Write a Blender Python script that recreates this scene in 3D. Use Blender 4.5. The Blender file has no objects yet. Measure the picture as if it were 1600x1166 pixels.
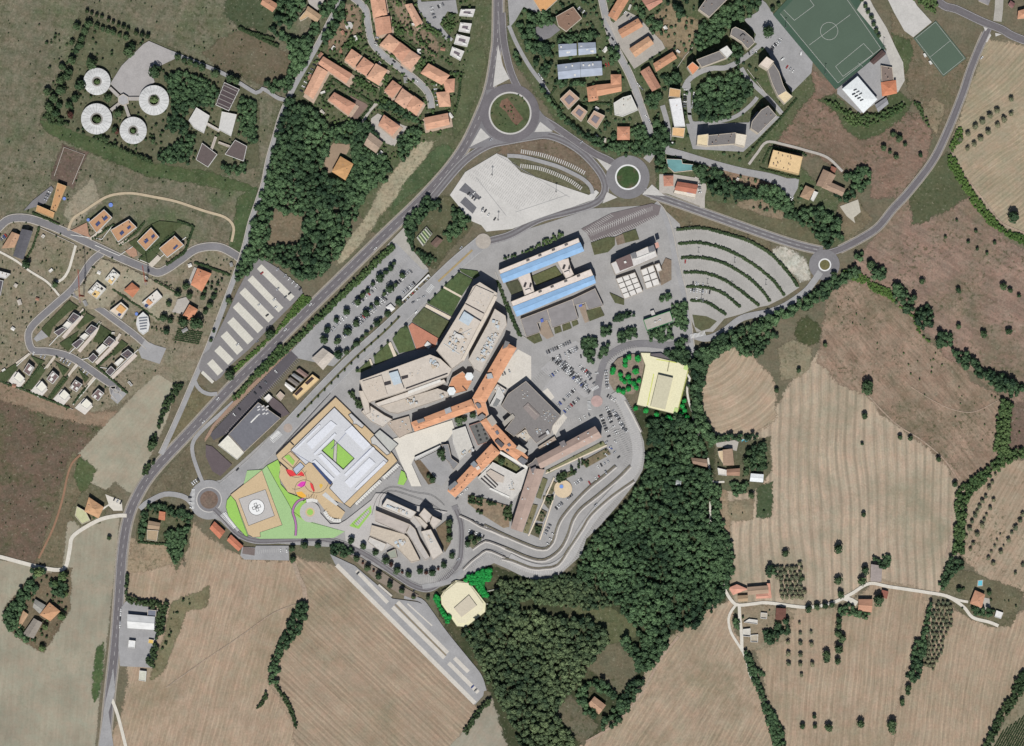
import bpy, bmesh, math, random
import numpy as np
from mathutils import Vector
from mathutils.geometry import tessellate_polygon

# ------------------------------------------------------------------ camera, sky, sun, exposure
S = 0.75                      # metres of ground for one unit of the survey plan
CAM_H = 4000.0
SC = bpy.context.scene
COL = SC.collection
cam_d = bpy.data.cameras.new('camera'); cam = bpy.data.objects.new('camera', cam_d); COL.objects.link(cam)
cam.location = (0, 0, CAM_H); cam.rotation_euler = (0, 0, 0)
cam_d.sensor_width = 36; cam_d.lens = 36*CAM_H/(1600*S)
cam_d.clip_start = 10; cam_d.clip_end = 20000
SC.camera = cam
SUN_EL, SUN_AZ = math.radians(54), math.radians(184)      # azimuth from north, clockwise
w = bpy.data.worlds.new('World'); SC.world = w; w.use_nodes = True
nt = w.node_tree; bg = nt.nodes['Background']
sky = nt.nodes.new('ShaderNodeTexSky'); sky.sky_type = 'NISHITA'; sky.sun_disc = False
sky.sun_elevation = SUN_EL; sky.sun_rotation = SUN_AZ
nt.links.new(sky.outputs[0], bg.inputs[0]); bg.inputs[1].default_value = 0.055
sd = bpy.data.lights.new('sun', 'SUN'); sd.energy = 4.8; sd.angle = math.radians(0.53); sd.color = (1, .975, .935)
sun = bpy.data.objects.new('sun', sd); COL.objects.link(sun); sun.location = (0, -300, 500)
to_sun = Vector((math.sin(SUN_AZ)*math.cos(SUN_EL), math.cos(SUN_AZ)*math.cos(SUN_EL), math.sin(SUN_EL)))
sun.rotation_euler = to_sun.to_track_quat('Z', 'Y').to_euler()
SC.view_settings.view_transform = 'Standard'; SC.view_settings.look = 'None'
SC.view_settings.exposure = 0.62; SC.view_settings.gamma = 1; SC.view_settings.use_curve_mapping = False
SC.cycles.max_bounces = 4; SC.cycles.transparent_max_bounces = 16; SC.cycles.diffuse_bounces = 2
GAIN = 2.05                   # how much brighter than its base colour a level surface shows

random.seed(7)
RNG = np.random.default_rng(11)

# ------------------------------------------------------------------ survey plan -> metres
K4 = 3.8875; K5 = 5.5536; K6 = 6.479
VIEWS = {'F': (0, 0, 1)}
for r, oy in enumerate((0, 300, 600, 866)):
    for c in range(4): VIEWS['abcd'[r]+str(c)] = (400*c, oy, K4)
VIEWS.update(e1=(550,420,K5), e2=(640,580,K6), e3=(780,560,K6), e4=(700,680,K6), e5=(430,610,K6), e6=(340,720,K6),
    e7=(550,740,K6), e8=(770,360,K5), f1=(940,540,9.72), f2=(0,460,K6), f3=(320,540,K6), f4=(460,0,K5), f5=(1030,0,K6),
    f6=(1030,150,4.5735), f7=(680,880,9.717), f8=(690,130,K5), g1=(290,390,4.86), g2=(0,280,K6), g3=(100,340,K5),
    g4=(800,0,K5), g5=(1420,0,8.639), g6=(1120,660,6.475), g7=(1120,860,5.981), g8=(380,0,9.719))
def P(s):
    """'view x,y x,y view x,y' -> world xy in metres"""
    if not isinstance(s, str): return [tuple(p) for p in s]
    v = VIEWS['F']; out = []
    for t in s.split():
        if ',' in t:
            x, y = t.split(',')[:2]
            out.append(((v[0]+float(x)/v[2]-800)*S, (583-v[1]-float(y)/v[2])*S))
        else: v = VIEWS[t]
    return out
def P1(s): return P(s)[0]

def smooth(pts, step=4.0, closed=False):
    n = len(pts); out = []
    if n < 3: return list(pts)
    rng = range(n) if closed else range(n-1)
    for i in rng:
        p1 = np.array(pts[i]); p2 = np.array(pts[(i+1) % n])
        p0 = np.array(pts[i-1]) if (closed or i > 0) else 2*p1-p2
        p3 = np.array(pts[(i+2) % n]) if (closed or i+2 < n) else 2*p2-p1
        m = max(1, int(np.linalg.norm(p2-p1)/step))
        for k in range(m):
            t = k/m
            out.append(tuple(.5*((2*p1)+(-p0+p2)*t+(2*p0-5*p1+4*p2-p3)*t*t+(-p0+3*p1-3*p2+p3)*t**3)))
    if not closed: out.append(tuple(pts[-1]))
    return out
def offset_line(pts, d):
    out = []
    for i, p in enumerate(pts):
        a = pts[max(0, i-1)]; b = pts[min(len(pts)-1, i+1)]
        dx, dy = b[0]-a[0], b[1]-a[1]; L = math.hypot(dx, dy) or 1
        out.append((p[0]-dy/L*d, p[1]+dx/L*d))
    return out
def area(p): return .5*sum(p[i-1][0]*p[i][1]-p[i][0]*p[i-1][1] for i in range(len(p)))
def ccw(p): return p if area(p) > 0 else p[::-1]
def centroid(p): return (sum(a[0] for a in p)/len(p), sum(a[1] for a in p)/len(p))
def inset(p, d):
    """ccw polygon moved inwards by d"""
    n = len(p); out = []
    for i in range(n):
        a, b, c = p[i-1], p[i], p[(i+1) % n]
        u = (b[0]-a[0], b[1]-a[1]); v = (c[0]-b[0], c[1]-b[1])
        lu = math.hypot(*u) or 1; lv = math.hypot(*v) or 1
        n1 = (-u[1]/lu, u[0]/lu); n2 = (-v[1]/lv, v[0]/lv)
        m = (n1[0]+n2[0], n1[1]+n2[1]); den = max(.35, 1+n1[0]*n2[0]+n1[1]*n2[1])
        out.append((b[0]+m[0]*d/den, b[1]+m[1]*d/den))
    return out
def inside(poly, x, y):
    """vectorised point in polygon"""
    x = np.asarray(x, float); y = np.asarray(y, float); r = np.zeros(x.shape, bool)
    for i in range(len(poly)):
        x1, y1 = poly[i-1]; x2, y2 = poly[i]
        if y1 == y2: continue
        c = ((y1 > y) != (y2 > y)) & (x < (x2-x1)*(y-y1)/(y2-y1)+x1)
        r ^= c
    return r

def inside1(poly, x, y):
    r = False; x1, y1 = poly[-1]
    for x2, y2 in poly:
        if (y1 > y) != (y2 > y) and x < (x2-x1)*(y-y1)/(y2-y1)+x1: r = not r
        x1, y1 = x2, y2
    return r

# ------------------------------------------------------------------ materials
def lin(c):
    return tuple(((v/255/12.92) if v/255 <= .04045 else ((v/255+.055)/1.055)**2.4)/GAIN for v in c)
MATS = {}
class N:
    """small node-building helper"""
    def __init__(s, m): s.t = m.node_tree; s.n = s.t.nodes; s.l = s.t.links
    def add(s, typ, **kw):
        o = s.n.new('ShaderNode'+typ)
        for k, v in kw.items(): setattr(o, k, v)
        return o
    def link(s, a, b): s.l.new(a, b)
    def math(s, op, a, b=None, clamp=False):
        o = s.add('Math', operation=op, use_clamp=clamp)
        for i, v in enumerate((a, b)):
            if v is None: continue
            if isinstance(v, (int, float)): o.inputs[i].default_value = v
            else: s.link(v, o.inputs[i])
        return o.outputs[0]
    def mix(s, f, a, b, blend='MIX'):
        o = s.add('Mix', data_type='RGBA', blend_type=blend)
        for i, v in ((0, f), (6, a), (7, b)):
            if isinstance(v, (int, float)): o.inputs[i].default_value = v
            elif isinstance(v, tuple): o.inputs[i].default_value = (*v, 1)
            else: s.link(v, o.inputs[i])
        return o.outputs[2]
    def noise(s, vec, scale, detail=3, rough=.55, dist=0):
        o = s.add('TexNoise'); o.inputs['Scale'].default_value = scale; o.inputs['Detail'].default_value = detail
        o.inputs['Roughness'].default_value = rough; o.inputs['Distortion'].default_value = dist
        if vec is not None: s.link(vec, o.inputs['Vector'])
        return o.outputs['Fac']
    def ramp(s, f, lo, hi):
        o = s.add('MapRange'); o.clamp = True
        o.inputs[1].default_value = lo; o.inputs[2].default_value = hi
        s.link(f, o.inputs[0]); return o.outputs[0]
    def mapping(s, vec, loc=(0,0,0), rot=(0,0,0), scale=(1,1,1)):
        o = s.add('Mapping'); s.link(vec, o.inputs[0])
        o.inputs[1].default_value = loc; o.inputs[2].default_value = rot; o.inputs[3].default_value = scale
        return o.outputs[0]
def new_mat(name, rough=.9, spec=.06):
    m = bpy.data.materials.new(name); m.use_nodes = True
    b = m.node_tree.nodes['Principled BSDF']; b.inputs['Roughness'].default_value = rough
    b.inputs['Specular IOR Level'].default_value = spec
    return m, b
def mat(name, c, var=.10, scale=.12, rough=.9, spec=.06, fine=.11):
    """plain surface with weathering in two sizes"""
    key = (name, c, var, scale)
    if key in MATS: return MATS[key]
    m, b = new_mat(name, rough, spec); n = N(m); g = n.add('NewGeometry').outputs['Position']
    a = n.ramp(n.noise(g, scale, 4, .6), .3, .7); f = n.ramp(n.noise(g, .6, 4, .75), .3, .7)
    base = lin(c)
    lo = tuple(v*(1-var) for v in base); hi = tuple(v*(1+var) for v in base)
    col = n.mix(a, lo, hi)
    col = n.mix(1.0, col, n.mix(f, (1-fine,)*3, (1+fine,)*3), 'MULTIPLY')
    n.link(col, b.inputs['Base Color']); MATS[key] = m; return m
def streak_mat(name, c, var=.12, ang=0, width=1.2, rough=.85):
    """surface weathered in streaks along one direction (degrees)"""
    key = (name, c, var, ang, width)
    if key in MATS: return MATS[key]
    m, b = new_mat(name, rough); n = N(m); g = n.add('NewGeometry').outputs['Position']
    v = n.mapping(g, rot=(0, 0, -math.radians(ang)), scale=(1/14, 1/width, 1))
    a = n.ramp(n.noise(v, 1.0, 3), .3, .7); f = n.ramp(n.noise(g, .12, 4), .3, .7)
    base = lin(c); col = n.mix(a, tuple(x*(1-var) for x in base), tuple(x*(1+var) for x in base))
    col = n.mix(1.0, col, n.mix(f, (.9,)*3, (1.1,)*3), 'MULTIPLY')
    n.link(col, b.inputs['Base Color']); MATS[key] = m; return m
def field_mat(name, c1, c2, c3=None, ang=0, w=3.0, L=60, patch=.012, pamt=.5, rows=None, ramt=.35, straw=0, center=None, speck=.16, bend=0, seed=0, soft=False, weeds=.0):
    """farm land: crop streaks along one direction (or round a centre), drill rows, patches of another growth, on one field painted cloud shadow"""
    def dry(c):
        if c is None: return None
        l = .3*c[0]+.59*c[1]+.11*c[2]; return tuple(l+(v-l)*k for v, k in zip(c, (.72, 1.0, .78)))
    c1, c2, c3 = dry(c1), dry(c2), dry(c3); speck *= 1.5
    m, b = new_mat(name, .95, .03); n = N(m); g0 = n.add('NewGeometry').outputs['Position']
    g = n.mapping(g0, loc=(seed*37.1, seed*-53.7, 0))
    if center:
        d = n.mapping(g0, loc=(-center[0], -center[1], 0))
        sx = n.add('SeparateXYZ'); n.link(d, sx.inputs[0]); x, y = sx.outputs[0], sx.outputs[1]
        rad = n.math('SQRT', n.math('ADD', n.math('MULTIPLY', x, x), n.math('MULTIPLY', y, y)))
        th = n.math('MULTIPLY', n.math('ARCTAN2', y, x), 90.0)
        cb = n.add('CombineXYZ'); n.link(th, cb.inputs[0]); n.link(rad, cb.inputs[1]); v0 = cb.outputs[0]
    else: v0 = n.mapping(g0, rot=(0, 0, -math.radians(ang)))
    if bend:
        nn = n.add('TexNoise'); n.link(g, nn.inputs['Vector']); nn.inputs['Scale'].default_value = .006; nn.inputs['Detail'].default_value = 1
        vm = n.add('VectorMath', operation='SCALE'); n.link(nn.outputs['Color'], vm.inputs[0]); vm.inputs[3].default_value = bend*.6
        va = n.add('VectorMath', operation='ADD'); n.link(v0, va.inputs[0]); n.link(vm.outputs[0], va.inputs[1]); v0 = va.outputs[0]
    v = n.mapping(v0, loc=(seed*3.3, seed*7.7, 0), scale=(1/L, 1/w, 1))
    s1 = n.ramp(n.noise(v, 1.0, 4, .6), .3, .7)
    v2 = n.mapping(v0, loc=(seed*1.3, seed*2.7, 0), scale=(1/(L*.5), 1/(w*4), 1))
    s2 = n.ramp(n.noise(v2, 1.0, 3, .6), .3, .7)
    col = n.mix(n.math('ADD', n.math('MULTIPLY', s1, .55), n.math('MULTIPLY', s2, .45)), lin(c1), lin(c2))
    if rows:
        wv = n.add('TexWave', wave_type='BANDS', bands_direction='Y', wave_profile='SIN'); n.link(v0, wv.inputs[0])
        wv.inputs['Scale'].default_value = 6.2832/(20*rows)*1.0; wv.inputs['Distortion'].default_value = 1.0
        wv.inputs['Detail'].default_value = 2; wv.inputs['Detail Scale'].default_value = .35
        k = n.math('MULTIPLY', n.ramp(wv.outputs['Fac'], .55, 1.0), ramt)
        col = n.mix(k, col, tuple(x*.62 for x in lin(c2)))
    if straw:       # pale swaths left by the harvester
        wv = n.add('TexWave', wave_type='BANDS', bands_direction='Y', wave_profile='SIN'); n.link(v0, wv.inputs[0])
        wv.inputs['Scale'].default_value = 6.2832/(20*5.2); wv.inputs['Distortion'].default_value = 3.5; wv.inputs['Detail'].default_value = 3; wv.inputs['Detail Scale'].default_value = .5
        k = n.math('MULTIPLY', n.math('MULTIPLY', n.ramp(wv.outputs['Fac'], .6, 1.0), n.ramp(n.noise(g, .025, 3, .6), .3, .6)), straw)
        col = n.mix(k, col, lin((216,194,164)))
    if c3:
        p = n.ramp(n.noise(g, patch, 4, .6), .48, .66)
        p2 = n.ramp(n.noise(g, patch*5, 3, .6), .35, .65)
        col = n.mix(n.math('MULTIPLY', n.math('MULTIPLY', p, n.math('ADD', p2, .35, True)), pamt), col, lin(c3))
    f = n.ramp(n.noise(g0, .42, 5, .78), .3, .7)
    col = n.mix(1.0, col, n.mix(f, (1-speck,)*3, (1+speck,)*3), 'MULTIPLY')
    if weeds:       # tufts and scrub
        t = n.math('MULTIPLY', n.ramp(n.noise(g, .22, 4, .7), .52, .62), n.ramp(n.noise(g, .02, 3, .6), .35, .62))
        col = n.mix(n.math('MULTIPLY', t, weeds), col, tuple(v*.55 for v in lin((84,96,62))))
        t = n.ramp(n.noise(n.mapping(g, loc=(91, 33, 0)), .3, 3, .7), .6, .68)
        col = n.mix(n.math('MULTIPLY', t, weeds*.6), col, lin((170,164,146)))
    f = n.ramp(n.noise(g, .03, 3, .6), .3, .7)
    col = n.mix(1.0, col, n.mix(f, (.90,)*3, (1.09,)*3), 'MULTIPLY')
    f = n.ramp(n.noise(n.mapping(g, loc=(17, 71, 0)), .07, 3, .65), .3, .7)
    col = n.mix(1.0, col, n.mix(f, (1.05,.98,.95), (.95,1.02,1.0)), 'MULTIPLY')
    n.link(col, b.inputs['Base Color'])
    if soft:        # the growth thins out over its margin
        a = n.add('Attribute'); a.attribute_name = 'margin'
        k = n.math('ADD', a.outputs['Fac'], n.math('MULTIPLY', n.math('SUBTRACT', n.noise(g0, .3, 5, .75), .5), 2.0))
        al = n.ramp(k, .38, .68); tr = n.add('BsdfTransparent'); mx = n.add('MixShader'); out = n.n['Material Output']
        n.link(al, mx.inputs[0]); n.link(tr.outputs[0], mx.inputs[1]); n.link(b.outputs[0], mx.inputs[2]); n.link(mx.outputs[0], out.inputs['Surface'])
    return m

# ------------------------------------------------------------------ objects
def tag(o, label=None, cat=None, group=None, kind=None):
    if label: o['label'] = label
    if cat: o['category'] = cat
    if group: o['group'] = group
    if kind: o['kind'] = kind
    return o
def mesh_obj(name, verts, faces, mats, parent=None, midx=None, loc=None):
    me = bpy.data.meshes.new(name); me.from_pydata([tuple(v) for v in verts], [], faces)
    for m in (mats if isinstance(mats, (list, tuple)) else [mats]): me.materials.append(m)
    if midx is not None: me.polygons.foreach_set('material_index', midx)
    me.update()
    o = bpy.data.objects.new(name, me); COL.objects.link(o)
    if parent: o.parent = parent
    if loc: o.location = loc
    return o
def empty(name, loc, rz=0):
    o = bpy.data.objects.new(name, None); COL.objects.link(o); o.location = loc; o.rotation_euler = (0, 0, rz)
    o.empty_display_size = 2
    return o

# flat ground sheets, each 4 mm above the one laid before it
ZSTEP = .004
Z = [0.0]; SHEETS = []
def next_z():
    Z[0] += ZSTEP; return Z[0]
def ragged(p, amp, step=5.0):
    """natural outline: edges broken up by smooth random offsets"""
    out = []; n = len(p); r = random.Random(int(abs(p[0][0]*7+p[0][1]*13)))
    for i in range(n):
        a, b = p[i], p[(i+1) % n]; d = math.dist(a, b); k = max(1, int(d/step))
        if d > 400: out.append(a); continue
        nx, ny = -(b[1]-a[1])/(d or 1), (b[0]-a[0])/(d or 1); v = 0
        for j in range(k):
            v = v*.6+r.uniform(-amp, amp)*.8; t = j/k
            out.append((a[0]+(b[0]-a[0])*t+nx*v, a[1]+(b[1]-a[1])*t+ny*v))
    return out
def sheet(name, label, poly, m, parent=None, kind='structure', lift=0, rag=0):
    p = ccw(P(poly)); p = ragged(p, rag) if rag else p; z = next_z()+lift
    if rag:
        f = 3.0+rag*2.2; q = inset(p, -f); p2 = inset(p, .01); n = len(p)
        V = [(x, y, z) for x, y in p]+[(x, y, z) for x, y in q]; F = [list(range(n))]
        for i in range(n):
            j = (i+1) % n; e = ((q[j][0]-q[i][0])*(p[j][0]-p[i][0])+(q[j][1]-q[i][1])*(p[j][1]-p[i][1]))
            if e > 0: F.append((i, n+i, n+j, j))
        o = mesh_obj(name, V, F, m, parent); at = o.data.attributes.new('margin', 'FLOAT', 'POINT'); at.data.foreach_set('value', [1.0]*n+[0.0]*n)
    else: o = mesh_obj(name, [(x, y, z) for x, y in p], [list(range(len(p)))], m, parent)
    if parent is None: tag(o, label, kind=kind)
    xs = [q[0] for q in p]; ys = [q[1] for q in p]
    SHEETS.append((z, min(xs), max(xs), min(ys), max(ys), p, name)); return o
def disc(name, label, c, r, m, parent=None, n=48, lift=0):
    x, y = P1(c) if isinstance(c, str) else c; r *= S
    return sheet(name, label, [(x+r*math.cos(6.2832*k/n), y+r*math.sin(6.2832*k/n)) for k in range(n)], m, parent, lift=lift)
def ground_z(x, y):
    return top_sheet(x, y)[0]
def top_sheet(x, y):
    for z, a, b, c, d, p, nm in reversed(SHEETS):
        if a <= x <= b and c <= y <= d and inside1(p, x, y): return z, nm
    return 0.0, 'ground'
def ribbon(name, label, line, wpx, m, parent=None, kind='structure', closed=False, step=4.0, lift=0):
    """strip of constant width (plan units) along a smooth line"""
    pts = smooth(P(line), step, closed); h = wpx*S/2
    if closed: pts = pts+[pts[0], pts[1]]
    a = offset_line(pts, h); b = offset_line(pts, -h); z = next_z()+lift
    if closed:
        a = a[1:]; b = b[1:]; a[-1] = a[0]; b[-1] = b[0]
    n = len(a); V = [(x, y, z) for x, y in b]+[(x, y, z) for x, y in a]
    o = mesh_obj(name, V, [(i, i+1, n+i+1, n+i) for i in range(n-1)], m, parent)
    if parent is None: tag(o, label, kind=kind)
    p = b+a[::-1]; xs = [q[0] for q in p]; ys = [q[1] for q in p]
    if not closed: SHEETS.append((z, min(xs), max(xs), min(ys), max(ys), p, name))
    return o
def wall_line(name, label, line, wpx, h, m, cat='wall', z0=None, curved=True, group=None, parent=None):
    """upright wall or kerb of a thickness and a height along a line"""
    pts = smooth(P(line), 4.0) if curved else P(line)
    a = offset_line(pts, wpx*S/2); b = offset_line(pts, -wpx*S/2); n = len(a); z0 = -.1 if z0 is None else z0
    V = [(x, y, z0) for x, y in b]+[(x, y, z0) for x, y in a]+[(x, y, h) for x, y in b]+[(x, y, h) for x, y in a]
    F = []
    for i in range(n-1):
        F += [(2*n+i, 2*n+i+1, 3*n+i+1, 3*n+i), (i, i+1, 2*n+i+1, 2*n+i), (n+i+1, n+i, 3*n+i, 3*n+i+1)]
    F += [(n, 0, 2*n, 3*n), (n-1, 2*n-1, 4*n-1, 3*n-1)]
    o = mesh_obj(name, V, F, m, parent)
    if parent is None: tag(o, label, cat, group)
    return o
def quads_obj(name, quads, m, parent, z):
    V = []; F = []
    for q in quads:
        k = len(V); V += [(x, y, z) for x, y in q]; F.append([k, k+1, k+2, k+3])
    return mesh_obj(name, V, F, m, parent)
def bar(a, b, wd):
    dx, dy = b[0]-a[0], b[1]-a[1]; L = math.hypot(dx, dy) or 1; ux, uy = -dy/L*wd/2, dx/L*wd/2
    return [(a[0]-ux, a[1]-uy), (b[0]-ux, b[1]-uy), (b[0]+ux, b[1]+uy), (a[0]+ux, a[1]+uy)]
def comb(parent, line, spacing, length, m, wd=.28, side=1, curved=True, skew=0):
    """painted bay lines square to a line: spacing and length in metres"""
    pts = np.array(smooth(P(line), 2.0) if curved else P(line)); seg = np.linalg.norm(np.diff(pts, axis=0), axis=1)
    cum = np.concatenate([[0], np.cumsum(seg)]); q = []
    for d in np.arange(0, cum[-1]+.01, spacing):
        i = min(len(seg)-1, max(0, int(np.searchsorted(cum, d)-1))); t = (d-cum[i])/seg[i]
        p = pts[i]*(1-t)+pts[i+1]*t; u = (pts[i+1]-pts[i])/seg[i]; nrm = np.array((-u[1], u[0]))*side+u*skew
        q.append(bar(tuple(p), tuple(p+nrm*length), wd))
    return quads_obj('bay_lines', q, m, parent, next_z()+.002)
def dashes(parent, line, wd, on, off, m, name='lane_line'):
    pts = np.array(smooth(P(line), 2.0)); seg = np.linalg.norm(np.diff(pts, axis=0), axis=1); cum = np.concatenate([[0], np.cumsum(seg)])
    def at(d):
        i = min(len(seg)-1, max(0, int(np.searchsorted(cum, d)-1))); t = (d-cum[i])/seg[i]; return tuple(pts[i]*(1-t)+pts[i+1]*t)
    q = []; d = 0
    while d+on < cum[-1]:
        q.append(bar(at(d), at(d+on), wd)); d += on+off
    return quads_obj(name, q, m, parent, next_z()+.002)

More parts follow.
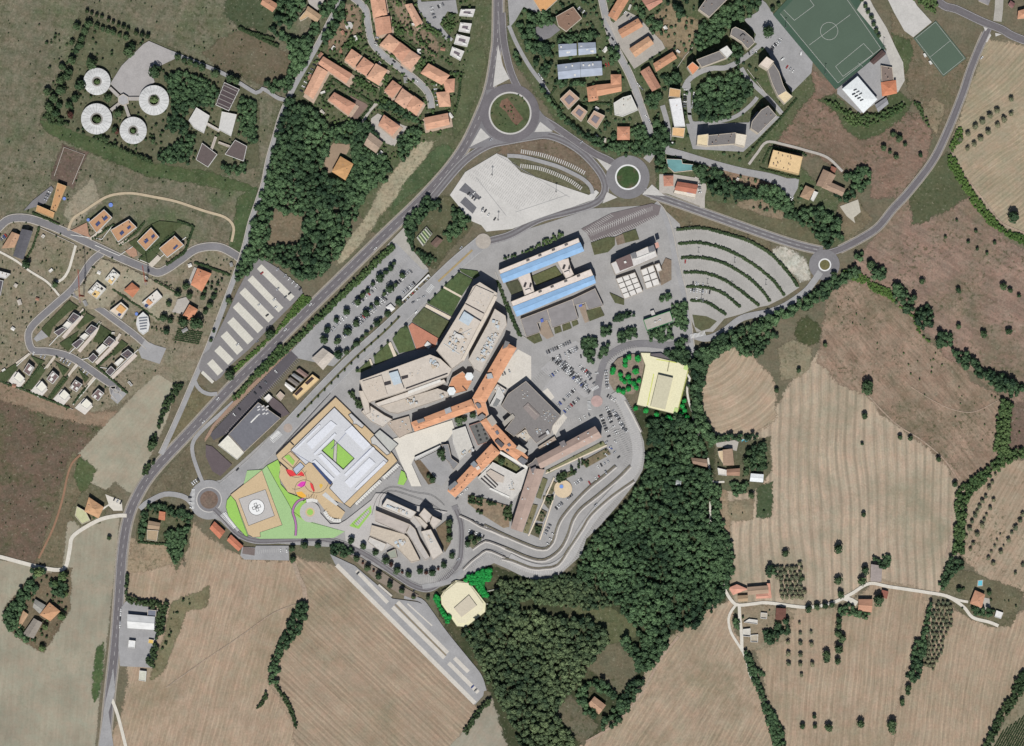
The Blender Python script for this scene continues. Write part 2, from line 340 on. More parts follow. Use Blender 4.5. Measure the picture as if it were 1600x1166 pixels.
# ================================================================== THE SETTING: land
g = 3000
mesh_obj('ground', [(-g,-g,0),(g,-g,0),(g,g,0),(-g,g,0)], [(0,1,2,3)],
         field_mat('dry_grass', (128,115,94), (104,100,78), (88,94,66), w=6, L=14, pamt=.6, speck=.2))
tag(bpy.data.objects['ground'], 'dry grassy ground under everything', kind='structure')
FLD = [
 ('scrubby green brown field in the north west corner', 'F -300,-300 560,-300 531,0 459,136 415,285 380,390 330,390 100,350 0,340 -300,340',
  dict(c1=(138,126,106), c2=(86,92,66), c3=(78,100,60), ang=70, w=7, L=16, patch=.014, pamt=.75, speck=.24)),
 ('dark green meadow at the top edge beside the villa', 'a0 1380,80 1400,0 1560,-90 a1 330,-60 280,0 150,120 0,200 a0 1555,230 1500,180',
  dict(c1=(86,94,68), c2=(70,82,56), w=5, L=10, ang=30)),
 ('weedy brown plot below the top left villa', 'a1 -20,190 110,290 210,360 190,480 60,505 -30,470 a0 1350,400 1250,330 1380,240',
  dict(c1=(122,106,86), c2=(98,93,70), c3=(84,92,60), w=4, L=10, ang=60)),
 ('dry ground between the western houses', 'F -300,330 0,345 40,345 330,385 387,385 300,590 240,600 140,650 -300,590',
  dict(c1=(158,143,120), c2=(124,114,92), c3=(96,100,70), w=5, L=8, patch=.03, pamt=.6, speck=.22)),
 ('dark reddish brown fallow field on the west edge', 'F -300,590 0,612 70,636 140,660 178,645 126,709 60,878 0,868 -300,840',
  dict(c1=(128,102,86), c2=(96,86,68), c3=(70,92,52), w=5, L=16, ang=25, patch=.02, pamt=.6, speck=.2)),
 ('pale strip of dry soil below the terraced houses', 'F -300,560 0,602 142,650 176,648 165,664 120,655 60,640 0,618 -300,600',
  dict(c1=(160,134,108), c2=(138,116,94), w=3, L=20, ang=-18)),
 ('rough dry ground beside the western dirt track', 'c0 450,440 560,600 640,640 660,720 480,720 450,820 430,900 385,1110 240,1065 300,900 430,500',
  dict(c1=(128,112,88), c2=(104,98,72), w=4, L=8, speck=.22)),
 ('smooth grey tan field between the lane and the houses', 'F 218,612 246,588 271,603 264,640 240,698 231,716 222,745 207,768 199,765 179,749 165,763 142,755 148,736 126,709',
  dict(c1=(172,162,140), c2=(158,148,126), ang=50, w=3, L=30, speck=.07)),
 ('smooth grey tan field left of the main road', 'F 108,818 140,808 184,812 183,830 176,900 165,1000 152,1100 146,1166 120,1300 -300,1300 -300,870 0,878 100,893',
  dict(c1=(170,160,138), c2=(152,143,122), c3=(128,122,106), ang=85, w=4, L=60, speck=.06, pamt=.55, patch=.007)),  # third colour: cloud shadows painted into the field as broad dark patches
 ('stubble field right of the main road', 'F 205,845 225,855 262,862 290,885 299,818 330,848 376,876 470,882 484,935 440,1000 422,1058 436,1080 466,1140 470,1300 150,1300 180,1150 202,1080 205,1040 200,960 196,900',
  dict(c1=(190,162,136), c2=(154,132,106), c3=(132,122,92), ang=76, w=1.6, L=90, patch=.009, pamt=.5, speck=.12, bend=30)),
 ('stubble field with diagonal rows below the long car park', 'F 470,878 515,884 640,990 740,1106 722,1140 700,1180 680,1300 470,1300 466,1140 430,1070 424,1056 445,1000 485,940',
  dict(c1=(188,161,135), c2=(146,126,102), c3=(130,120,92), ang=-43, w=1.5, L=110, patch=.01, pamt=.5, speck=.12, rows=6, ramt=.25)),
 ('grey tan field at the bottom edge beside the wood', 'd1 1430,880 1490,970 1545,1130 1590,1260 1100,1260 1190,1166 1250,1100 1330,990',
  dict(c1=(168,158,140), c2=(152,142,122), ang=60, w=3, L=40, speck=.07)),
 ('shady woodland floor below the hospital', 'F 985,640 1010,690 1012,740 965,800 915,850 900,890 860,908 790,895 745,885 690,925 690,950 705,985 742,1040 772,1088 800,1166 830,1300 900,1300 900,1170 935,1140 985,1110 1020,1040 1060,990 1130,945 1142,900 1140,870 1120,800 1112,700 1085,560 1060,640',
  dict(c1=(74,78,54), c2=(58,66,42), c3=(112,98,74), w=5, L=6, patch=.03, pamt=.5)),
 ('broad stubble field east of the lower wood', 'd2 1330,300 1315,370 1330,480 1400,600 1480,780 1550,1000 1600,1200 1700,1600 200,1600 400,1190 560,1085 700,965 820,725 950,545 1020,490 1190,355 1230,322',
  dict(c1=(188,162,136), c2=(146,127,102), c3=(120,114,86), ang=57, w=1.8, L=90, patch=.01, pamt=.55, speck=.13, bend=60)),
 ('large stubble field with upright tractor rows', 'F 1125,690 1165,690 1205,660 1240,600 1290,540 1330,520 1400,610 1510,755 1495,800 1492,880 1482,928 1440,922 1350,905 1330,935 1260,948 1150,938 1140,900 1135,870 1125,800',
  dict(c1=(198,172,146), c2=(166,150,126), c3=(140,132,108), ang=90, w=1.6, L=100, pamt=.7, patch=.012, rows=11, ramt=.5, speck=.12, bend=45)),
 ('curved stubble field beside the dark tree belt', 'F 1093,560 1130,546 1175,560 1206,600 1208,655 1180,672 1145,685 1112,672 1092,630',
  dict(c1=(196,170,144), c2=(158,138,110), center=P1('F 1085,520'), w=1.6, L=60, rows=8, ramt=.2, speck=.1)),
 ('brown rough field sloping from the road junction', 'b3 370,640 560,540 740,600 900,740 930,880 1030,970 1170,1080 1210,1166 c3 1400,60 1420,90 1400,180 1370,420 1290,540 1180,610 1070,460 930,340 700,170 600,60 420,-40 b3 320,1020 350,800',
  dict(c1=(178,148,124), c2=(124,104,84), c3=(96,96,70), ang=-50, w=2.5, L=50, patch=.014, pamt=.6, speck=.17, bend=30)),
 ('wide brown field on the eastern slope', 'F 1330,430 1355,395 1400,335 1440,275 1475,248 1510,300 1560,370 1600,395 1900,450 1900,700 1600,684 1580,622 1530,585 1480,552 1440,505 1400,462',
  dict(c1=(172,140,120), c2=(124,102,88), c3=(92,98,68), ang=-32, w=4, L=45, patch=.011, pamt=.6, speck=.17, bend=20)),
 ('green rough strip below the eastern road', 'F 1420,300 1448,262 1480,245 1500,270 1520,300 1470,330 1430,345',
  dict(c1=(98,100,72), c2=(80,88,60), w=4, L=10)),
 ('tan stubble field in the north east corner', 'F 1546,66 1600,76 1900,90 1900,430 1600,372 1540,322 1490,242 1495,215 1520,130',
  dict(c1=(186,162,136), c2=(148,136,106), c3=(136,130,100), ang=40, w=1.5, L=70, rows=5, ramt=.2, speck=.12, bend=70)),
 ('rough brown field behind the sports ground', 'a3 0,850 180,600 270,450 410,540 330,600 430,680 500,790 560,845 720,790 800,690 900,700 975,800 945,960 850,1100 790,1180 640,1180 620,1050 450,1030 300,930 140,890',
  dict(c1=(158,126,106), c2=(116,96,80), c3=(98,92,70), ang=-30, w=3, L=30, speck=.18, bend=60)),
 ('dry waste ground beside the small pitch', 'a3 770,100 880,230 1060,460 1180,390 1270,330 1100,780 1020,800 880,560 800,330',
  dict(c1=(134,115,93), c2=(106,99,74), c3=(84,94,60), w=4, L=10, speck=.2)),
 ('brown field at the right edge above the hedge bend', 'F 1582,636 1900,630 1900,715 1590,702 1576,690',
  dict(c1=(132,106,92), c2=(112,94,80), w=2, L=20, ang=80)),
 ('tan field with olive rows at the right edge', 'F 1545,742 1570,724 1900,716 1900,950 1600,930 1545,902 1503,862 1512,790',
  dict(c1=(186,162,136), c2=(156,134,108), ang=60, w=1.5, L=70, rows=5, ramt=.25, speck=.11)),
 ('stubble field with scattered trees below the white lane', 'F 1165,950 1320,958 1372,910 1450,928 1450,1000 1408,1100 1392,1300 1195,1300 1230,1166 1205,1090 1190,1030',
  dict(c1=(188,161,135), c2=(152,132,106), c3=(134,124,96), ang=85, w=1.6, L=80, rows=8, ramt=.2, speck=.12, bend=40)),
 ('stubble field in the south east beside the vineyard', 'F 1450,945 1490,960 1560,985 1600,960 1900,900 1900,1000 1590,1080 1535,1166 1480,1300 1392,1300 1405,1110 1420,1050 1455,1040',
  dict(c1=(188,161,135), c2=(154,134,108), c3=(134,124,96), ang=80, w=1.5, L=80, rows=7, ramt=.2, speck=.12, bend=40)),
 ('bare vineyard soil in the south east corner', 'F 1600,1078 1900,800 1900,1300 1480,1300 1550,1166',
  dict(c1=(150,138,112), c2=(128,120,94), ang=60, w=2, L=30)),
 ('mixed gardens between the northern houses', 'F 531,0 470,-200 780,-200 765,110 730,200 690,262 640,320 590,360 560,330 440,180 460,136',
  dict(c1=(110,108,82), c2=(82,92,60), c3=(68,88,52), w=4, L=5, patch=.03, pamt=.7, speck=.2)),
 ('gardens and verges between the north eastern blocks', 'F 790,-200 1220,-200 1240,60 1270,140 1200,230 1330,330 1330,380 1290,380 1030,310 1030,240 960,245 880,195 830,130 800,80',
  dict(c1=(106,106,80), c2=(80,92,58), c3=(66,86,50), w=4, L=5, patch=.03, pamt=.7, speck=.2)),
]
for i, (lab, poly, kw) in enumerate(FLD):
    sheet('field', lab, poly, field_mat('farm_land', seed=i+1, soft=True, straw=.22 if 'stubble' in lab else 0, weeds=kw.pop('weeds', .7 if 'stubble' not in lab and 'smooth' not in lab and 'grey' not in lab else .12), **kw), rag=.5 if 'smooth' in lab or 'grey' in lab else 2.2)
# flat patches of grass, soil and weeds -------------------------------------------------
GRASS = lambda c1, c2=None, **k: field_mat('grass', c1, c2 or tuple(int(v*.82) for v in c1), w=3, L=6, ang=random.uniform(0, 90), speck=.18, seed=random.randint(0, 50), **k)
PAT = [
 ('grass', 'green garden ground round the circular pavilions', 'a0 500,90 905,245 1100,335 1350,450 1555,580 1560,1000 1300,1070 950,1010 560,860 255,745 340,500 430,380', (98,100,74)),
 ('grass', 'bright green weeds below the circular pavilions', 'a0 260,740 400,790 560,850 760,930 950,1010 1290,1060 1500,1130 1555,1166 1240,1110 900,1060 640,950 420,860 300,790', (70,92,54)),
 ('grass', 'green bank beside the residential lane end', 'b0 1460,40 1555,-20 1530,120 1490,320 1450,355 1400,330 1420,240 1440,130', (68,92,54)),
 ('lawn', 'lawn in front of the upper left pavilion', 'a0 560,190 780,240 790,310 720,380 640,420 560,400 480,380', (100,104,76)),
 ('bare_plot', 'fenced brown plot below the pavilions', 'a0 390,895 515,940 435,1125 325,1075', (112,92,82)),
 ('bare_plot', 'rubble strewn pale soil beside the lane bend', 'b0 430,60 560,-60 600,60 520,130 440,190 400,140', (158,148,126)),
 ('grass', 'brown clearing inside the northern wood', 'b1 110,130 180,120 280,150 260,230 245,330 170,300 80,320', (128,112,88)),
 ('lawn', 'fresh green lawn beside the main road bend', 'a1 1010,985 1100,905 1160,890 1175,910 1130,990 1000,1120 890,1200 840,1240 850,1180', (72,96,60)),
 ('dirt_bank', 'pale eroded bank beside the fresh green lawn', 'a1 1060,880 1010,960 880,1110 830,1200 b1 700,200 560,380 510,420 520,370 600,260 700,130 760,0 a1 820,1080 1000,880', (178,166,136)),
 ('grass', 'grassy olive terrace beside the main road bend', 'f4 1400,580 1555,450 1620,420 1640,560 1500,1010 1400,1160 1385,1100 1420,900 1460,650', (88,100,66)),
 ('bare_plot', 'triangular dry plot with a round concrete disc', 'f4 470,60 545,80 575,330 450,310 380,400 310,430 350,330 440,180', (152,126,100)),
 ('bare_plot', 'dry bank behind the northern terraced houses', 'f4 870,30 930,30 1010,220 1060,290 1150,270 1220,380 1230,480 1190,470 1050,350 960,240', (150,128,104)),
 ('bare_plot', 'dry meadow behind the orange terraces', 'a2 850,110 960,40 1010,90 1120,140 1110,250 1040,345 890,235', (152,130,98)),
 ('bare_plot', 'bare earth strip along the northern side road', 'f6 330,490 480,540 640,590 720,620 840,640 700,660 600,640 480,590 380,540', (170,136,108)),
 ('bare_plot', 'dry bank above the fan shaped car park', 'b2 930,80 1100,110 1300,200 1555,300 1555,350 1430,290 1250,220 1000,200', (120,108,82)),
 ('grass', 'weedy strip between the two upper roads', 'f6 350,770 480,790 560,790 700,830 900,870 1060,960 1160,1090 1000,1020 700,920 500,860 380,820', (104,102,74)),
 ('bare_plot', 'reddish clearing inside the eastern thicket', 'f6 560,770 690,745 760,770 810,840 900,830 900,860 740,840', (150,130,104)),
 ('dirt_pad', 'white gravel heap at the end of the fan car park', 'b3 40,360 90,345 160,370 220,430 240,520 200,530 160,480 100,440 40,400', (205,200,188)),
 ('grass', 'weedy triangle between the main road and the lane', 'c0 1135,90 1220,30 1270,90 1210,180 1160,150', (122,112,80)),
 ('grass', 'long verge between the main road and the lane', 'c0 1110,140 1200,190 1100,290 1010,390 1000,370 1060,250', (118,108,78)),
 ('grass', 'dry verge left of the south western roundabout', 'c0 1165,370 1180,480 1215,600 1160,640 1100,660 960,660 930,670 1000,560 1080,460', (116,107,84)),
 ('grass', 'round weedy hollow in the eastern field', 'b3 240,775 290,800 308,850 290,900 240,930 190,900 175,850 190,800', (70,80,48)),
 ('bare_plot', 'pale allotment below the weedy hollow', 'b3 70,960 150,910 250,960 240,1060 180,1110 90,1130', (150,138,110)),
 ('grass', 'brown clearing with grass in the lower wood', 'd2 570,570 640,520 745,640 740,720 700,830 640,840 560,760 470,690', (110,104,80)),
 ('grass', 'brown clearing at the bottom of the lower wood', 'd2 350,870 510,1040 430,1140 370,1080 270,960', (104,99,78)),
 ('grass', 'green ride through the middle of the wood', 'd2 330,300 470,230 560,330 700,400 760,480 600,530 540,430 420,350', (92,98,64)),
 ('lawn', 'dark green strip beside the eastern farm', 'g6 430,660 535,630 535,940 425,940', (62,84,54)),
 ('bare_plot', 'bare square plot below the eastern farm', 'g6 110,820 350,800 345,960 115,965', (150,134,106)),
 ('bare_plot', 'pale farm track beside the wood', 'g6 30,660 75,650 85,790 110,970 120,1100 40,1050 20,760', (170,146,116)),
 ('lawn', 'garden grass round the eastern farm', 'g6 180,230 520,180 530,480 460,600 330,690 90,660 10,600 0,300', (100,100,74)),
 ('grass', 'cemetery plot gone to grass beside the sports hall', 'a3 950,690 1000,610 1060,640 1020,790', (152,134,106)),
 ('grass', 'green weeds round the sports hall bank', 'a3 330,610 430,690 490,790 560,840 700,790 820,690 860,620 780,560 700,660 600,740 520,740 450,640 400,590', (74,90,56)),
 ('grass', 'green bank below the tennis sized pitch', 'a3 770,230 850,260 870,330 840,420 810,330', (78,96,60)),
 ('lawn', 'garden of the south western farm cluster', 'd0 200,150 420,100 410,330 330,470 260,580 120,500 30,400 40,330', (120,104,80)),
 ('grass', 'dark green wet strip in the right hand stubble field', 'd0 1060,300 1260,220 1240,310 1120,340 1060,500 990,680 920,760 960,640 1020,500', (128,122,88)),
 ('grass', 'green verge along the lower main road', 'd0 620,560 610,700 590,860 570,880 580,720 600,580', (70,98,54)),
 ('grass', 'hedged garden of the roundabout farmhouse', 'c0 880,740 1010,730 1150,800 1160,850 1130,990 1070,1110 1020,1000 850,980 840,900', (96,98,70)),
 ('bare_plot', 'dry paddock below the roundabout farmhouse', 'c0 810,980 1000,985 1040,1090 900,1120 780,1130', (172,148,118)),
 ('grass', 'greenish garden strip of the western farmhouse', 'c0 480,720 540,610 690,700 640,760 600,830 490,850 440,790', (108,104,78)),
 ('grass', 'weedy green corner by the western track', 'c0 490,465 570,525 540,600 500,640 460,560', (80,98,58)),
 ('bare_plot', 'rocky yard beside the derelict farm', 'g7 240,520 560,540 690,620 640,820 440,900 260,920 230,700', (156,138,112)),
 ('lawn', 'garden with pool at the eastern bungalow', 'd3 1220,120 1540,240 1470,430 1380,430 1220,370 1060,230 1100,100', (112,106,80)),
 ('grass', 'dark garden behind the fenced eastern court', 'f6 1290,780 1400,730 1450,830 1500,880 1360,1020 1280,960', (126,112,86)),
 ('grass', 'planted dry slope beside the white car park', 'f8 540,560 700,530 900,500 1020,540 1180,630 1290,730 1370,860 1380,930 1330,900 1230,760 1090,680 900,600 740,600 640,610 520,600', (126,106,88)),
 ('grass', 'green wedge inside the white car park', 'f8 580,655 690,700 900,760 1090,830 1260,930 1280,960 1180,920 900,820 690,765', (104,104,76)),
 ('grass', 'shrubby plot beside the avenue junction', 'b1 920,150 1060,40 1180,40 1310,160 1300,200 1080,450 1030,440 950,350 900,230', (92,94,66)),
]
for nm, lab, poly, c in PAT: sheet(nm, lab, poly, GRASS(c, tuple(int(a*.62+b_*.38) for a, b_ in zip(c, (128,114,90))), c3=(tuple(int(v*.78) for v in c)), patch=.05, pamt=.6, soft=True, weeds=.6), rag=1.3)

# ================================================================== paved land
ASPH = mat('asphalt', (130,128,130), .12, .05)
ASPH_L = mat('asphalt_light', (160,159,159), .11, .05)
ASPH_D = mat('asphalt_dark', (116,112,115), .12, .05)
CONC = mat('concrete', (196,193,188), .07, .08)
CONC_D = mat('concrete_worn', (172,168,160), .08, .1)
PALE = mat('pale_gravel', (214,208,196), .07, .2)
WHITE = mat('white_paint', (226,226,224), .05, .3)
LINE = mat('worn_white_paint', (192,190,186), .08, .3)
BRICKP = mat('brick_paving', (184,130,108), .10, .2)
DARKG = mat('dark_asphalt_new', (96,92,96), .08, .05)
PAVE = mat('paving', (182,176,168), .08, .2)

WORN = mat('tyre_worn_asphalt', (114,110,112), .12, .06)
def road(label, line, wpx, m=None, edge=None, dash=None, name='road', walk=None):
    """asphalt strip with white edge lines, a centre line and, if asked, raised pavements"""
    o = ribbon(name, label, line, wpx, m or ASPH)
    pts = smooth(P(line), 4.0)
    if edge:
        for s in (-1, 1): dashes(o, offset_line(pts, s*(wpx*S/2-.7)), .3, 6.0, .01, LINE)
    if edge and wpx < 16:
        for k in (-.24, .24): dashes(o, offset_line(pts, k*wpx*S), wpx*S*.22, 9.0, .01, WORN, 'worn_lane')
    if dash: dashes(o, pts, .35, 4.5, 6, LINE)
    if walk:
        for s in ((-1, 1) if walk is True else walk):
            wall_line('pavement', None, offset_line(pts, s*(wpx*S/2+.7)), 1.9/1.3, Z[0]+.12, PAVE, curved=False, parent=o)
    return o
# hospital precinct: everything paved inside the ring
sheet('hospital_precinct', 'pale asphalt precinct round the hospital blocks',
  'F 745,385 800,366 925,326 1030,320 1062,350 1080,440 1078,545 1080,560 1000,560 960,600 975,618 992,650 1006,690 1008,712 1004,735 993,754 965,790 939,820 916,842 908,868 877,896 860,905 838,907 815,900 795,890 772,880 740,895 705,912 660,925 560,870 520,855 440,850 372,842 345,815 310,800 300,775 320,755 345,750 450,655 545,560 640,470', mat('asphalt_campus', (163,161,159), .1, .06))
ribbon('verge', 'pale gravel shoulder of the main road', 'F 140,1330 163,1166 172,1080 181,1000 187,920 191,865 199,815 213,778 240,736 300,671 360,606 420,546 480,486 540,427 600,368 656,314 700,266 728,226 750,180 765,140 774,90 778,40 779,-150', 20, mat('gravel_verge', (158,150,138), .12, .15))
ribbon('verge', 'pale shoulder of the eastern road', 'F 1312,390 1345,373 1372,355 1395,327 1420,300 1457,252 1480,206 1503,149 1516,110 1530,75 1540,52', 14.5, mat('gravel_verge', (158,150,138), .12, .15))
ribbon('verge', 'pale shoulder of the road above the fan car park', 'F 1018,304 1045,313 1110,336 1200,368 1250,384 1285,392', 15.5, mat('gravel_verge', (158,150,138), .12, .15))
sheet('car_park', 'light grey visitor car park beside the hospital roundabout', 'e8 440,1060 720,960 800,1010 820,1100 e3 870,60 960,290 930,380 860,400 760,310 640,430 590,460 430,330 530,200 420,110 540,0', mat('asphalt_visitor', (172,170,169), .07, .05))
for lab, p in (('white pavement strip beside the grey block', 'e3 425,345 490,302 560,395 520,430'), ('white pavement corner below the grey block', 'e3 560,800 530,700 650,560 690,600 600,720'), ('pale yard between orange and grey blocks', 'e1 1290,880 1440,700 1555,760 1555,960 1400,1060 1250,990')): sheet('pavement', lab, p, mat('pale_walk', (212,206,196), .06, .2))
road('main road curving up the left side of the picture', 'F 140,1330 163,1166 172,1080 181,1000 187,920 191,865 199,815 213,778 240,736 300,671 360,606 420,546 480,486 540,427 600,368 656,314 700,266 728,226 750,180 765,140 774,90 778,40 779,-150', 15, ASPH_D, edge=True, dash=True)
road('bypass looping round the white car park', 'F 640,345 668,318 f8 130,745 270,620 420,535 560,505 740,472 900,452 1040,492 1180,572 1300,682 1390,800 1422,900 1395,985 1300,1055 1100,1115 850,1180 F 800,366 775,374 750,380', 12, ASPH, edge=True)
road('road from the north to the second roundabout', 'F 784,20 788,70 803,125 836,176 870,200 925,238 955,253 982,277', 12, ASPH_D, edge=True)
sheet('road', 'asphalt apron round the big planted roundabout', 'f8 385,60 640,30 760,100 870,260 990,390 900,460 740,490 560,520 420,540 260,570 230,560 330,370 400,200', ASPH)
disc('road', 'ring carriageway of the big planted roundabout', 'F 797,177', 46, ASPH_D)
disc('kerb_ring', 'pale kerb ring of the big planted roundabout', 'F 797,177', 33.5, CONC)
disc('lawn', 'round green island of the big roundabout', 'F 797,177', 31, GRASS((92,104,68), c3=(116,104,78), patch=.04, pamt=.6))
sheet('flower_bed', 'brown planted bed on the big roundabout island', 'f8 520,150 570,130 620,190 680,270 710,310 650,370 610,330 560,250 500,200', GRASS((138,106,84)))
for lab, p in (('pale triangular splitter island left of the big roundabout', 'f8 340,390 420,470 245,555'), ('pale triangular splitter island right of the big roundabout', 'f8 855,335 965,420 805,425'),
               ('pale hatched splitter north of the big roundabout', 'a1 1470,270 1500,400 1540,480 1440,530'), ):
    sheet('traffic_island', lab, p, CONC, lift=.1)
disc('road', 'ring carriageway of the small green roundabout', 'F 981,277', 34, ASPH)
disc('kerb_ring', 'white toothed kerb of the small green roundabout', 'F 981,277', 20, WHITE)
disc('lawn', 'round lawn of the small green roundabout', 'F 981,277', 17.6, GRASS((70,96,56), c3=(110,84,70), patch=.06, pamt=.8))
road('road from the small roundabout down to the east', 'F 1006,299 1018,304 1045,313 1110,336 1200,368 1250,384 1285,392', 12, ASPH, edge=True, dash=True)
road('eastern road climbing to the top right corner', 'F 1285,398 1312,390 1345,373 1372,355 1395,327 1420,300 1457,252 1480,206 1503,149 1516,110 1530,75 1542,50 1546,40', 11, ASPH_D, edge=True)
road('road across the top right corner', 'F 1420,-60 1467,3 1495,15 1535,34 1565,46 1600,63 1750,110', 13, ASPH_D, edge=True)
sheet('traffic_island', 'white triangular islands at the top right junction', 'g5 1165,445 1255,465 1170,495', CONC, lift=.1)
for lab, p in (('hatched splitter island left of the small roundabout', 'f8 1340,648 1475,712 1435,762'), ('hatched splitter island below the small roundabout', 'f8 1435,945 1525,992 1395,1045'), ('hatched splitter island right of the small roundabout', 'b2 850,-45 930,25 790,15'), ('white drop island at the top right junction', 'g5 1005,360 1065,385 1035,425'), ('long white island at the top right junction', 'g5 1095,450 1112,480 1055,575 1040,565')): sheet('traffic_island', lab, p, CONC, lift=.1)
TRK = field_mat('wheel_track', (184,160,138), (160,138,116), w=1, L=8, speck=.2)
for lab, l, w_ in (('pale wheel track between the brown and stubble fields', 'c3 600,60 700,170 800,260 930,340 1070,460 1160,590', 2), ('thin wheel track across the stubble by the main road', 'd0 1010,810 1250,640 1400,540 1555,430 d1 120,350 280,290', 1.6), ('wheel track beside the wood edge', 'd2 1010,500 900,640 820,790 720,930 600,1050 450,1140', 4), ('curved wheel track in the brown field', 'c3 870,20 1000,100 1120,155 1250,170 1400,100', 1.3), ('wheel track round the north east field', 'a3 1120,930 1180,1050 1270,1166 b3 1340,90 1420,190 1555,250', 3), ('pale headland beside the hedge bend', 'c3 1160,650 1120,760 1115,900 1080,1060', 4), ('brown path from the car park into the stubble', 'e6 760,1020 800,1110 820,1180 d1 290,200 300,280', 7)):
    ribbon('dirt_track', lab, l, w_, TRK)
disc('road', 'ring carriageway of the eastern mini roundabout', 'F 1288,414', 24, ASPH)
disc('kerb_ring', 'white kerb of the eastern mini roundabout', 'F 1288.7,414', 10, WHITE)
disc('flower_bed', 'planted centre of the eastern mini roundabout', 'F 1288.7,414', 8, GRASS((122,116,72)))
road('road from the mini roundabout round the fan car park', 'F 1282,425 1270,442 1258,456 1228,477 1200,488 1160,497 1130,518 1105,529 1083,525', 10, ASPH_L)
road('service road along the straight side of the fan car park', 'F 1023,318 1036,333 1047,365 1055,405 1067,455 1073,490 1078,525 1082,560', 8, ASPH_L, walk=(1,))
road('curving road from the fan car park to the hospital roundabout', 'F 932,620 938,585 948,560 975,542 1005,537 1047,540 1078,530', 11, ASPH)
road('pale lane entering the top right junction', 'g5 1240,-120 1220,0 1215,120 1195,290', 13, CONC_D)
road('northern side road between apartment blocks', 'F 930,-60 945,20 960,70 985,120 1003,170 1015,205 1021,232 1014,246 1010,251', 9, ASPH_L, walk=True)
road('side road running east below the apartment blocks', 'F 1025,232 1060,240 1110,255 1160,268 1205,277 1245,290', 11, ASPH_L)
sheet('car_park', 'small lot at the end of the eastern side road', 'f6 700,590 1000,590 990,660 950,730 900,720 850,640', ASPH_L)
road('lane behind the big roundabout houses', 'F 795,40 808,70 828,105 850,135 862,155', 6, ASPH_L)
road('loop road round the wooded ring of apartments', 'f5 250,900 290,820 360,760 450,715 560,690 660,690 780,640 900,560 1050,430', 8, ASPH_L)
road('loop road on the left of the wooded ring', 'f5 300,840 300,960 300,1080 310,1166 f6 215,120 230,190 300,195 440,180 560,140 660,60 700,10', 6, ASPH_L)
road('loop road on the right of the wooded ring', 'f5 830,690 900,800 1000,900 1100,990 1200,1100 1240,1150', 7, ASPH_L)
sheet('car_park', 'tarmac yard between the apartment blocks and the pitch', 'f5 1040,0 1080,30 1180,180 1555,620 1540,740 1340,940 1210,720 1070,490 950,420 980,350 860,200 1000,120', ASPH_L)
sheet('car_park', 'yard of the lower apartment block', 'f6 190,200 640,190 700,110 860,150 700,310 600,400 240,380', ASPH_L)
road('lane into the apartment ring from the north side road', 'F 1035,165 1042,190 1045,215 1040,235', 8, ASPH_L)
sheet('car_park', 'parking strip between the orange terraces', 'g4 790,120 880,200 1000,100 1100,150 1180,240 1300,360 1330,420 1060,600 930,400', mat('asphalt_t', (172,166,158), .08, .1))
sheet('car_park', 'forecourt left of the brown roofed hall', 'g4 170,250 350,190 420,260 330,330 240,360', ASPH)
sheet('car_park', 'pale forecourt at the top edge beside the main road', 'g4 -40,-60 400,-60 330,70 250,130 100,60 30,180 -20,240', ASPH_L)
road('lane from the north past the orange roofed houses', 'F 545,-60 531,2 515,35 497,70 478,104 459,138 441,178 430,215 420,250 413,285 405,310 398,330 391,352 383,385 370,425 346,490 327,540 310,580 299,605 284,640 266,680 252,710', 7, ASPH_L, walk=(-1,))
road('curved street through the northern terraces', 'f4 460,-60 560,20 620,90 640,220 670,360 740,450 850,540 960,620 1060,700 1140,780 1180,860 1190,940', 8, ASPH_L, walk=True)
road('driveway up to the lone villa in the wood edge', 'f4 560,1120 620,1010 680,930 740,880', 5, PAVE, name='path')
sheet('car_park', 'parking court beside the white terraces', 'f4 1060,20 1400,0 1420,120 1330,100 1260,210 1370,350 1330,360 1150,190 1080,80', ASPH_L)
road('north terrace lane to the white houses', 'f4 1080,0 1130,110 1180,190 1260,260 1370,350', 5, ASPH_L)
sheet('car_park', 'brown paved court of the modern villa', 'f4 480,830 620,900 640,920 540,1040 500,1030 540,920', mat('brown_court', (134,114,104), .08, .1))
sheet('path', 'gravel yard of the villa on the wood edge', 'a1 425,920 470,870 580,880 550,940 510,930 465,1040 440,1060 410,980', mat('yard_soil', (156,136,116), .08, .1))
sheet('path', 'terrace round the twin villas', 'a1 700,720 740,690 890,760 920,770 840,890 760,860 690,810', PAVE)
# western residential streets
road('street past the western houses', 'b0 -80,300 0,210 60,165 160,160 280,195 400,245 540,310 740,405 900,470 960,490 1020,465 1100,410 1200,345 1330,335 1440,390 1470,420', 10, ASPH, walk=True)
road('street turning down to the terraced houses', 'b0 620,370 550,430 450,580 330,690 200,810 172,880 200,960 300,970 420,1000 520,1060 620,1130 720,1200 f2 1130,960 1210,1060', 9, ASPH, walk=True)
road('street between the terraces and the villas', 'b0 440,610 560,680 700,780 820,870 900,940', 8, ASPH, walk=True)
sheet('car_park', 'cobbled turning lot at the street end', 'b0 880,900 940,930 1010,950 970,1045 860,1010 840,960', ASPH_L)
sheet('car_park', 'small lot beside the street corner', 'f2 420,360 490,430 370,480 340,450', ASPH_L)
sheet('car_park', 'lot at the end of the lower terraces', 'f2 1150,950 1290,1000 1190,1110 1120,1050', ASPH_L)
road('white footpath across the western plots', 'b0 -60,340 0,365 100,420 180,480 290,550 360,630', 3.4, PALE, name='path')
road('curving white footpath beside the plots', 'b0 460,325 440,400 415,480 380,530 340,550', 4, PALE, name='path')
road('pale dirt track curving above the villas', 'g2 690,520 740,400 860,320 960,250 1080,180 1200,150 1350,145 1555,180 F 275,315 320,330 352,340 365,355 362,378', 4, mat('dirt_track', (190,174,148), .08, .1), name='dirt_track')
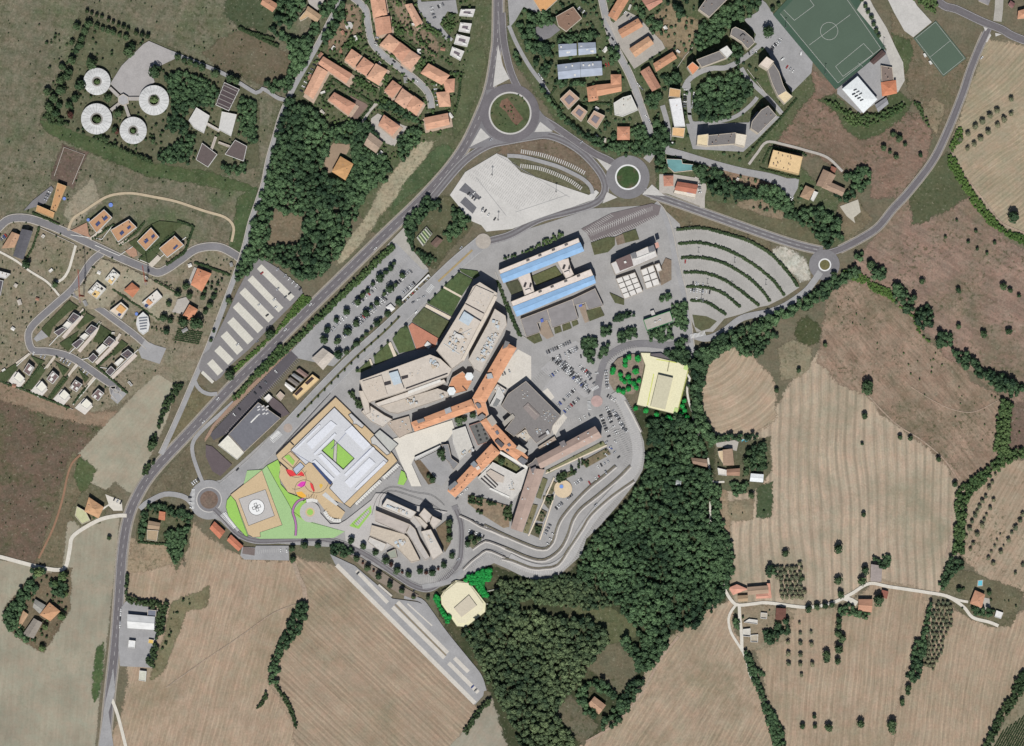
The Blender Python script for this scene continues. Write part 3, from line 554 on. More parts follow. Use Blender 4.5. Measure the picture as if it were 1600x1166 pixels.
road('brown dirt track across the west field', 'c0 490,430 440,480 410,560 380,700 330,860 270,990 235,1060', 3.2, mat('dirt_track', (150,118,96), .08, .1), name='dirt_track')
road('white gravel lane across the west fields', 'c0 -80,1035 0,1050 130,1085 250,1115 350,1130 400,1110 425,1000 440,930 520,870 620,820 720,800 770,800', 6, PALE, name='gravel_lane')
road('white gravel lane at the bottom of the main road', 'd0 680,880 710,960 735,1050 770,1190 800,1300', 5, PALE, name='gravel_lane')
sheet('path', 'grey shoulder fork beside the lower main road', 'd0 690,690 700,830 660,960 690,1166 600,1166 640,900', ASPH_L)
sheet('car_park', 'forecourt of the roadside workshop', 'd0 770,280 900,320 960,340 950,570 930,690 730,680 720,560 730,330', ASPH_L)
sheet('path', 'white courtyard of the western farmhouse', 'c0 640,670 740,710 745,770 690,770 660,740 620,770 610,760 660,730', PALE)
road('slip road from the south western roundabout to the main road', 'c0 1240,620 1200,520 1170,420 1175,350 1230,280 1330,190 1420,110', 6, ASPH_L)
road('arm from the south western roundabout to the main road', 'c0 1190,760 1140,700 1080,675 1000,670 930,700 880,730 850,760', 8, ASPH_L)
road('lens shaped junction arc beside the striped car park', 'g1 70,1000 90,1040 130,1080 190,1100 240,1095', 6, ASPH_L)
# avenue with its median, south western roundabout, ring road
road('wide tree lined avenue along the hospital front', 'F 755,377 712,413 672,451 632,489 600,519 556,558 508,606 463,654 430,690 400,722 370,748 340,772', 23, ASPH_L, edge=True)
disc('road', 'ring carriageway of the south western roundabout', 'F 326.7,781', 31, ASPH_L)
disc('kerb_ring', 'pale kerb of the south western roundabout', 'F 326.7,781', 20, CONC)
disc('lane_ring', 'grey ring lane of the south western roundabout', 'F 326.7,781', 18.5, ASPH)
disc('flower_bed', 'brown planted island of the south western roundabout', 'F 326.7,781', 14, GRASS((142,118,102)))
road('ring road along the southern edge of the hospital', 'F 335,795 352,812 372,834 400,845 445,844 500,842 540,852 575,869 620,899 648,916 672,920 697,902 717,879 721,848 720,817 710,790', 10, ASPH, edge=True)
road('curved street in front of the terrace walls', 'F 660,917 700,908 735,880 760,862 785,868', 7, ASPH_L)
disc('lane_ring', 'painted mini roundabout at the avenue top', 'F 755,377', 12, mat('paint_ring', (178,170,160), .1, .2))
disc('lane_ring', 'painted mini roundabout beside the new wing', 'F 450,669', 7, mat('paint_ring2', (172,158,148), .1, .2))
disc('lane_ring', 'painted mini roundabout in the hospital car park', 'F 932.5,627', 9, mat('paint_ring3', (186,160,154), .1, .2))
m = wall_line('median_kerb', 'narrow green median of the avenue with kerb', 'F 738,391 712,415 685,440', 3, Z[0]+.15, mat('median_b', (170,150,110), .1, .2), 'kerb')
m['kind'] = 'structure'; del m['category']
m = wall_line('median_kerb', 'long grassy median strip of the avenue', 'F 625,494 600,519 556,558 508,606 464,652', 3, Z[0]+.15, GRASS((108,106,72)), 'kerb')
m['kind'] = 'structure'; del m['category']
# white gravel farm lanes in the east
road('white gravel lane winding to the eastern farms', 'd2 1280,180 1300,230 1340,290 1380,310 1480,300 F 1200,942 1260,949 1300,942 1330,928 1358,912 1390,917 1450,926 1480,932 1505,948 1520,965 1545,972 1560,978', 5, PALE, name='gravel_lane')
road('white gravel lane down past the derelict farm', 'g7 190,500 140,560 110,640 130,760 200,880 250,960 290,1080 310,1166 d2 1480,790', 4, PALE, name='gravel_lane')
road('white spur beside the derelict farm', 'g7 210,520 215,640 230,780 235,940', 5, PALE, name='gravel_lane')
road('white spur to the orange garage', 'g7 1180,440 1260,470 1310,500', 8, PALE, name='gravel_lane')
road('white drive to the eastern bungalow', 'd3 1080,250 1160,280 1215,290', 4, PALE, name='gravel_lane')
sheet('path', 'grey terrace of the eastern bungalow', 'd3 1300,260 1345,270 1350,330 1300,350 1270,320', PAVE)
road('white path at the edge of the dark tree belt', 'f1 1290,420 1340,500 1300,640 1310,780 1360,960 1420,1080 1400,1180 c2 1100,180 1120,260 1150,350', 3.2, PALE, name='path')
road('white path through the wood beside the farm', 'c2 1190,450 1200,520 1210,590 1290,595', 3, PALE, name='path')
sheet('path', 'short white track in the wood', 'c2 1198,715 1210,715 1212,850 1196,850', PALE)
sheet('path', 'pale yard of the eastern farm', 'g6 -10,210 180,180 220,200 200,290 160,280 60,250 0,250', PAVE)
road('drive beside the blue roofed houses of the junction', 'f6 250,590 320,640 310,720 310,800', 7, PAVE, name='path')
sheet('yard', 'pale yard behind the junction houses', 'f6 0,560 100,560 290,590 320,640 300,790 60,700 0,690', PAVE)
sheet('yard', 'fenced pale court in the eastern gardens', 'f6 1290,790 1420,740 1440,830 1390,870 1400,910 1340,860', mat('court', (190,184,170), .06, .1))
road('lane beside the beige apartment house', 'f6 640,490 700,410 770,330 900,350 1050,390 1200,440 1310,540', 4, PAVE, name='path')
# football pitches
GREENP = mat('artificial_turf', (88,104,90), .05, .03, fine=.04)
sheet('pitch_surround', 'dark green surround of the big football pitch', 'a3 30,90 170,-60 540,-60 720,290 410,545', mat('artificial_turf_edge', (72,94,80), .05, .05))
pit = sheet('football_pitch', 'large green artificial football pitch', 'a3 70,85 210,-60 460,-60 690,295 420,505', GREENP)
def strip_marks(parent, lines, wd):
    q = []
    for ln in lines:
        pts = P(ln); q += [bar(a, b, wd) for a, b in zip(pts, pts[1:])]
    quads_obj('pitch_lines', q, LINE, parent, next_z()+.003)
cx, cy = P1('a3 371,190'); rr = 53/K4*S
strip_marks(pit, ['a3 250,275 500,90', 'a3 75,85 425,505', 'a3 425,505 685,295', 'a3 685,295 440,-60', 'a3 410,405 580,265 640,330 455,465 410,405', 'a3 95,60 160,125 280,35 240,-20'], .35)
strip_marks(pit, [[(cx+rr*math.cos(t*.1963), cy+rr*math.sin(t*.1963)) for t in range(33)]], .35)
pit2 = sheet('football_pitch', 'small green artificial pitch beside the eastern road', 'g5 60,520 365,280 775,790 465,1040', GREENP)
strip_marks(pit2, ['g5 90,520 360,300 750,790 465,1015 90,520', 'g5 290,770 560,550'], .3)
sheet('yard', 'pale concrete yard above the small pitch', 'g5 -330,-100 30,-60 110,80 210,190 310,300 60,505 -60,420 -200,170', CONC)
sheet('yard', 'pale lane beside the big football pitch', 'a3 540,60 600,-40 640,40 720,170 770,280 820,380 830,490 790,560 690,590 640,520 700,400 720,300 640,180', mat('concrete_lane', (190,186,178), .08, .1))
sheet('yard', 'grey club yard behind the football goal', 'a3 420,540 710,300 740,380 760,480 700,600 560,690 420,570', ASPH_L)
# white concrete car park with its upper bays
wl = sheet('car_park', 'large white concrete car park below the big roundabout', 'F 776,240 727,269 703,305 735,345 752,352 760,362 800,358 843,341 928,312 936,301 931,297 920,305 814,269 793,247', mat('white_concrete', (204,201,196), .08, .03))
comb(wl, 'f8 230,790 560,990 760,1130', 2.6, 100/K5*S*.001+.1, LINE)
for i in range(7):
    t = i/6
    comb(wl, [P1(f'f8 {500-270*t:.0f},{640+170*t:.0f}'), P1(f'f8 {1000-340*t:.0f},{1010+90*t:.0f}')], 2.5, 5.0, mat('bay_grey', (158,156,154), .05, .3), .35, 1, False)
for a, b in (('f8 480,620', 'f8 1110,990'), ('f8 300,820', 'f8 560,1150'), ('f8 640,1120', 'f8 1090,970')):
    quads_obj('slab_joint', [bar(P1(a), P1(b), .5)], mat('joint', (150,150,150)), wl, next_z()+.002)
up = road('curving aisle of the upper bays beside the white car park', 'f8 570,630 700,640 860,680 1010,725 1130,780 1230,835 1295,900 1310,960', 6, ASPH_L, name='car_park')
comb(up, 'f8 690,610 860,640 1010,690 1130,740 1240,800', 2.5, 4.8, CONC, 1.2, 1)
comb(up, 'f8 690,700 860,725 1000,775 1120,830 1220,900', 2.5, 4.8, CONC, 1.2, -1)
dk = mat('solar_dark', (112,112,116), .05)
for lab, p in (('dark grey patch with cars in the white car park', 'f8 150,930 205,865 330,980 320,1010'), ('dark grey bay patch in the white car park', 'f8 160,1035 205,985 305,1080 270,1135')):
    sheet('car_park', lab, p, dk)
# purple grey lot with combs
pl = sheet('car_park', 'purple grey car park beside the northern service road', 'b2 420,225 600,130 850,70 905,85 890,140 720,230 600,270 480,300 455,250', mat('asphalt_purple', (122,114,114), .06, .05))
for a, b, sd in (('b2 470,300 870,140', '', -1), ('b2 480,270 860,110', '', 1), ('b2 450,240 800,100', '', -1), ('b2 440,232 600,130', '', -1)):
    comb(pl, a, 2.5, 5, LINE, .45, sd, False, .4)
# fan shaped car park
fan = sheet('car_park', 'fan shaped car park with curved hedges', 'b2 985,225 1150,212 1300,245 1430,290 1555,360 b3 60,415 140,500 190,580 100,640 0,690 b2 1500,700 1400,740 1290,770 1220,850 1120,850 1085,770 1060,600 1010,380', mat('asphalt_fan', (170,167,162), .09, .04))
FANH = ['b2 1000,228 1150,220 1300,255 1430,295 1555,365 b3 60,420 130,500 180,575', 'b2 1010,315 1150,310 1300,350 1450,430 1555,510 b3 50,560 100,630',
 'b2 1025,400 1150,400 1280,430 1420,510 1520,600 b3 10,665', 'b2 1045,490 1150,490 1280,530 1400,610 1500,690', 'b2 1060,575 1180,580 1290,620 1385,700', 'b2 1085,660 1180,670 1300,745']
for h_ in FANH[:-1]: comb(fan, h_, 2.6, 4.6, mat('bay_fan', (196,192,184), .05, .3), .25, -1)
for h_ in FANH[1:]: comb(fan, h_, 2.6, 4.6, mat('bay_fan', (196,192,184), .05, .3), .25, 1)
sheet('grass', 'round grass tip of the fan car park', 'b2 1095,745 1180,755 1245,785 1200,830 1150,845 1110,820', GRASS((108,108,76)))
# striped pale car park between the lane and the main road
sp = sheet('car_park', 'car park with slanting pale bay strips', 'g1 530,60 600,80 700,140 880,290 890,330 800,430 640,590 480,760 330,890 270,970 230,1000 120,930 100,900 130,800 180,760 300,520 400,300', mat('asphalt_sp', (134,131,131), .06, .05))
BAYC = mat('pale_bay_concrete', (212,208,196), .05, .1)
for a, b, wd in (('560,130', '810,375', 50), ('490,215', '725,460', 52), ('430,310', '650,535', 58), ('380,420', '570,615', 60), ('340,535', '495,700', 62), ('290,640', '415,780', 62), ('240,750', '345,855', 60), ('185,850', '265,940', 55), ('125,930', '210,1010', 24)):
    sheet('bay_strip', None, bar(P1('g1 '+a), P1('g1 '+b), wd/4.86*S), BAYC, sp)
    pa, pb = P1('g1 '+a), P1('g1 '+b)
    comb(sp, offset_line([pa, pb], -wd/4.86*S/2), 2.6, wd/4.86*S, mat('bay_l2', (194,190,180), .04, .3), .22, 1, False)
# tree lined main car park
ml = sheet('car_park', 'large car park with rows of trees beside the avenue', 'b1 855,300 900,235 940,340 1050,480 900,640 470,1060 250,1010 210,970', ASPH_L)
comb(ml, 'b1 850,330 210,975', 2.5, 4.5, LINE, .3, -1, False)
comb(ml, 'b1 860,420 420,860', 2.5, 4.5, LINE, .3, -1, False)
sheet('road', 'pale apron where the service road meets the main road', 'b1 790,330 900,215 940,340 1050,470 1010,470 850,310', CONC_D)
bp = sheet('car_park', 'long dark car park strip beside the main road', 'f3 870,50 945,120 250,880 190,910 90,960 50,900', DARKG)
comb(bp, 'f3 870,60 120,820', 2.5, 4.8, mat('bay_l3', (150,144,142), .05), .5, -1, False)
comb(bp, 'f3 930,130 200,880', 2.5, 4.8, mat('bay_l3', (150,144,142), .05), .5, 1, False)
sheet('verge', 'reddish verge along the long dark car park', 'f3 885,0 900,20 100,820 60,900 0,980 0,940 80,800 300,560', mat('red_soil', (160,134,116), .1, .1))
sheet('yard', 'dark yard below the supermarket hall', 'c0 1250,370 1290,380 1410,490 1340,560 1290,530 1250,440', mat('yard_dark', (104,94,96), .06))
# long bus lots in the south
lp = sheet('car_park', 'long car park with pale strips below the ring road', 'd1 450,0 600,70 740,190 830,270 980,290 1030,310 1170,520 1300,660 1390,800 1380,860 1330,915 1240,820 800,370 480,60', ASPH_L)
for a, b, wd in (('490,65', '1330,905', 26), ('610,100', '800,295', 22), ('745,185', '825,255', 12), ('830,320', '1145,630', 24), ('860,290', '1165,600', 24), ('1170,660', '1350,840', 24), ('1205,630', '1290,715', 24), ('920,300', '1070,435', 8)):
    sheet('bay_strip', None, bar(P1('d1 '+a), P1('d1 '+b), wd/K4*S), mat('pale_strip', (206,200,190), .05, .1), lp)
sheet('bay_strip', None, bar(P1('d1 845,305'), P1('d1 1155,615'), 9/K4*S), mat('strip_soil', (140,128,108)), lp)
road('service road beside the long southern car park', 'd1 900,260 1000,280 1060,350 1130,450 1200,540 1290,650 1360,740 1390,830', 6, ASPH_L)
yl = sheet('car_park', 'car park below the lawns beside the ring road', 'e6 250,870 380,880 390,860 720,860 725,1010 270,1000 230,960', ASPH_L)
sheet('car_park', 'brownish bay at the end of the ring road car park', 'e6 260,870 380,885 375,960 250,940', mat('asph_br', (124,112,108)), )
comb(yl, 'e6 400,905 690,880', 2.5, 4.5, LINE, .3, -1, False)
sheet('verge', 'tree planted strip along the southern ring road', 'd1 560,0 640,20 900,200 990,250 960,275 870,240 720,150', mat('verge_soil', (142,130,118), .1, .1))
# terrace car parks round the south east wings
TER = 'F 962,612 978,640 990,672 996,700 993,728 978,750 955,775 928,805 905,838 890,868 868,886 845,890 820,884 795,872'
ts = ribbon('car_park', 'outer terrace of the curving hospital car park', TER, 16, mat('terrace', (176,174,172), .06, .05))
comb(ts, 'F 966,604 985,632 998,664 1004,694 1004,722 992,748 968,780 940,812 916,842 902,872 872,895 842,899 815,892 790,880', 2.5, 4.6, CONC, .3, -1)
comb(ts, 'c2 640,100 700,200 760,330 770,430', 2.6, 4.5, CONC, .35, -1)
for a in ('c2 640,280 700,360 720,440 690,520', 'c2 660,270 730,350 750,440'):
    comb(ts, a, 2.6, 4.2, LINE, .3, -1)
comb(ts, 'c2 0,1095 130,1130 230,1120 320,1060 390,960', 2.5, 4.6, CONC, .35, -1)
comb(ts, 'e7 1120,960 1240,890 1360,800 1555,870', 2.4, 4.6, CONC, .4, -1)
comb(ts, 'e7 640,1090 800,1080 920,1040 1020,960', 2.3, 5.0, CONC, .4, 1)
comb(ts, 'e7 680,1120 850,1110 960,1060 1040,990', 2.3, 5.0, LINE, .4, 1)
comb(ts, 'f1 120,290 200,200 300,130 420,85 540,60', 2.5, 4.8, CONC, .35, 1)

zb = bpy.data.objects['car_park']
for l, L in (('f3 700,985 790,900', 7), ('f3 690,950 760,890', 5), ('e6 30,560 160,690', 6), ('e6 60,540 200,720', 4), ('b2 1090,890 1180,870', 5), ('e3 950,330 1010,300', 4), ('e3 890,440 900,520', 4), ('c0 1165,640 1160,760', 4), ('b1 1060,560 1030,600', 6)):
    comb(zb, l, 1.5, L, WHITE, .75, 1, False)
for l, sp_, L in (('e3 540,0 930,350', 2.5, 5), ('e3 620,0 900,265', 2.5, 5), ('e3 330,210 480,90', 2.5, 5), ('e3 560,640 900,560', 2.5, 5), ('e3 1150,700 1300,1000', 2.5, 4.6), ('e3 1220,720 1340,960', 2.5, 4.6), ('e3 1200,420 1420,900', 2.6, 4.6), ('b1 960,380 700,640', 2.5, 4.6), ('b1 1000,440 560,880', 2.5, 4.6), ('b1 940,500 500,940', 2.5, 4.6)):
    comb(zb, l, sp_, L, LINE, .3, -1, False)

# ================================================================== BUILDINGS
def loc(p, o): return [(x-o[0], y-o[1]) for x, y in p]
def prism(name, poly, z0, z1, m, parent, org, label=None):
    p = ccw(loc(P(poly), org)); n = len(p)
    V = [(x, y, z0) for x, y in p]+[(x, y, z1) for x, y in p]
    F = [list(range(n, 2*n)), list(range(n))[::-1]]+[(i, (i+1) % n, n+(i+1) % n, n+i) for i in range(n)]
    o = mesh_obj(name, V, F, m, parent)
    if label: o['label'] = label
    return o
def longest_first(p):
    """quad turned so that sides 0-1 and 2-3 are the long ones"""
    d = lambda a, b: math.hypot(a[0]-b[0], a[1]-b[1])
    return p if d(p[0], p[1])+d(p[2], p[3]) >= d(p[1], p[2])+d(p[3], p[0]) else p[1:]+p[:1]
FOOT = []
def section(root, org, poly, h, roof, rm, wm, rise=None, z0=-.3, holes=(), hipk=.5, par=.5, pm=None):
    FOOT.append(ccw(P(poly))); p = ccw(loc(P(poly), org)); n = len(p); hs = [ccw(loc(P(q), org))[::-1] for q in holes]
    if roof == 'flat':
        V = []; F = []; loops = [p]+hs; ring = []
        for lp in loops:
            q = inset(lp, .45); k = len(V); m = len(lp)
            V += [(x, y, z0) for x, y in lp]+[(x, y, h) for x, y in lp]+[(x, y, h) for x, y in q]+[(x, y, h-par) for x, y in q]
            for i in range(m):
                j = (i+1) % m
                F += [(k+i, k+j, k+m+j, k+m+i), (k+m+i, k+m+j, k+2*m+j, k+2*m+i), (k+2*m+i, k+2*m+j, k+3*m+j, k+3*m+i)]
            ring.append(q)
        mesh_obj('wall', V, F, pm or wm, root)
        if hs:
            flat = [v for q in ring for v in q]
            tris = tessellate_polygon([[Vector((x, y, 0)) for x, y in q] for q in ring])
            F = [list(t) for t in tris]
            V = [(x, y, h-par) for x, y in flat]
            F = [f if area([V[i][:2] for i in f]) > 0 else f[::-1] for f in F]
            mesh_obj('roof', V, F, rm, root)
        else:
            q = ring[0]; mesh_obj('roof', [(x, y, h-par) for x, y in q], [list(range(n))], rm, root)
        return h-par
    V = [(x, y, z0) for x, y in p]+[(x, y, h) for x, y in p]
    mesh_obj('wall', V, [(i, (i+1) % n, n+(i+1) % n, n+i) for i in range(n)], wm, root)
    q = inset(p, -.5)
    if n != 4 or roof == 'pyr':
        c = centroid(q); rz = rise or 2.0
        V = [(x, y, h-.2) for x, y in q]+[(x, y, h+.05) for x, y in q]+[(c[0], c[1], h+rz)]
        F = [(i, (i+1) % n, n+(i+1) % n, n+i) for i in range(n)]+[(n+i, n+(i+1) % n, 2*n) for i in range(n)]+[list(range(n))[::-1]]
        mesh_obj('roof', V, F, rm, root); return h
    q = longest_first(q); a, b, c, d = q
    m1 = ((b[0]+c[0])/2, (b[1]+c[1])/2); m2 = ((d[0]+a[0])/2, (d[1]+a[1])/2)
    wd = .5*(math.dist(b, c)+math.dist(d, a)); L = math.dist(m1, m2); rz = rise or wd*.17
    k = 0 if roof == 'gable' else min(.45, hipk*wd/L)
    r1 = (m1[0]+(m2[0]-m1[0])*k, m1[1]+(m2[1]-m1[1])*k, h+rz); r2 = (m2[0]+(m1[0]-m2[0])*k, m2[1]+(m1[1]-m2[1])*k, h+rz)
    V = [(x, y, h-.2) for x, y in q]+[(x, y, h+.05) for x, y in q]+[r1, r2]
    F = [(0,1,5,4), (1,2,6,5), (2,3,7,6), (3,0,4,7), (4,5,8,9), (6,7,9,8), (5,6,8), (7,4,9), (3,2,1,0)]
    o = mesh_obj('roof', V, F, rm, root)
    # ridge cap
    br = bar(r1[:2], r2[:2], .5); z = h+rz
    mesh_obj('ridge', [(x, y, z-.02) for x, y in br]+[(x, y, z+.14) for x, y in br], [(4,5,6,7), (0,1,5,4), (1,2,6,5), (2,3,7,6), (3,0,4,7)], rm, o)
    return h
CHM = mat('chimney_render', (188,160,140), .1, .5)
def chimneys(root, org, poly, z, n, m=None, name='chimney', s=(.6, 1.1), hh=(1.0, 2.2)):
    p = ccw(loc(P(poly), org)); q = inset(p, 2.0); xs = [a[0] for a in q]; ys = [a[1] for a in q]; k = 0; t = 0
    while k < n and t < 400:
        t += 1; x = random.uniform(min(xs), max(xs)); y = random.uniform(min(ys), max(ys))
        if not inside1(q, x, y): continue
        a = random.uniform(*s)/2; b = random.uniform(*s)/2; a0 = math.atan2(p[1][1]-p[0][1], p[1][0]-p[0][0])
        ca, sa = math.cos(a0), math.sin(a0)
        pts = [(x+ca*u*a-sa*v*b+org[0], y+sa*u*a+ca*v*b+org[1]) for u, v in ((-1,-1), (1,-1), (1,1), (-1,1))]
        prism(name, pts, z-.2, z+random.uniform(*hh), m or CHM, root, org); k += 1
WALL = mat('cream_render', (214,202,184), .06, .3); WALLW = mat('white_render', (228,226,220), .04, .3); WALLG = mat('grey_render', (176,172,168), .06, .3)
WALLO = mat('ochre_render', (214,184,140), .06, .3)
def tile(c, ang=0):
    l = .3*c[0]+.59*c[1]+.11*c[2]; c = tuple(int(l+(v-l)*.8+2) for v in c); return streak_mat('clay_tiles', c, .14, ang, 1.1)
ORANGES = [(216,158,124), (210,150,118), (220,164,130), (206,146,116), (212,160,130)]
def B(name, label, secs, cat='building', group=None, chim=0, cm=None):
    """a building: Empty at its base with a wall and a roof for every section"""
    allp = [q for s in secs for q in P(s[0])]; org = centroid(allp)
    root = empty(name, (org[0], org[1], 0)); tag(root, label, cat, group)
    for s in secs:
        kw = s[5] if len(s) > 5 else {}
        rm = s[3] if not isinstance(s[3], tuple) else (tile(s[3]) if s[2] != 'flat' else mat('flat_roof', s[3], .07, .25))
        z = section(root, org, s[0], s[1], s[2], rm, s[4] if len(s) > 4 and s[4] else WALL, **kw)
    if chim: chimneys(root, org, secs[0][0], z+.6, chim, cm)
    root['top'] = z
    return root, org, z
def on(b, name, poly, h, m, dz=0, label=None):
    root, org, z = b
    return prism(name, poly, z-.15+dz, z+h+dz, m if not isinstance(m, tuple) else mat('roof_plant', m, .06, .4), root, org, label)
# ---- orange roofed houses on the curved northern street
HOUSES = [
 ('0 660,-40 780,-20 805,130 690,160', 'hip', 'orange hipped house cut by the top edge left of the curved street'),
 ('0 700,170 825,150 845,285 720,315', 'gable', 'orange roofed house second from the top beside the curved street'),
 ('0 825,305 915,375 850,460 745,395', 'hip', 'leftmost of three joined orange houses right of the curved street'),
 ('0 920,375 1005,440 935,540 855,465', 'hip', 'middle of three joined orange houses right of the curved street'),
 ('0 1010,445 1095,500 1010,605 930,550', 'hip', 'rightmost of three joined orange houses right of the curved street'),
 ('0 500,435 580,490 520,590 440,525', 'hip', 'orange house with white porch left of the curved street'),
 ('0 605,505 690,565 620,660 535,600', 'hip', 'orange hipped house between the porch house and the larger one'),
 ('0 710,560 805,615 730,740 630,680', 'hip', 'largest square orange house left of the curved street'),
 ('0 855,705 930,760 850,855 785,790', 'hip', 'orange house with white awning below the curved street'),
 ('0 940,775 1030,840 960,945 875,880', 'hip', 'middle orange house of the lower row by the curved street'),
 ('0 1040,840 1120,900 1060,1005 975,940', 'hip', 'last orange house of the lower row by the street end'),
 ('0 255,500 500,650 450,725 215,560', 'gable', 'long orange terrace beside the lane from the north'),
 ('0 205,580 290,630 165,860 90,810', 'gable', 'orange terrace standing along the lane with cars in front'),
 ('0 350,810 530,910 470,1000 300,870', 'hip', 'salmon roofed villa with striped lawn beside the wood'),
 ('0 965,50 1020,40 1110,200 1055,235', 'gable', 'narrow orange semi detached house near the white terraces'),
 ('0 1130,1030 1330,990 1345,1085 1150,1130', 'gable', 'orange house closest to the main road bend'),
 ('0 780,1005 915,1100 850,1180 735,1085', 'hip', 'pinkish orange villa on the paved terrace'),
]
for i, (p, rf, lab) in enumerate(HOUSES):
    poly = 'f4'+p[1:]; q = P(poly); c = centroid(q); sheet('forecourt', 'paved terrace round the '+' '.join(lab.split()[:9]), [(c[0]+(x-c[0])*1.22+1, c[1]+(y-c[1])*1.22-1.5) for x, y in q], mat('garden_paving', (186,164,146), .1, .3))
    b = B('house', lab, [(poly, 7.2, rf, ORANGES[i % 5])], 'house', 'orange houses of the northern quarter', chim=4)
B('house', 'stepped orange block at the end of the curved street', [('f4 1165,560 1345,660 1280,740 1100,640', 7.5, 'hip', ORANGES[0]), ('f4 1290,700 1390,690 1385,800 1320,810', 6.8, 'hip', ORANGES[1]), ('f4 1235,810 1340,800 1355,925 1260,930', 6.5, 'hip', ORANGES[2])], 'house', 'orange houses of the northern quarter', chim=5)
B('house', 'grey brown twin house below the pinkish villa', [('a1 695,810 770,870 730,930 660,880', 6, 'gable', (176,150,128))], 'house', chim=2)
B('villa', 'ochre pyramid roofed villa alone in the northern wood', [('a1 515,955 590,1000 545,1095 465,1045', 7, 'pyr', (204,150,92), None, dict(rise=3.4))], 'villa', chim=3)
B('villa', 'tan L shaped villa by the lane at the top', [('g8 990,110 1190,250 1120,345 940,225', 6.5, 'gable', (188,154,118)), ('g8 970,150 1040,220 950,290 870,330 855,285', 5.5, 'flat', (200,170,132))], 'villa', chim=2)
B('house', 'two toned brown roofed house at the top left wood', [('g8 330,-40 530,80 450,185 275,70', 6, 'gable', (196,140,106))], 'house', chim=1)
for i, (p, lab) in enumerate((('f4 1445,85 1570,85 1550,150 1430,140', 'top'), ('f4 1440,200 1540,210 1520,290 1425,275', 'second'), ('f4 1410,300 1525,330 1500,410 1385,385', 'third'), ('f4 1370,410 1475,450 1440,530 1350,480', 'bottom'))):
    b = B('terraced_house', f'white flat roofed terraced house, {lab} of the four by the grassy terrace', [(p, 6.5, 'flat', (214,210,206), WALLW)], 'house', 'white terraced houses')
    q = P(p); l2 = lambda t, s: (q[0][0]*(1-t)*(1-s)+q[1][0]*t*(1-s)+q[2][0]*t*s+q[3][0]*(1-t)*s, q[0][1]*(1-t)*(1-s)+q[1][1]*t*(1-s)+q[2][1]*t*s+q[3][1]*(1-t)*s)
    on(b, 'dark_terrace', [l2(.25,.35), l2(.75,.35), l2(.75,.62), l2(.25,.62)], .4, (116,106,112))
    on(b, 'roof_unit', [l2(.08,.1), l2(.3,.1), l2(.3,.3), l2(.08,.3)], 1.4, (232,230,226)); on(b, 'roof_unit', [l2(.6,.7), l2(.9,.7), l2(.9,.9), l2(.6,.9)], 1.2, (232,230,226))
# ---- houses and blocks east of the big roundabout
G4 = [('hall', 'large brown roofed hall with notched corners', [('g4 380,150 530,65 605,165 470,280 400,230', 8, 'flat', (140,114,98))]),
 ('hall', 'orange tan roofed building cut by the top edge', [('g4 150,-60 420,-60 390,10 260,130 180,0', 7, 'flat', (214,164,114))]),
 ('terrace_block', 'orange stepped terrace nearest the top edge', [('g4 920,0 1005,10 900,185 835,140', 8, 'gable', (206,142,104))]),
 ('terrace_block', 'orange terrace second from the top by the parking strip', [('g4 920,270 1090,170 1130,235 955,335', 8, 'gable', (204,144,106))]),
 ('terrace_block', 'orange terrace third from the top by the parking strip', [('g4 1020,430 1180,325 1225,385 1070,500', 8, 'gable', (208,156,118))]),
 ('terrace_block', 'orange terrace at the foot of the dry meadow', [('g4 1225,560 1390,460 1425,510 1250,625', 8, 'gable', (202,142,104))]),
 ('terrace_block', 'brown orange terrace standing along the side road', [('g4 1115,630 1185,585 1285,760 1215,795', 8, 'gable', (186,130,104))]),
 ('house', 'salmon roofed house cut by the top edge beside trees', [('g4 1130,10 1290,-20 1300,20 1190,95', 7, 'gable', (196,134,112))]),
 ('house', 'small orange house with garden left of the side road', [('a2 640,775 712,775 712,850 640,850', 6.5, 'hip', (206,138,104))]),
 ('school', 'long L shaped orange roofed building below the blue grey blocks', [('g4 650,765 735,745 745,870 665,885', 7, 'hip', (206,140,104)), ('g4 735,745 945,725 945,795 740,838', 7.2, 'gable', (214,148,110)), ('g4 858,655 942,655 945,738 860,745', 7.5, 'hip', (208,142,106))]),
 ('apartment_block', 'white flat roofed block with small terraces by the side road', [('g4 880,900 960,850 1030,830 1090,960 960,1015 890,1000', 9, 'flat', (206,204,196), WALLW)]),
]
for nm, lab, secs in G4: B(nm, lab, secs, 'house' if nm == 'house' else 'building', chim=4)
for p, lab in (('g4 405,395 555,388 557,482 410,497', 'upper left'), ('g4 575,383 720,378 726,466 580,482', 'upper right'), ('g4 395,572 586,550 590,672 405,692', 'lower left'), ('g4 595,549 772,540 780,655 600,671', 'lower right')):
    b = B('apartment_block', f'blue grey ribbed roof block, {lab} of the four', [(p, 9, 'gable', streak_mat('ribbed_metal', (168,176,190), .06, 90, 1.5), WALLW)], 'building', 'blue grey roofed blocks')
    chimneys(b[0], b[1], p, 10, 5, WALLW, 'balcony', (1.5, 2.5), (.5, 1.0))
for p, ip, lab in (('g4 500,785 585,860 490,955 415,865', 'g4 497,830 540,868 492,915 455,870', 'left'), ('g4 575,915 655,975 600,1060 510,985', 'g4 578,950 620,980 590,1020 550,985', 'middle'), ('g4 710,965 805,1010 735,1125 650,1060', 'g4 712,1005 760,1030 727,1080 685,1045', 'right')):
    b = B('pavilion_block', f'brown tiled square block with grey skylight, {lab} of three', [(p, 9, 'flat', (190,160,140))], 'building', 'three brown square blocks')
    on(b, 'skylight', ip, .6, (128,122,128))
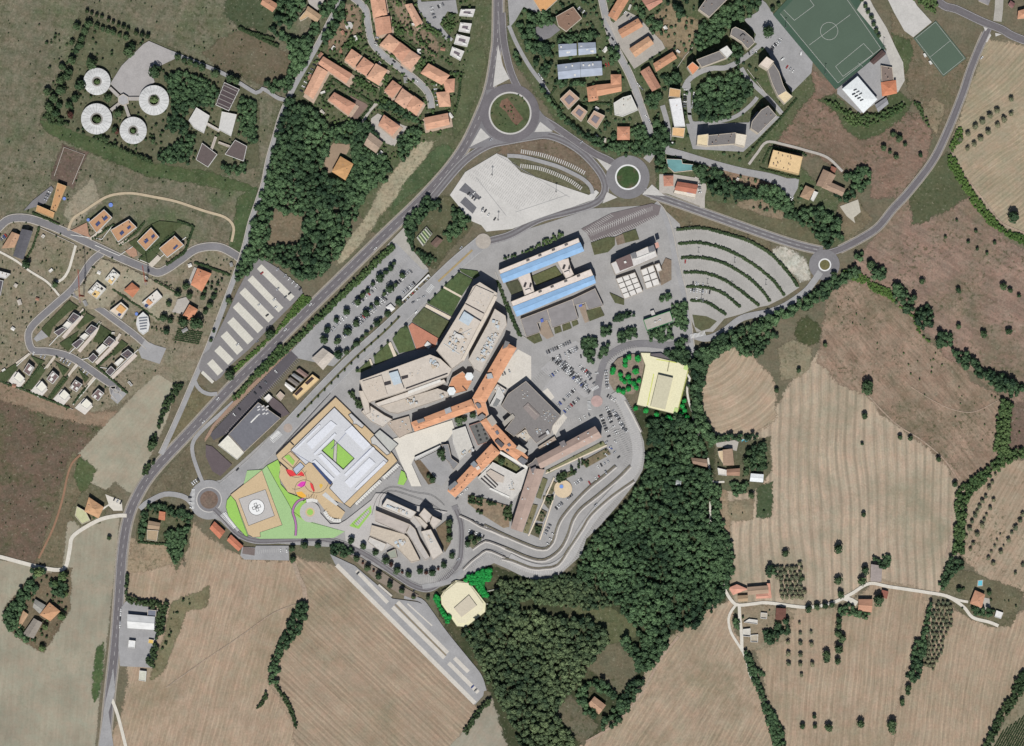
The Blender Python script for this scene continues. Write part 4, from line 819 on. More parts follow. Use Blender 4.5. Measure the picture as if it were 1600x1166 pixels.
# ---- apartments round the wooded ring
GR = mat('roof_felt', (128,124,122), .06, .15); GRL = (128,124,122); WH = (222,220,214); BEI = (224,206,170)
B('apartment_block', 'grey roofed block with white edge at the top of the wood', [('f5 455,20 570,-60 700,-10 500,190 390,110', 18, 'flat', GRL)], 'building', chim=3)
b = B('apartment_block', 'dark grey angular apartment block beside the tarmac yard', [('f5 725,310 760,290 850,330 935,405 955,450 885,515 820,440 710,370', 20, 'flat', GRL)], 'building', chim=2)
on(b, 'stair_head', 'f5 805,390 835,365 860,385 830,410', 2.5, GR)
B('apartment_block', 'curved grey apartment block with white and orange ends', [('f5 370,620 600,532 668,605 420,698', 20, 'flat', GRL), ('f5 600,525 675,480 730,550 675,606', 21, 'flat', WH, WALLW), ('f5 275,690 330,640 400,700 330,775', 17, 'flat', (222,150,112))], 'building', chim=5)
B('apartment_block', 'bent grey apartment block with cream head beside the yard', [('f5 1085,720 1145,655 1200,740 1245,880 1275,935 1190,985 1130,860', 19, 'flat', GRL), ('f5 1075,590 1150,640 1085,722 1000,670', 20, 'flat', (222,208,194)), ('f5 1190,985 1270,930 1340,990 1260,1065', 16, 'flat', BEI)], 'building', chim=4)
b = B('apartment_block', 'grey five sided apartment block right of the ring', [('f6 720,110 770,80 830,150 700,278 645,240 655,190', 20, 'flat', GRL)], 'building', chim=3)
B('apartment_block', 'wide grey apartment block with two spotted cream ends', [('f6 345,290 540,270 545,350 338,365', 19, 'flat', GRL), ('f6 268,290 345,280 338,368 262,356', 20, 'flat', BEI), ('f6 542,275 618,288 602,372 532,354', 20, 'flat', (224,214,196))], 'building', chim=6)
B('apartment_block', 'narrow white roofed block left of the wooded ring', [('f6 66,30 150,22 182,225 105,228', 14, 'flat', (228,228,228), WALLW), ('f5 100,900 212,920 205,1000 90,990', 15, 'flat', (206,166,120)), ('f6 92,230 182,235 172,302 88,290', 12, 'flat', (224,184,136))], 'building', chim=7)
B('apartment_block', 'beige flat roofed apartment house dotted with vents', [('f6 810,390 1020,440 992,566 775,512', 11, 'flat', (226,196,150), WALLO)], 'building', chim=16)
B('farmhouse', 'brown L shaped old farmhouse in the eastern gardens', [('f6 1170,530 1255,572 1200,660 1120,640', 7, 'gable', (162,132,108)), ('f6 1200,612 1325,668 1302,716 1160,655', 6.5, 'gable', (168,138,114))], 'farmhouse', chim=3)
B('house', 'small house with white annex in the eastern gardens', [('f6 1045,645 1105,672 1065,745 1005,720', 6, 'hip', (172,138,108)), ('f6 1105,680 1135,692 1100,755 1080,740', 4, 'flat', WH, WALLW)], 'house')
B('shed', 'small red brown shed behind the old farmhouse', [('f6 1230,505 1262,520 1250,555 1222,540', 3.5, 'gable', (160,100,80))], 'shed')
B('industrial_shed', 'teal metal roofed building beside the side road', [('f6 50,452 160,457 165,485 240,492 240,535 105,550 55,505', 7, 'flat', streak_mat('teal_metal', (112,156,156), .06, 5, 2))], 'building')
B('house', 'small orange house by the road junction', [('f6 30,575 97,575 97,642 35,645', 5.5, 'hip', (200,134,108))], 'house', chim=1)
b = B('house', 'red and white terraced house by the road junction', [('f6 130,618 272,640 258,700 110,672', 6.5, 'gable', (190,112,88)), ('f6 110,675 262,702 255,735 100,700', 4, 'flat', (224,214,200))], 'house', chim=4)
for q in ('f6 135,655 165,660 160,680 132,676', 'f6 200,670 245,678 240,700 196,694'): on(b, 'awning', q, 1.0, (150,166,196))
# ---- sports hall and club houses
b = B('sports_hall', 'white hipped metal sports hall behind the pitch', [('a3 540,470 657,607 575,687 450,545', 8, 'hip', mat('white_metal', (232,236,236), .03, .3), WALLW, dict(rise=2.2))], 'hall')
for i in range(7):
    x, y = 505+8*i, 580-(i % 2)*32+6*i
    on(b, 'roof_vent', f'a3 {x},{y} {x+18},{y-9} {x+22},{y-5} {x+4},{y+4}', 2.9, (70,72,76))
b = B('club_house', 'club house with brown and orange roofs beside the sports hall', [('a3 682,400 752,412 762,492 688,502', 5, 'flat', (134,120,112)), ('a3 685,505 772,492 778,568 692,586', 6, 'hip', (214,128,88))], 'building', chim=3)
B('shed', 'low dark brown stand behind the football goal', [('a3 620,375 690,308 712,330 640,392', 3.5, 'gable', (96,74,70))], 'shed')
B('shed', 'small grey shed beside the white sports hall', [('a3 650,640 715,597 727,632 668,680', 4, 'gable', (150,150,154))], 'shed')
for p, lab in (('g5 190,730 215,720 240,765 215,780', 'upper'), ('g5 265,830 290,822 318,865 292,878', 'lower')):
    B('dugout', f'small white dugout beside the small pitch, {lab} of two', [(p, 2.4, 'flat', WH, WALLW)], 'shed', 'team dugouts')
B('house', 'grey roofed house at the top right corner', [('g5 900,-90 1110,-60 1060,75 940,20', 7, 'hip', (138,134,136))], 'house')
B('shed', 'red brown shed roof at the top right corner', [('g5 1370,20 1425,60 1385,115 1340,70', 4, 'gable', (140,96,92))], 'shed')
B('house', 'orange roofed house on the top right edge', [('g5 1470,160 1600,125 1620,250 1460,260', 7, 'hip', (212,150,112))], 'house', chim=2)
# ---- circular pavilions
WR = streak_mat('white_membrane', (208,208,206), .16, 40, 4)
def pavilion(c, r, ri, lab):
    o = P1(c); r *= S/K4; ri *= S/K4; root = empty('round_pavilion', (o[0], o[1], 0)); tag(root, lab, 'pavilion', 'round white pavilions'); n = 24; h = 5.2
    cs = [(math.cos(6.2832*k/n), math.sin(6.2832*k/n)) for k in range(n)]
    V = []; 
    for rr, z in ((r, -.2), (r, h), (ri, -.2), (ri, h-.4)): V += [(rr*a, rr*b, z) for a, b in cs]
    F = [(i, (i+1) % n, n+(i+1) % n, n+i) for i in range(n)]+[(2*n+(i+1) % n, 2*n+i, 3*n+i, 3*n+(i+1) % n) for i in range(n)]
    mesh_obj('wall', V, F, WALLG, root)
    a = 6.2832/n
    for k in range(n):      # wedge roof panels with open joints
        t0, t1 = a*k+.006, a*(k+1)-.006; R = r+.5; ro = [(R*math.cos(t0), R*math.sin(t0)), (R*math.cos(t1), R*math.sin(t1)), (ri*math.cos(t1), ri*math.sin(t1)), (ri*math.cos(t0), ri*math.sin(t0))]
        dz = random.uniform(0, .12); zz = (h+.1+dz, h+.1+dz, h+.7+dz, h+.7+dz)
        mesh_obj('roof_panel', [(x, y, z) for (x, y), z in zip(ro, zz)]+[(x, y, z-.25) for (x, y), z in zip(ro, zz)], [(0,1,2,3), (4,5,1,0), (5,6,2,1), (6,7,3,2), (7,4,0,3)], WR, root)
    rim = []
    for rr, z in ((ri+.1, h+.8), (ri-1.6, h+.8), (ri-1.6, h-2.5)): rim += [(rr*x, rr*y, z) for x, y in cs]
    mesh_obj('courtyard_rim', rim, [(i, (i+1) % n, n+(i+1) % n, n+i) for i in range(n)]+[(n+i, n+(i+1) % n, 2*n+(i+1) % n, 2*n+i) for i in range(n)], mat('rim', (150,146,140)), root)
    rc = ri-1.2
    mesh_obj('courtyard', [(rc*x, rc*y, .35) for x, y in cs], [list(range(n))], GRASS((90,96,70)), root)
pavilion('a0 592,498', 80, 30, 'upper left round white pavilion'); pavilion('a0 938,612', 89, 36, 'right hand round white pavilion beside the plaza')
pavilion('a0 590,725', 92, 38, 'lower left round white pavilion, the largest'); pavilion('a0 812,795', 80, 30, 'bottom round white pavilion')
sheet('plaza', 'grey paved plaza between the round pavilions', 'a0 905,250 1090,330 1060,360 955,410 920,420 940,500 880,545 850,585 770,605 670,510 740,400 800,340 870,270', mat('plaza', (170,166,164), .08, .1))
road('drive from the pavilions to the lane', 'a0 1040,320 1090,340 1360,450 1555,565 a1 40,540 140,600 200,610', 6, ASPH_L)
b = B('entrance_hub', 'small hexagonal hub joining the round pavilions', [('a0 720,590 750,572 780,590 785,630 750,645 720,630', 4.5, 'flat', (176,174,174))])
for q in ('a0 660,540 675,528 730,580 715,594', 'a0 778,590 862,590 862,612 780,612', 'a0 668,664 722,622 734,636 682,680', 'a0 752,642 770,638 796,712 778,718'): prism('covered_walkway', q, -.2, 3.4, mat('walk_roof', (176,170,164)), b[0], b[1])
# ---- low white centre right of the pavilions
b = B('day_centre', 'white building with a dark slatted hall beside the pavilions', [('a0 1350,680 1440,698 1405,830 1330,790', 5, 'flat', (206,204,200), WALLW), ('a0 1365,503 1457,545 1392,677 1312,640', 6, 'flat', (88,78,80), WALLW)])
for i in range(5):
    t = .12+i*.19; a = (1365+(1312-1365)*t, 503+(640-503)*t); c = (1457+(1392-1457)*t, 545+(677-545)*t)
    on(b, 'roof_slat', bar(P1(f'a0 {a[0]:.0f},{a[1]:.0f}'), P1(f'a0 {c[0]:.0f},{c[1]:.0f}'), .9), .5, (150,144,140))
for lab, p, c in (('white T shaped wing west of the slatted hall', 'a0 1195,655 1275,705 1240,812 1180,780 1148,735', (206,204,200)), ('dark roofed wing at the bottom of the day centre', 'a0 1230,870 1322,940 1265,1018 1192,972', (104,94,92)), ('dark roofed wing at the right of the day centre', 'a0 1430,852 1502,890 1482,982 1368,940', (104,94,92))):
    B('day_centre_wing', lab, [(p, 5, 'flat', c, WALLW)])
B('covered_walkway', 'thin white walkways linking the day centre wings', [('a0 1250,760 1260,745 1340,790 1330,805', 3.2, 'flat', (196,192,186)), ('a0 1305,830 1320,835 1280,950 1265,945', 3.2, 'flat', (180,172,166)), ('a0 1330,860 1450,905 1445,918 1325,872', 3.2, 'flat', (180,172,166))])
# ---- western villas
BR = (190,148,114); SOL = mat('solar_panel', (70,82,120), .05, .5, rough=.4)
def villa(lab, p, sol, grp='brown roofed western villas'):
    b = B('villa', lab, [(p, 7, 'flat', BR, WALLW)], 'villa', grp, chim=2)
    for q in sol: on(b, 'solar_panel', q, .5, SOL)
    return b
villa('upper left western villa with two solar panels', 'g2 1060,310 1140,390 985,550 905,440', ('g2 970,460 1005,425 1025,450 990,485', 'g2 1045,405 1080,370 1100,395 1062,428'))
villa('second western villa with two solar panels', 'g2 1310,410 1390,490 1200,640 1125,520', ('g2 1215,550 1245,520 1265,545 1235,575', 'g2 1290,495 1320,470 1335,490 1305,515'))
villa('third western villa with two solar panels', 'g3 760,90 830,170 715,290 640,210', ('g3 695,205 725,180 740,205 712,230', 'g3 760,165 785,145 795,165 772,190'))
villa('rightmost western villa with a plain tan roof', 'g3 965,160 1045,240 900,350 830,270', ('g3 950,270 985,235 995,250 962,282',))
for p, lab in (('g2 900,560 880,440 720,520 930,600', 'brick forecourt of the upper left villa'), ('g3 530,290 620,250 640,330 590,350', 'brick forecourt of the third villa')): sheet('forecourt', lab, p, mat('brick_court', (176,140,118), .08, .3))
for p, lab in (('g3 560,220 640,170 700,100 760,60 830,30 1040,50 870,200 700,340 640,290', 'green lawn between the second and third villas'), ('g3 650,360 840,220 860,260 740,400', 'green lawn left of the rightmost villa')):
    sheet('lawn', lab, p, GRASS((86,96,62)))
B('villa', 'tan L shaped villa with dark parking court on the lane', [('g2 590,40 680,75 575,330 520,310', 7, 'flat', (196,152,110), WALLO), ('g2 385,265 560,340 545,402 368,330', 7, 'flat', (200,156,112), WALLO)], 'villa', chim=4)
sheet('car_park', 'dark parking court of the tan villa', 'g2 240,320 330,220 520,70 545,100 470,240 370,280', ASPH)
B('house', 'long dark roofed house by the western street', [('g2 230,512 332,532 238,812 145,778', 7, 'gable', (100,98,104), WALLW)], 'house')
B('house', 'tan terraced house at the left edge beside the dark roof', [('g2 30,700 130,540 205,570 150,690', 6, 'gable', (194,150,114))], 'house', chim=2)
B('terraced_house', 'white and dark terrace at the left edge', [('g2 -120,900 110,960 60,1010 -160,960', 6, 'flat', (216,214,210), WALLW), ('g2 -120,1000 40,1030 10,1180 -160,1150', 6, 'flat', (90,86,92), WALLW)], 'house', chim=4)
YEL = (226,194,136)
for p, q, lab in (('g3 430,450 490,500 420,590 360,540', 'g3 420,510 450,530 415,580 385,555', 'upper'), ('g3 290,560 370,620 290,710 210,650', 'g3 280,630 320,655 285,700 245,670', 'lower')):
    b = B('unfinished_house', f'white house with yellow slab under construction, {lab} of two by the crane', [(p, 6, 'flat', (214,210,200), WALLW)], 'house', 'houses under construction')
    on(b, 'slab', q, .6, YEL); chimneys(b[0], b[1], p, 6, 5, WALLW, 'parapet_block', (2, 4), (.8, 1.8)); chimneys(b[0], b[1], p, 6, 3, mat('dark_opening', (60,58,60)), 'roof_opening', (1.5, 3), (.1, .3))
B('house', 'orange hipped small house between the building sites', [('g3 595,570 657,620 600,692 528,632', 6, 'hip', (204,124,86))], 'house')
b = B('house', 'white walled house with orange roof and solar panel', [('g3 810,632 858,690 742,792 680,740', 6, 'flat', (220,214,206), WALLW)], 'house', chim=3)
on(b, 'tiled_roof', 'g3 735,705 775,740 745,765 715,735', .8, (214,160,116)); on(b, 'solar_panel', 'g3 715,750 745,760 720,785 700,770', .5, SOL)
b = B('house', 'tan roofed house with white terrace below the orange house', [('g3 500,735 562,790 500,880 398,812', 6, 'flat', (222,206,186), WALLW)], 'house')
on(b, 'tiled_roof', 'g3 495,755 545,795 505,835 455,800', 1.2, (216,168,112)); on(b, 'solar_panel', 'g3 480,830 505,840 490,860 468,848', .5, SOL)
b = B('boat_shaped_house', 'white boat shaped steel framed house on brown plot', [('g3 690,820 735,860 748,930 735,985 690,1020 650,985 630,925 640,865', 6, 'flat', (214,214,212), WALLW)], 'house')
for i in range(5): on(b, 'glass_strip', f'g3 {652+i*3},{870+i*24} {728-i*2},{862+i*24} {730-i*2},{872+i*24} {654+i*3},{880+i*24}', .5, (120,124,132))
B('house', 'large orange roofed house with orchard garden', [('g3 1165,445 1280,490 1200,640 1108,582', 7, 'hip', (216,138,98))], 'house', chim=2)
B('house', 'smaller orange roofed house with hedged garden', [('g3 1093,760 1162,800 1105,897 1040,850', 6.5, 'hip', (214,138,98))], 'house', chim=2)
sheet('forecourt', 'grey drive of the large orange house', 'g3 1130,430 1160,440 1105,590 1070,580', PAVE)
sheet('forecourt', 'grey paved yard of the smaller orange house', 'g3 950,720 1060,690 1090,730 1030,840 930,820', PAVE)
# terraced blocks of the western estate
for i, l in enumerate(('f2 850,150 620,390 500,520', 'f2 1010,275 820,480 700,600', 'f2 1210,410 1000,620 830,660', 'f2 1400,560 1180,760 1010,740', 'f2 310,600 130,760', 'f2 560,640 260,950', 'f2 790,720 500,1050', 'f2 970,850 740,1120', 'g3 60,150 330,190 430,60', 'g3 270,240 480,330 600,250', 'g3 640,360 760,410 1060,170')):
    wall_line('garden_wall', f'white plot wall, {"first second third fourth fifth sixth seventh eighth ninth tenth eleventh".split()[i]} in the western estate', l, 1.0, 1.4, WALLW, 'wall', curved=False)
DK = (98,90,94)
ROWS = [('first', ['750,185 820,225 745,302 690,262', '640,332 682,352 602,425 550,385'], '685,272 738,302 690,350 640,320', '835,215 640,440'), ('second', ['930,308 995,342 922,418 868,375', '815,448 858,472 782,552 732,510'], '865,392 905,417 852,468 812,432', '1010,340 800,580'),
 ('third', ['1110,425 1172,470 1115,532 1052,488', '950,595 995,640 942,695 895,650'], '1045,500 1085,530 1010,605 975,570', '1195,475 975,700'), ('fourth', ['1300,555 1355,602 1292,658 1228,610', '1130,728 1175,770 1122,828 1075,785'], '1228,640 1260,660 1195,730 1160,700', '1380,610 1130,850')]
for nm, dk, wh, ln in ROWS:
    B('terraced_block', f'{nm} dark roofed white terrace counted from the street corner', [('f2 '+dk[0], 6.5, 'flat', DK, WALLW), ('f2 '+dk[1], 6.5, 'flat', DK, WALLW), ('f2 '+wh, 5.5, 'flat', (226,222,212), WALLW)], 'house', 'dark roofed white terraces', chim=2)
    a, c = ln.split(); q = bar(P1('f2 '+a), P1('f2 '+c), 4.2)
    sheet('terrace_walk', f'pale paved strip in front of the {nm} terrace', q, mat('terrace_pale', (208,196,186), .05, .3))
for i, (dk, wh) in enumerate((('295,695 352,740 305,825 243,780', '190,785 255,850 210,905 145,850'), ('540,775 602,830 540,908 478,860', '430,878 482,940 430,998 368,950'), ('770,865 838,910 780,988 712,945', '655,965 712,1020 660,1078 598,1030'), ('1000,955 1058,1000 1000,1078 932,1030', '880,1055 938,1110 885,1165 818,1120'))):
    b = B('villa', f'{["leftmost", "second", "third", "rightmost"][i]} brown and white villa of the lower western row', [('f2 '+dk, 7, 'flat', (124,106,104), WALLW), ('f2 '+wh, 5.5, 'flat', (232,228,214), WALLW)], 'villa', 'brown and white villas')
    chimneys(b[0], b[1], 'f2 '+dk, 6.8, 3, WALLW, 'parapet_block', (2, 4), (.4, .9))
    q = P('f2 '+wh); c = centroid(q); sheet('terrace_walk', f'white terrace of the {["leftmost", "second", "third", "rightmost"][i]} lower villa', [((x-c[0])*1.55+c[0]-3, (y-c[1])*1.55+c[1]-3) for x, y in q], mat('terrace_white', (214,208,200), .05, .3))
for p, lab in (('f2 700,60 800,130 700,180 540,330 500,440 420,350', 'lawn at the corner of the terraced estate'), ('f2 880,190 970,240 800,350 780,330', 'green strip between the first two terraces'), ('f2 800,370 600,500 690,580 760,500', 'green strip below the second terrace'), ('f2 1020,310 1160,400 1040,500 940,480', 'green strip between the second and third terraces'),
   ('f2 1230,460 1300,510 1150,630 1140,590', 'green strip between the third and fourth terraces'), ('f2 0,800 160,700 180,760 60,890 0,870', 'lawn at the left end of the lower villas'), ('f2 310,620 460,680 390,720', 'green lawn behind the leftmost villa'), ('f2 560,680 700,760 640,830', 'green lawn behind the second villa'), ('f2 790,750 900,850 860,900', 'green lawn behind the third villa'), ('f2 240,960 420,720 460,770 330,960', 'hedge strip between the lower villas'), ('f2 480,1050 640,830 690,860 530,1060', 'hedge strip beside the second lower villa')):
    sheet('lawn', lab, p, GRASS((82,94,60)))
for i, (a, c, wd) in enumerate((('g3 330,110', 'g3 230,190', 5), ('g3 480,240', 'g3 560,190', 5), ('f2 560,625', 'f2 470,745', 4), ('f2 780,705', 'f2 690,830', 4), ('f2 960,835', 'f2 870,945', 4), ('f2 300,600', 'f2 165,700', 3), ('f2 850,150', 'f2 800,210', 4), ('f2 1020,280', 'f2 990,330', 4), ('f2 1220,400', 'f2 1180,470', 4), ('g3 830,340', 'g3 750,420', 8), ('g3 330,460', 'g3 220,590', 6), ('g3 540,450', 'g3 330,700', 3))):
    sheet('driveway', f'pale concrete drive, {["first", "second", "third", "fourth", "fifth", "sixth", "seventh", "eighth", "ninth", "tenth", "eleventh", "twelfth"][i]} in the western estate', bar(P1(a), P1(c), wd*S), mat('drive', (204,194,180), .08, .3))
sheet('bare_plot', 'pale building site soil between the new houses', 'g3 330,380 540,440 720,540 990,660 900,860 800,880 560,680 470,640 380,760 220,780 110,650 200,560', GRASS((172,160,136), (150,138,112), soft=True), rag=.8)
# ---- farms
B('farmhouse', 'orange roofed farmhouse beside the white western lane', [('c0 545,690 632,748 602,812 520,772', 7, 'hip', (206,154,108))], 'farmhouse', chim=4)
B('barn', 'pale green roofed annex of the western farmhouse', [('c0 470,742 522,772 552,830 500,852 458,800', 5, 'flat', (196,196,156))], 'barn')
B('shed', 'small orange roofed annex in the roundabout farm garden', [('c0 972,775 1005,780 1002,826 968,820', 5, 'gable', (206,124,88))], 'shed')
B('farmhouse', 'tan courtyard farmhouse near the south western roundabout', [('c0 908,832 976,845 968,882 902,876', 6, 'gable', (170,142,112)), ('c0 895,885 965,890 955,955 895,945', 4.5, 'flat', (176,156,128))], 'farmhouse')
B('shed', 'upper orange roofed service building beside the ring road', [('c0 1305,838 1367,895 1335,937 1278,877', 4.5, 'gable', (206,118,86))], 'shed', 'orange service sheds')
B('shed', 'lower orange roofed service building beside the ring road', [('c0 1405,918 1477,985 1450,1012 1383,950', 4.5, 'gable', (210,122,90))], 'shed', 'orange service sheds')
B('farmhouse', 'orange tan house in the south western farm cluster', [('d0 305,295 367,345 310,402 248,365', 6.5, 'hip', (204,148,104))], 'farmhouse', chim=2)
B('barn', 'long grey roofed barn in the south western cluster', [('d0 210,390 257,415 207,507 145,485', 5, 'gable', (150,140,128))], 'barn')
B('barn', 'small grey outbuilding in the south western cluster', [('d0 218,275 278,310 245,358 205,320', 4.5, 'gable', (156,152,142))], 'barn')
B('barn', 'narrow tan outbuilding in the south western cluster', [('d0 145,345 172,365 122,447 110,437', 4, 'gable', (190,150,112))], 'barn')
b = B('workshop', 'long white metal workshop beside the lower main road', [('d0 780,365 942,380 937,455 780,445', 6, 'gable', streak_mat('white_ribbed', (222,222,220), .06, -5, 2), WALLW), ('d0 900,335 952,340 950,378 898,372', 5, 'flat', (124,128,140))], 'workshop')
B('fuel_canopy', 'small white square canopy in the workshop forecourt', [('d0 785,520 826,525 822,570 780,565', 5, 'flat', (230,230,228), WALLW)], 'canopy')
B('kiosk', 'small yellow roofed kiosk in the workshop forecourt', [('d0 905,515 936,520 931,546 900,540', 3.5, 'flat', (224,190,110))], 'kiosk')
B('shed', 'small white plant shed below the workshop forecourt', [('d0 850,705 892,710 887,772 845,765', 4, 'flat', (204,204,188), WALLW)], 'shed')
B('farmhouse', 'lone tan roofed house in the lower wood', [('d2 500,865 567,915 527,967 463,910', 6, 'gable', (186,144,112))], 'farmhouse', chim=1)
B('farmhouse', 'tan roofed house of the eastern farm', [('g6 60,280 152,270 167,430 65,432', 6.5, 'gable', (172,140,114)), ('g6 8,292 60,285 62,420 20,350', 5, 'flat', (216,194,160))], 'farmhouse', chim=2)
B('farmhouse', 'lower brown roofed house of the eastern farm', [('g6 100,478 228,468 224,536 100,532', 5.5, 'gable', (168,126,100)), ('g6 5,460 98,482 98,540 15,530', 4, 'flat', (220,214,204), WALLW)], 'farmhouse')
B('barn', 'bright white roofed barn in the eastern farm garden', [('g6 345,520 467,530 461,602 335,592', 5, 'gable', mat('white_metal', (232,236,236), .03, .3), WALLW, dict(rise=.8))], 'barn')
B('barn', 'brown roofed barn hidden at the wood edge', [('c2 1090,450 1182,460 1182,502 1100,482', 4.5, 'gable', (156,126,104))], 'barn')
B('shed', 'tiny grey hut inside the wood', [('c2 995,583 1026,590 1021,617 990,610', 3, 'gable', (176,182,182))], 'shed')
B('barn', 'salmon roofed wedge shaped barn at the lane fork', [('g7 185,320 282,360 150,412 112,350', 5, 'pyr', (222,152,126), None, dict(rise=1.5))], 'barn')
B('farmhouse', 'courtyard farmhouse with salmon edge roofs at the lane fork', [('g7 285,345 470,330 478,395 290,412', 5.5, 'gable', (176,146,120)), ('g7 470,310 492,310 505,440 480,442', 5, 'gable', (222,152,126)), ('g7 365,412 480,400 482,442 370,446', 4.5, 'gable', (220,152,126)), ('g7 195,425 285,420 285,470 200,475', 4, 'gable', (176,146,112))], 'farmhouse')
B('ruin', 'white roofless farm ruin south of the lane', [('g7 245,735 312,728 312,808 240,800', 3.5, 'flat', (206,202,192), WALLW, dict(par=2.0)), ('g7 315,790 385,785 382,858 315,856', 2.5, 'flat', (186,176,158), WALLW, dict(par=1.5)), ('g7 300,640 380,650 378,690 250,672', 3, 'flat', (208,204,196), WALLW, dict(par=1.0)), ('g7 410,580 470,585 465,640 408,635', 3, 'flat', (190,182,168), WALLW, dict(par=1.4))], 'ruin')
B('barn', 'dark red brown roofed barn beside the ruin', [('g7 555,540 642,545 632,648 548,640', 5, 'gable', (124,80,68))], 'barn')
B('farmhouse', 'square tan orange house beside the white lane', [('g7 1322,458 1447,458 1438,572 1320,556', 6, 'gable', (196,140,108))], 'farmhouse')
B('barn', 'grey roofed barn above the white lane', [('d3 625,62 688,72 684,165 622,160', 5, 'gable', (164,150,144))], 'barn')
B('shed', 'small red brown shed above the orange lane house', [('d3 692,218 728,228 718,268 688,256', 3.5, 'gable', (156,92,76))], 'shed')
B('bungalow', 'orange roofed bungalow near the garden pool', [('d3 1255,220 1312,245 1292,322 1225,296', 6, 'hip', (200,140,106))], 'bungalow', chim=2)
B('shed', 'white flat shed at the end of the white lane', [('d3 1385,340 1427,355 1412,392 1374,380', 3.5, 'flat', (226,224,220), WALLW)], 'shed')
WATER = mat('pool_water', (110,196,214), .05, .5, rough=.1, spec=.5)
for lab, p in (('turquoise swimming pool at the eastern farm', 'g6 252,175 316,175 311,211 248,211'), ('turquoise swimming pool at the bungalow', 'd3 1278,163 1302,160 1300,190 1275,192')):
    q = ccw(P(p)); o = centroid(q); r = empty('swimming_pool', (*o, 0)); tag(r, lab, 'pool')
    zt = ground_z(*o)+.1; prism('pool_edge', inset(q, -.9), -.2, zt, PAVE, r, o); prism('water', q, -.1, zt+.03, WATER, r, o)
for lab, p, c in (('round blue pool beside the villa lawn corner', 'g2 1122,262', 3.4), ('blue paddling pool by the tan villa', 'g2 652,198', 2.6), ('blue trampoline beside the boat shaped house', 'g3 630,837', 2.6), ('blue trampoline by the upper left villa', 'g2 895,413', 2.6)):
    o = P1(p); r = empty('garden_pool', (*o, 0)); tag(r, lab, 'pool'); pts = [(o[0]+c*S*math.cos(t*.5236), o[1]+c*S*math.sin(t*.5236)) for t in range(12)]
    prism('rim', pts, -.1, 1.3, mat('blue_liner', (120,146,214), .04), r, o)

# ================================================================== HOSPITAL
TAN = (206,196,184); TANM = mat('hospital_roof', TAN, .06, .12); OR_H = (226,156,112)
OWALL = mat('hospital_wall', (196,184,170), .06, .3); BLU = mat('roof_plant_blue', (190,202,210), .04, .3); MET = mat('roof_metal', (206,206,204), .05, .5); DKM = mat('dark_slot', (70,66,68), .05)
def clutter(b, poly, n, z=0, s=(1.2, 3.6), hh=(.6, 2.2)):
    n = int(n*1.7)
    for m, k in ((MET, n//2), (BLU, n//4), (mat('roof_plant_tan', (196,180,160), .06, .4), n-n//2-n//4)): chimneys(b[0], b[1], poly, b[2]+z, k, m, 'roof_unit', s, hh)
b = B('hospital_wing', 'long tan flat roofed hospital wing pointing north east', [('e1 1110,120 1262,215 1240,295 1170,420 1100,560 970,800 870,872 840,830 735,712 985,300 1050,160', 20, 'flat', TANM, OWALL)], 'building', 'hospital wings')
on(b, 'raised_roof', 'e1 1078,150 1230,218 1152,385 985,297', 1.6, TANM); on(b, 'plant_room', 'e1 975,372 1060,425 1012,498 930,450', 3.2, BLU); on(b, 'plant_room', 'e1 1060,425 1122,462 1065,528 1012,498', 3, TANM)
on(b, 'roof_cut', 'e1 985,296 1150,384 1144,394 980,306', .3, DKM); on(b, 'service_strip', 'e1 1235,235 1262,250 975,800 950,790', 1.1, (218,206,190)); on(b, 'roof_lantern', 'e1 905,560 960,580 945,612 885,590', 2.6, (214,210,204))
on(b, 'duct', 'e1 880,600 1040,520 1042,526 882,606', .5, MET); on(b, 'duct', 'e1 800,650 935,740 932,746 797,656', .5, MET)
clutter(b, 'e1 900,480 1080,560 960,780 780,690', 14); clutter(b, 'e1 1060,170 1220,230 1150,360 1000,290', 8, 1.6, (.4, 1.0), (.3, .8))
b = B('hospital_wing', 'long tan flat roofed hospital wing pointing west', [('e1 70,970 680,745 770,782 870,872 840,936 390,1092 150,1165 100,1060', 20, 'flat', TANM, OWALL)], 'building', 'hospital wings')
on(b, 'raised_roof', 'e1 97,978 262,925 312,1090 145,1150', 1.4, (204,192,178)); on(b, 'roof_cut', 'e1 285,985 340,970 345,1000 290,1015', .3, DKM); on(b, 'plant_room', 'e1 325,906 402,885 438,990 368,1012', 3.2, BLU); on(b, 'plant_room', 'e1 368,1012 438,990 458,1042 386,1070', 3, TANM)  # dark cut slabs on this wing paint the shadow of roof holes
on(b, 'roof_cut', 'e1 430,935 490,920 492,945 440,962', .3, DKM); on(b, 'service_strip', 'e1 490,1062 770,958 775,980 495,1086', 1.0, (226,222,214)); on(b, 'service_strip', 'e1 470,1035 830,905 833,914 473,1045', .7, DKM)
clutter(b, 'e1 620,780 700,760 800,860 720,890', 10); clutter(b, 'e1 480,900 620,840 640,900 500,960', 6, 0, (.4, 1), (.3, .8)); clutter(b, 'e1 120,990 250,950 280,1080 150,1120', 6, 1.4, (.4, .9), (.3, .7))
b = B('hospital_wing', 'lower service wing crowded with roof plant', [('e1 1240,350 1332,410 1345,490 1235,690 1120,905 1060,872 1010,792 1180,480', 14, 'flat', (198,190,180), OWALL)], 'building', 'hospital wings')
clutter(b, 'e1 1180,560 1300,540 1150,860 1060,800', 26); clutter(b, 'e1 1220,420 1310,450 1280,540 1200,520', 5)
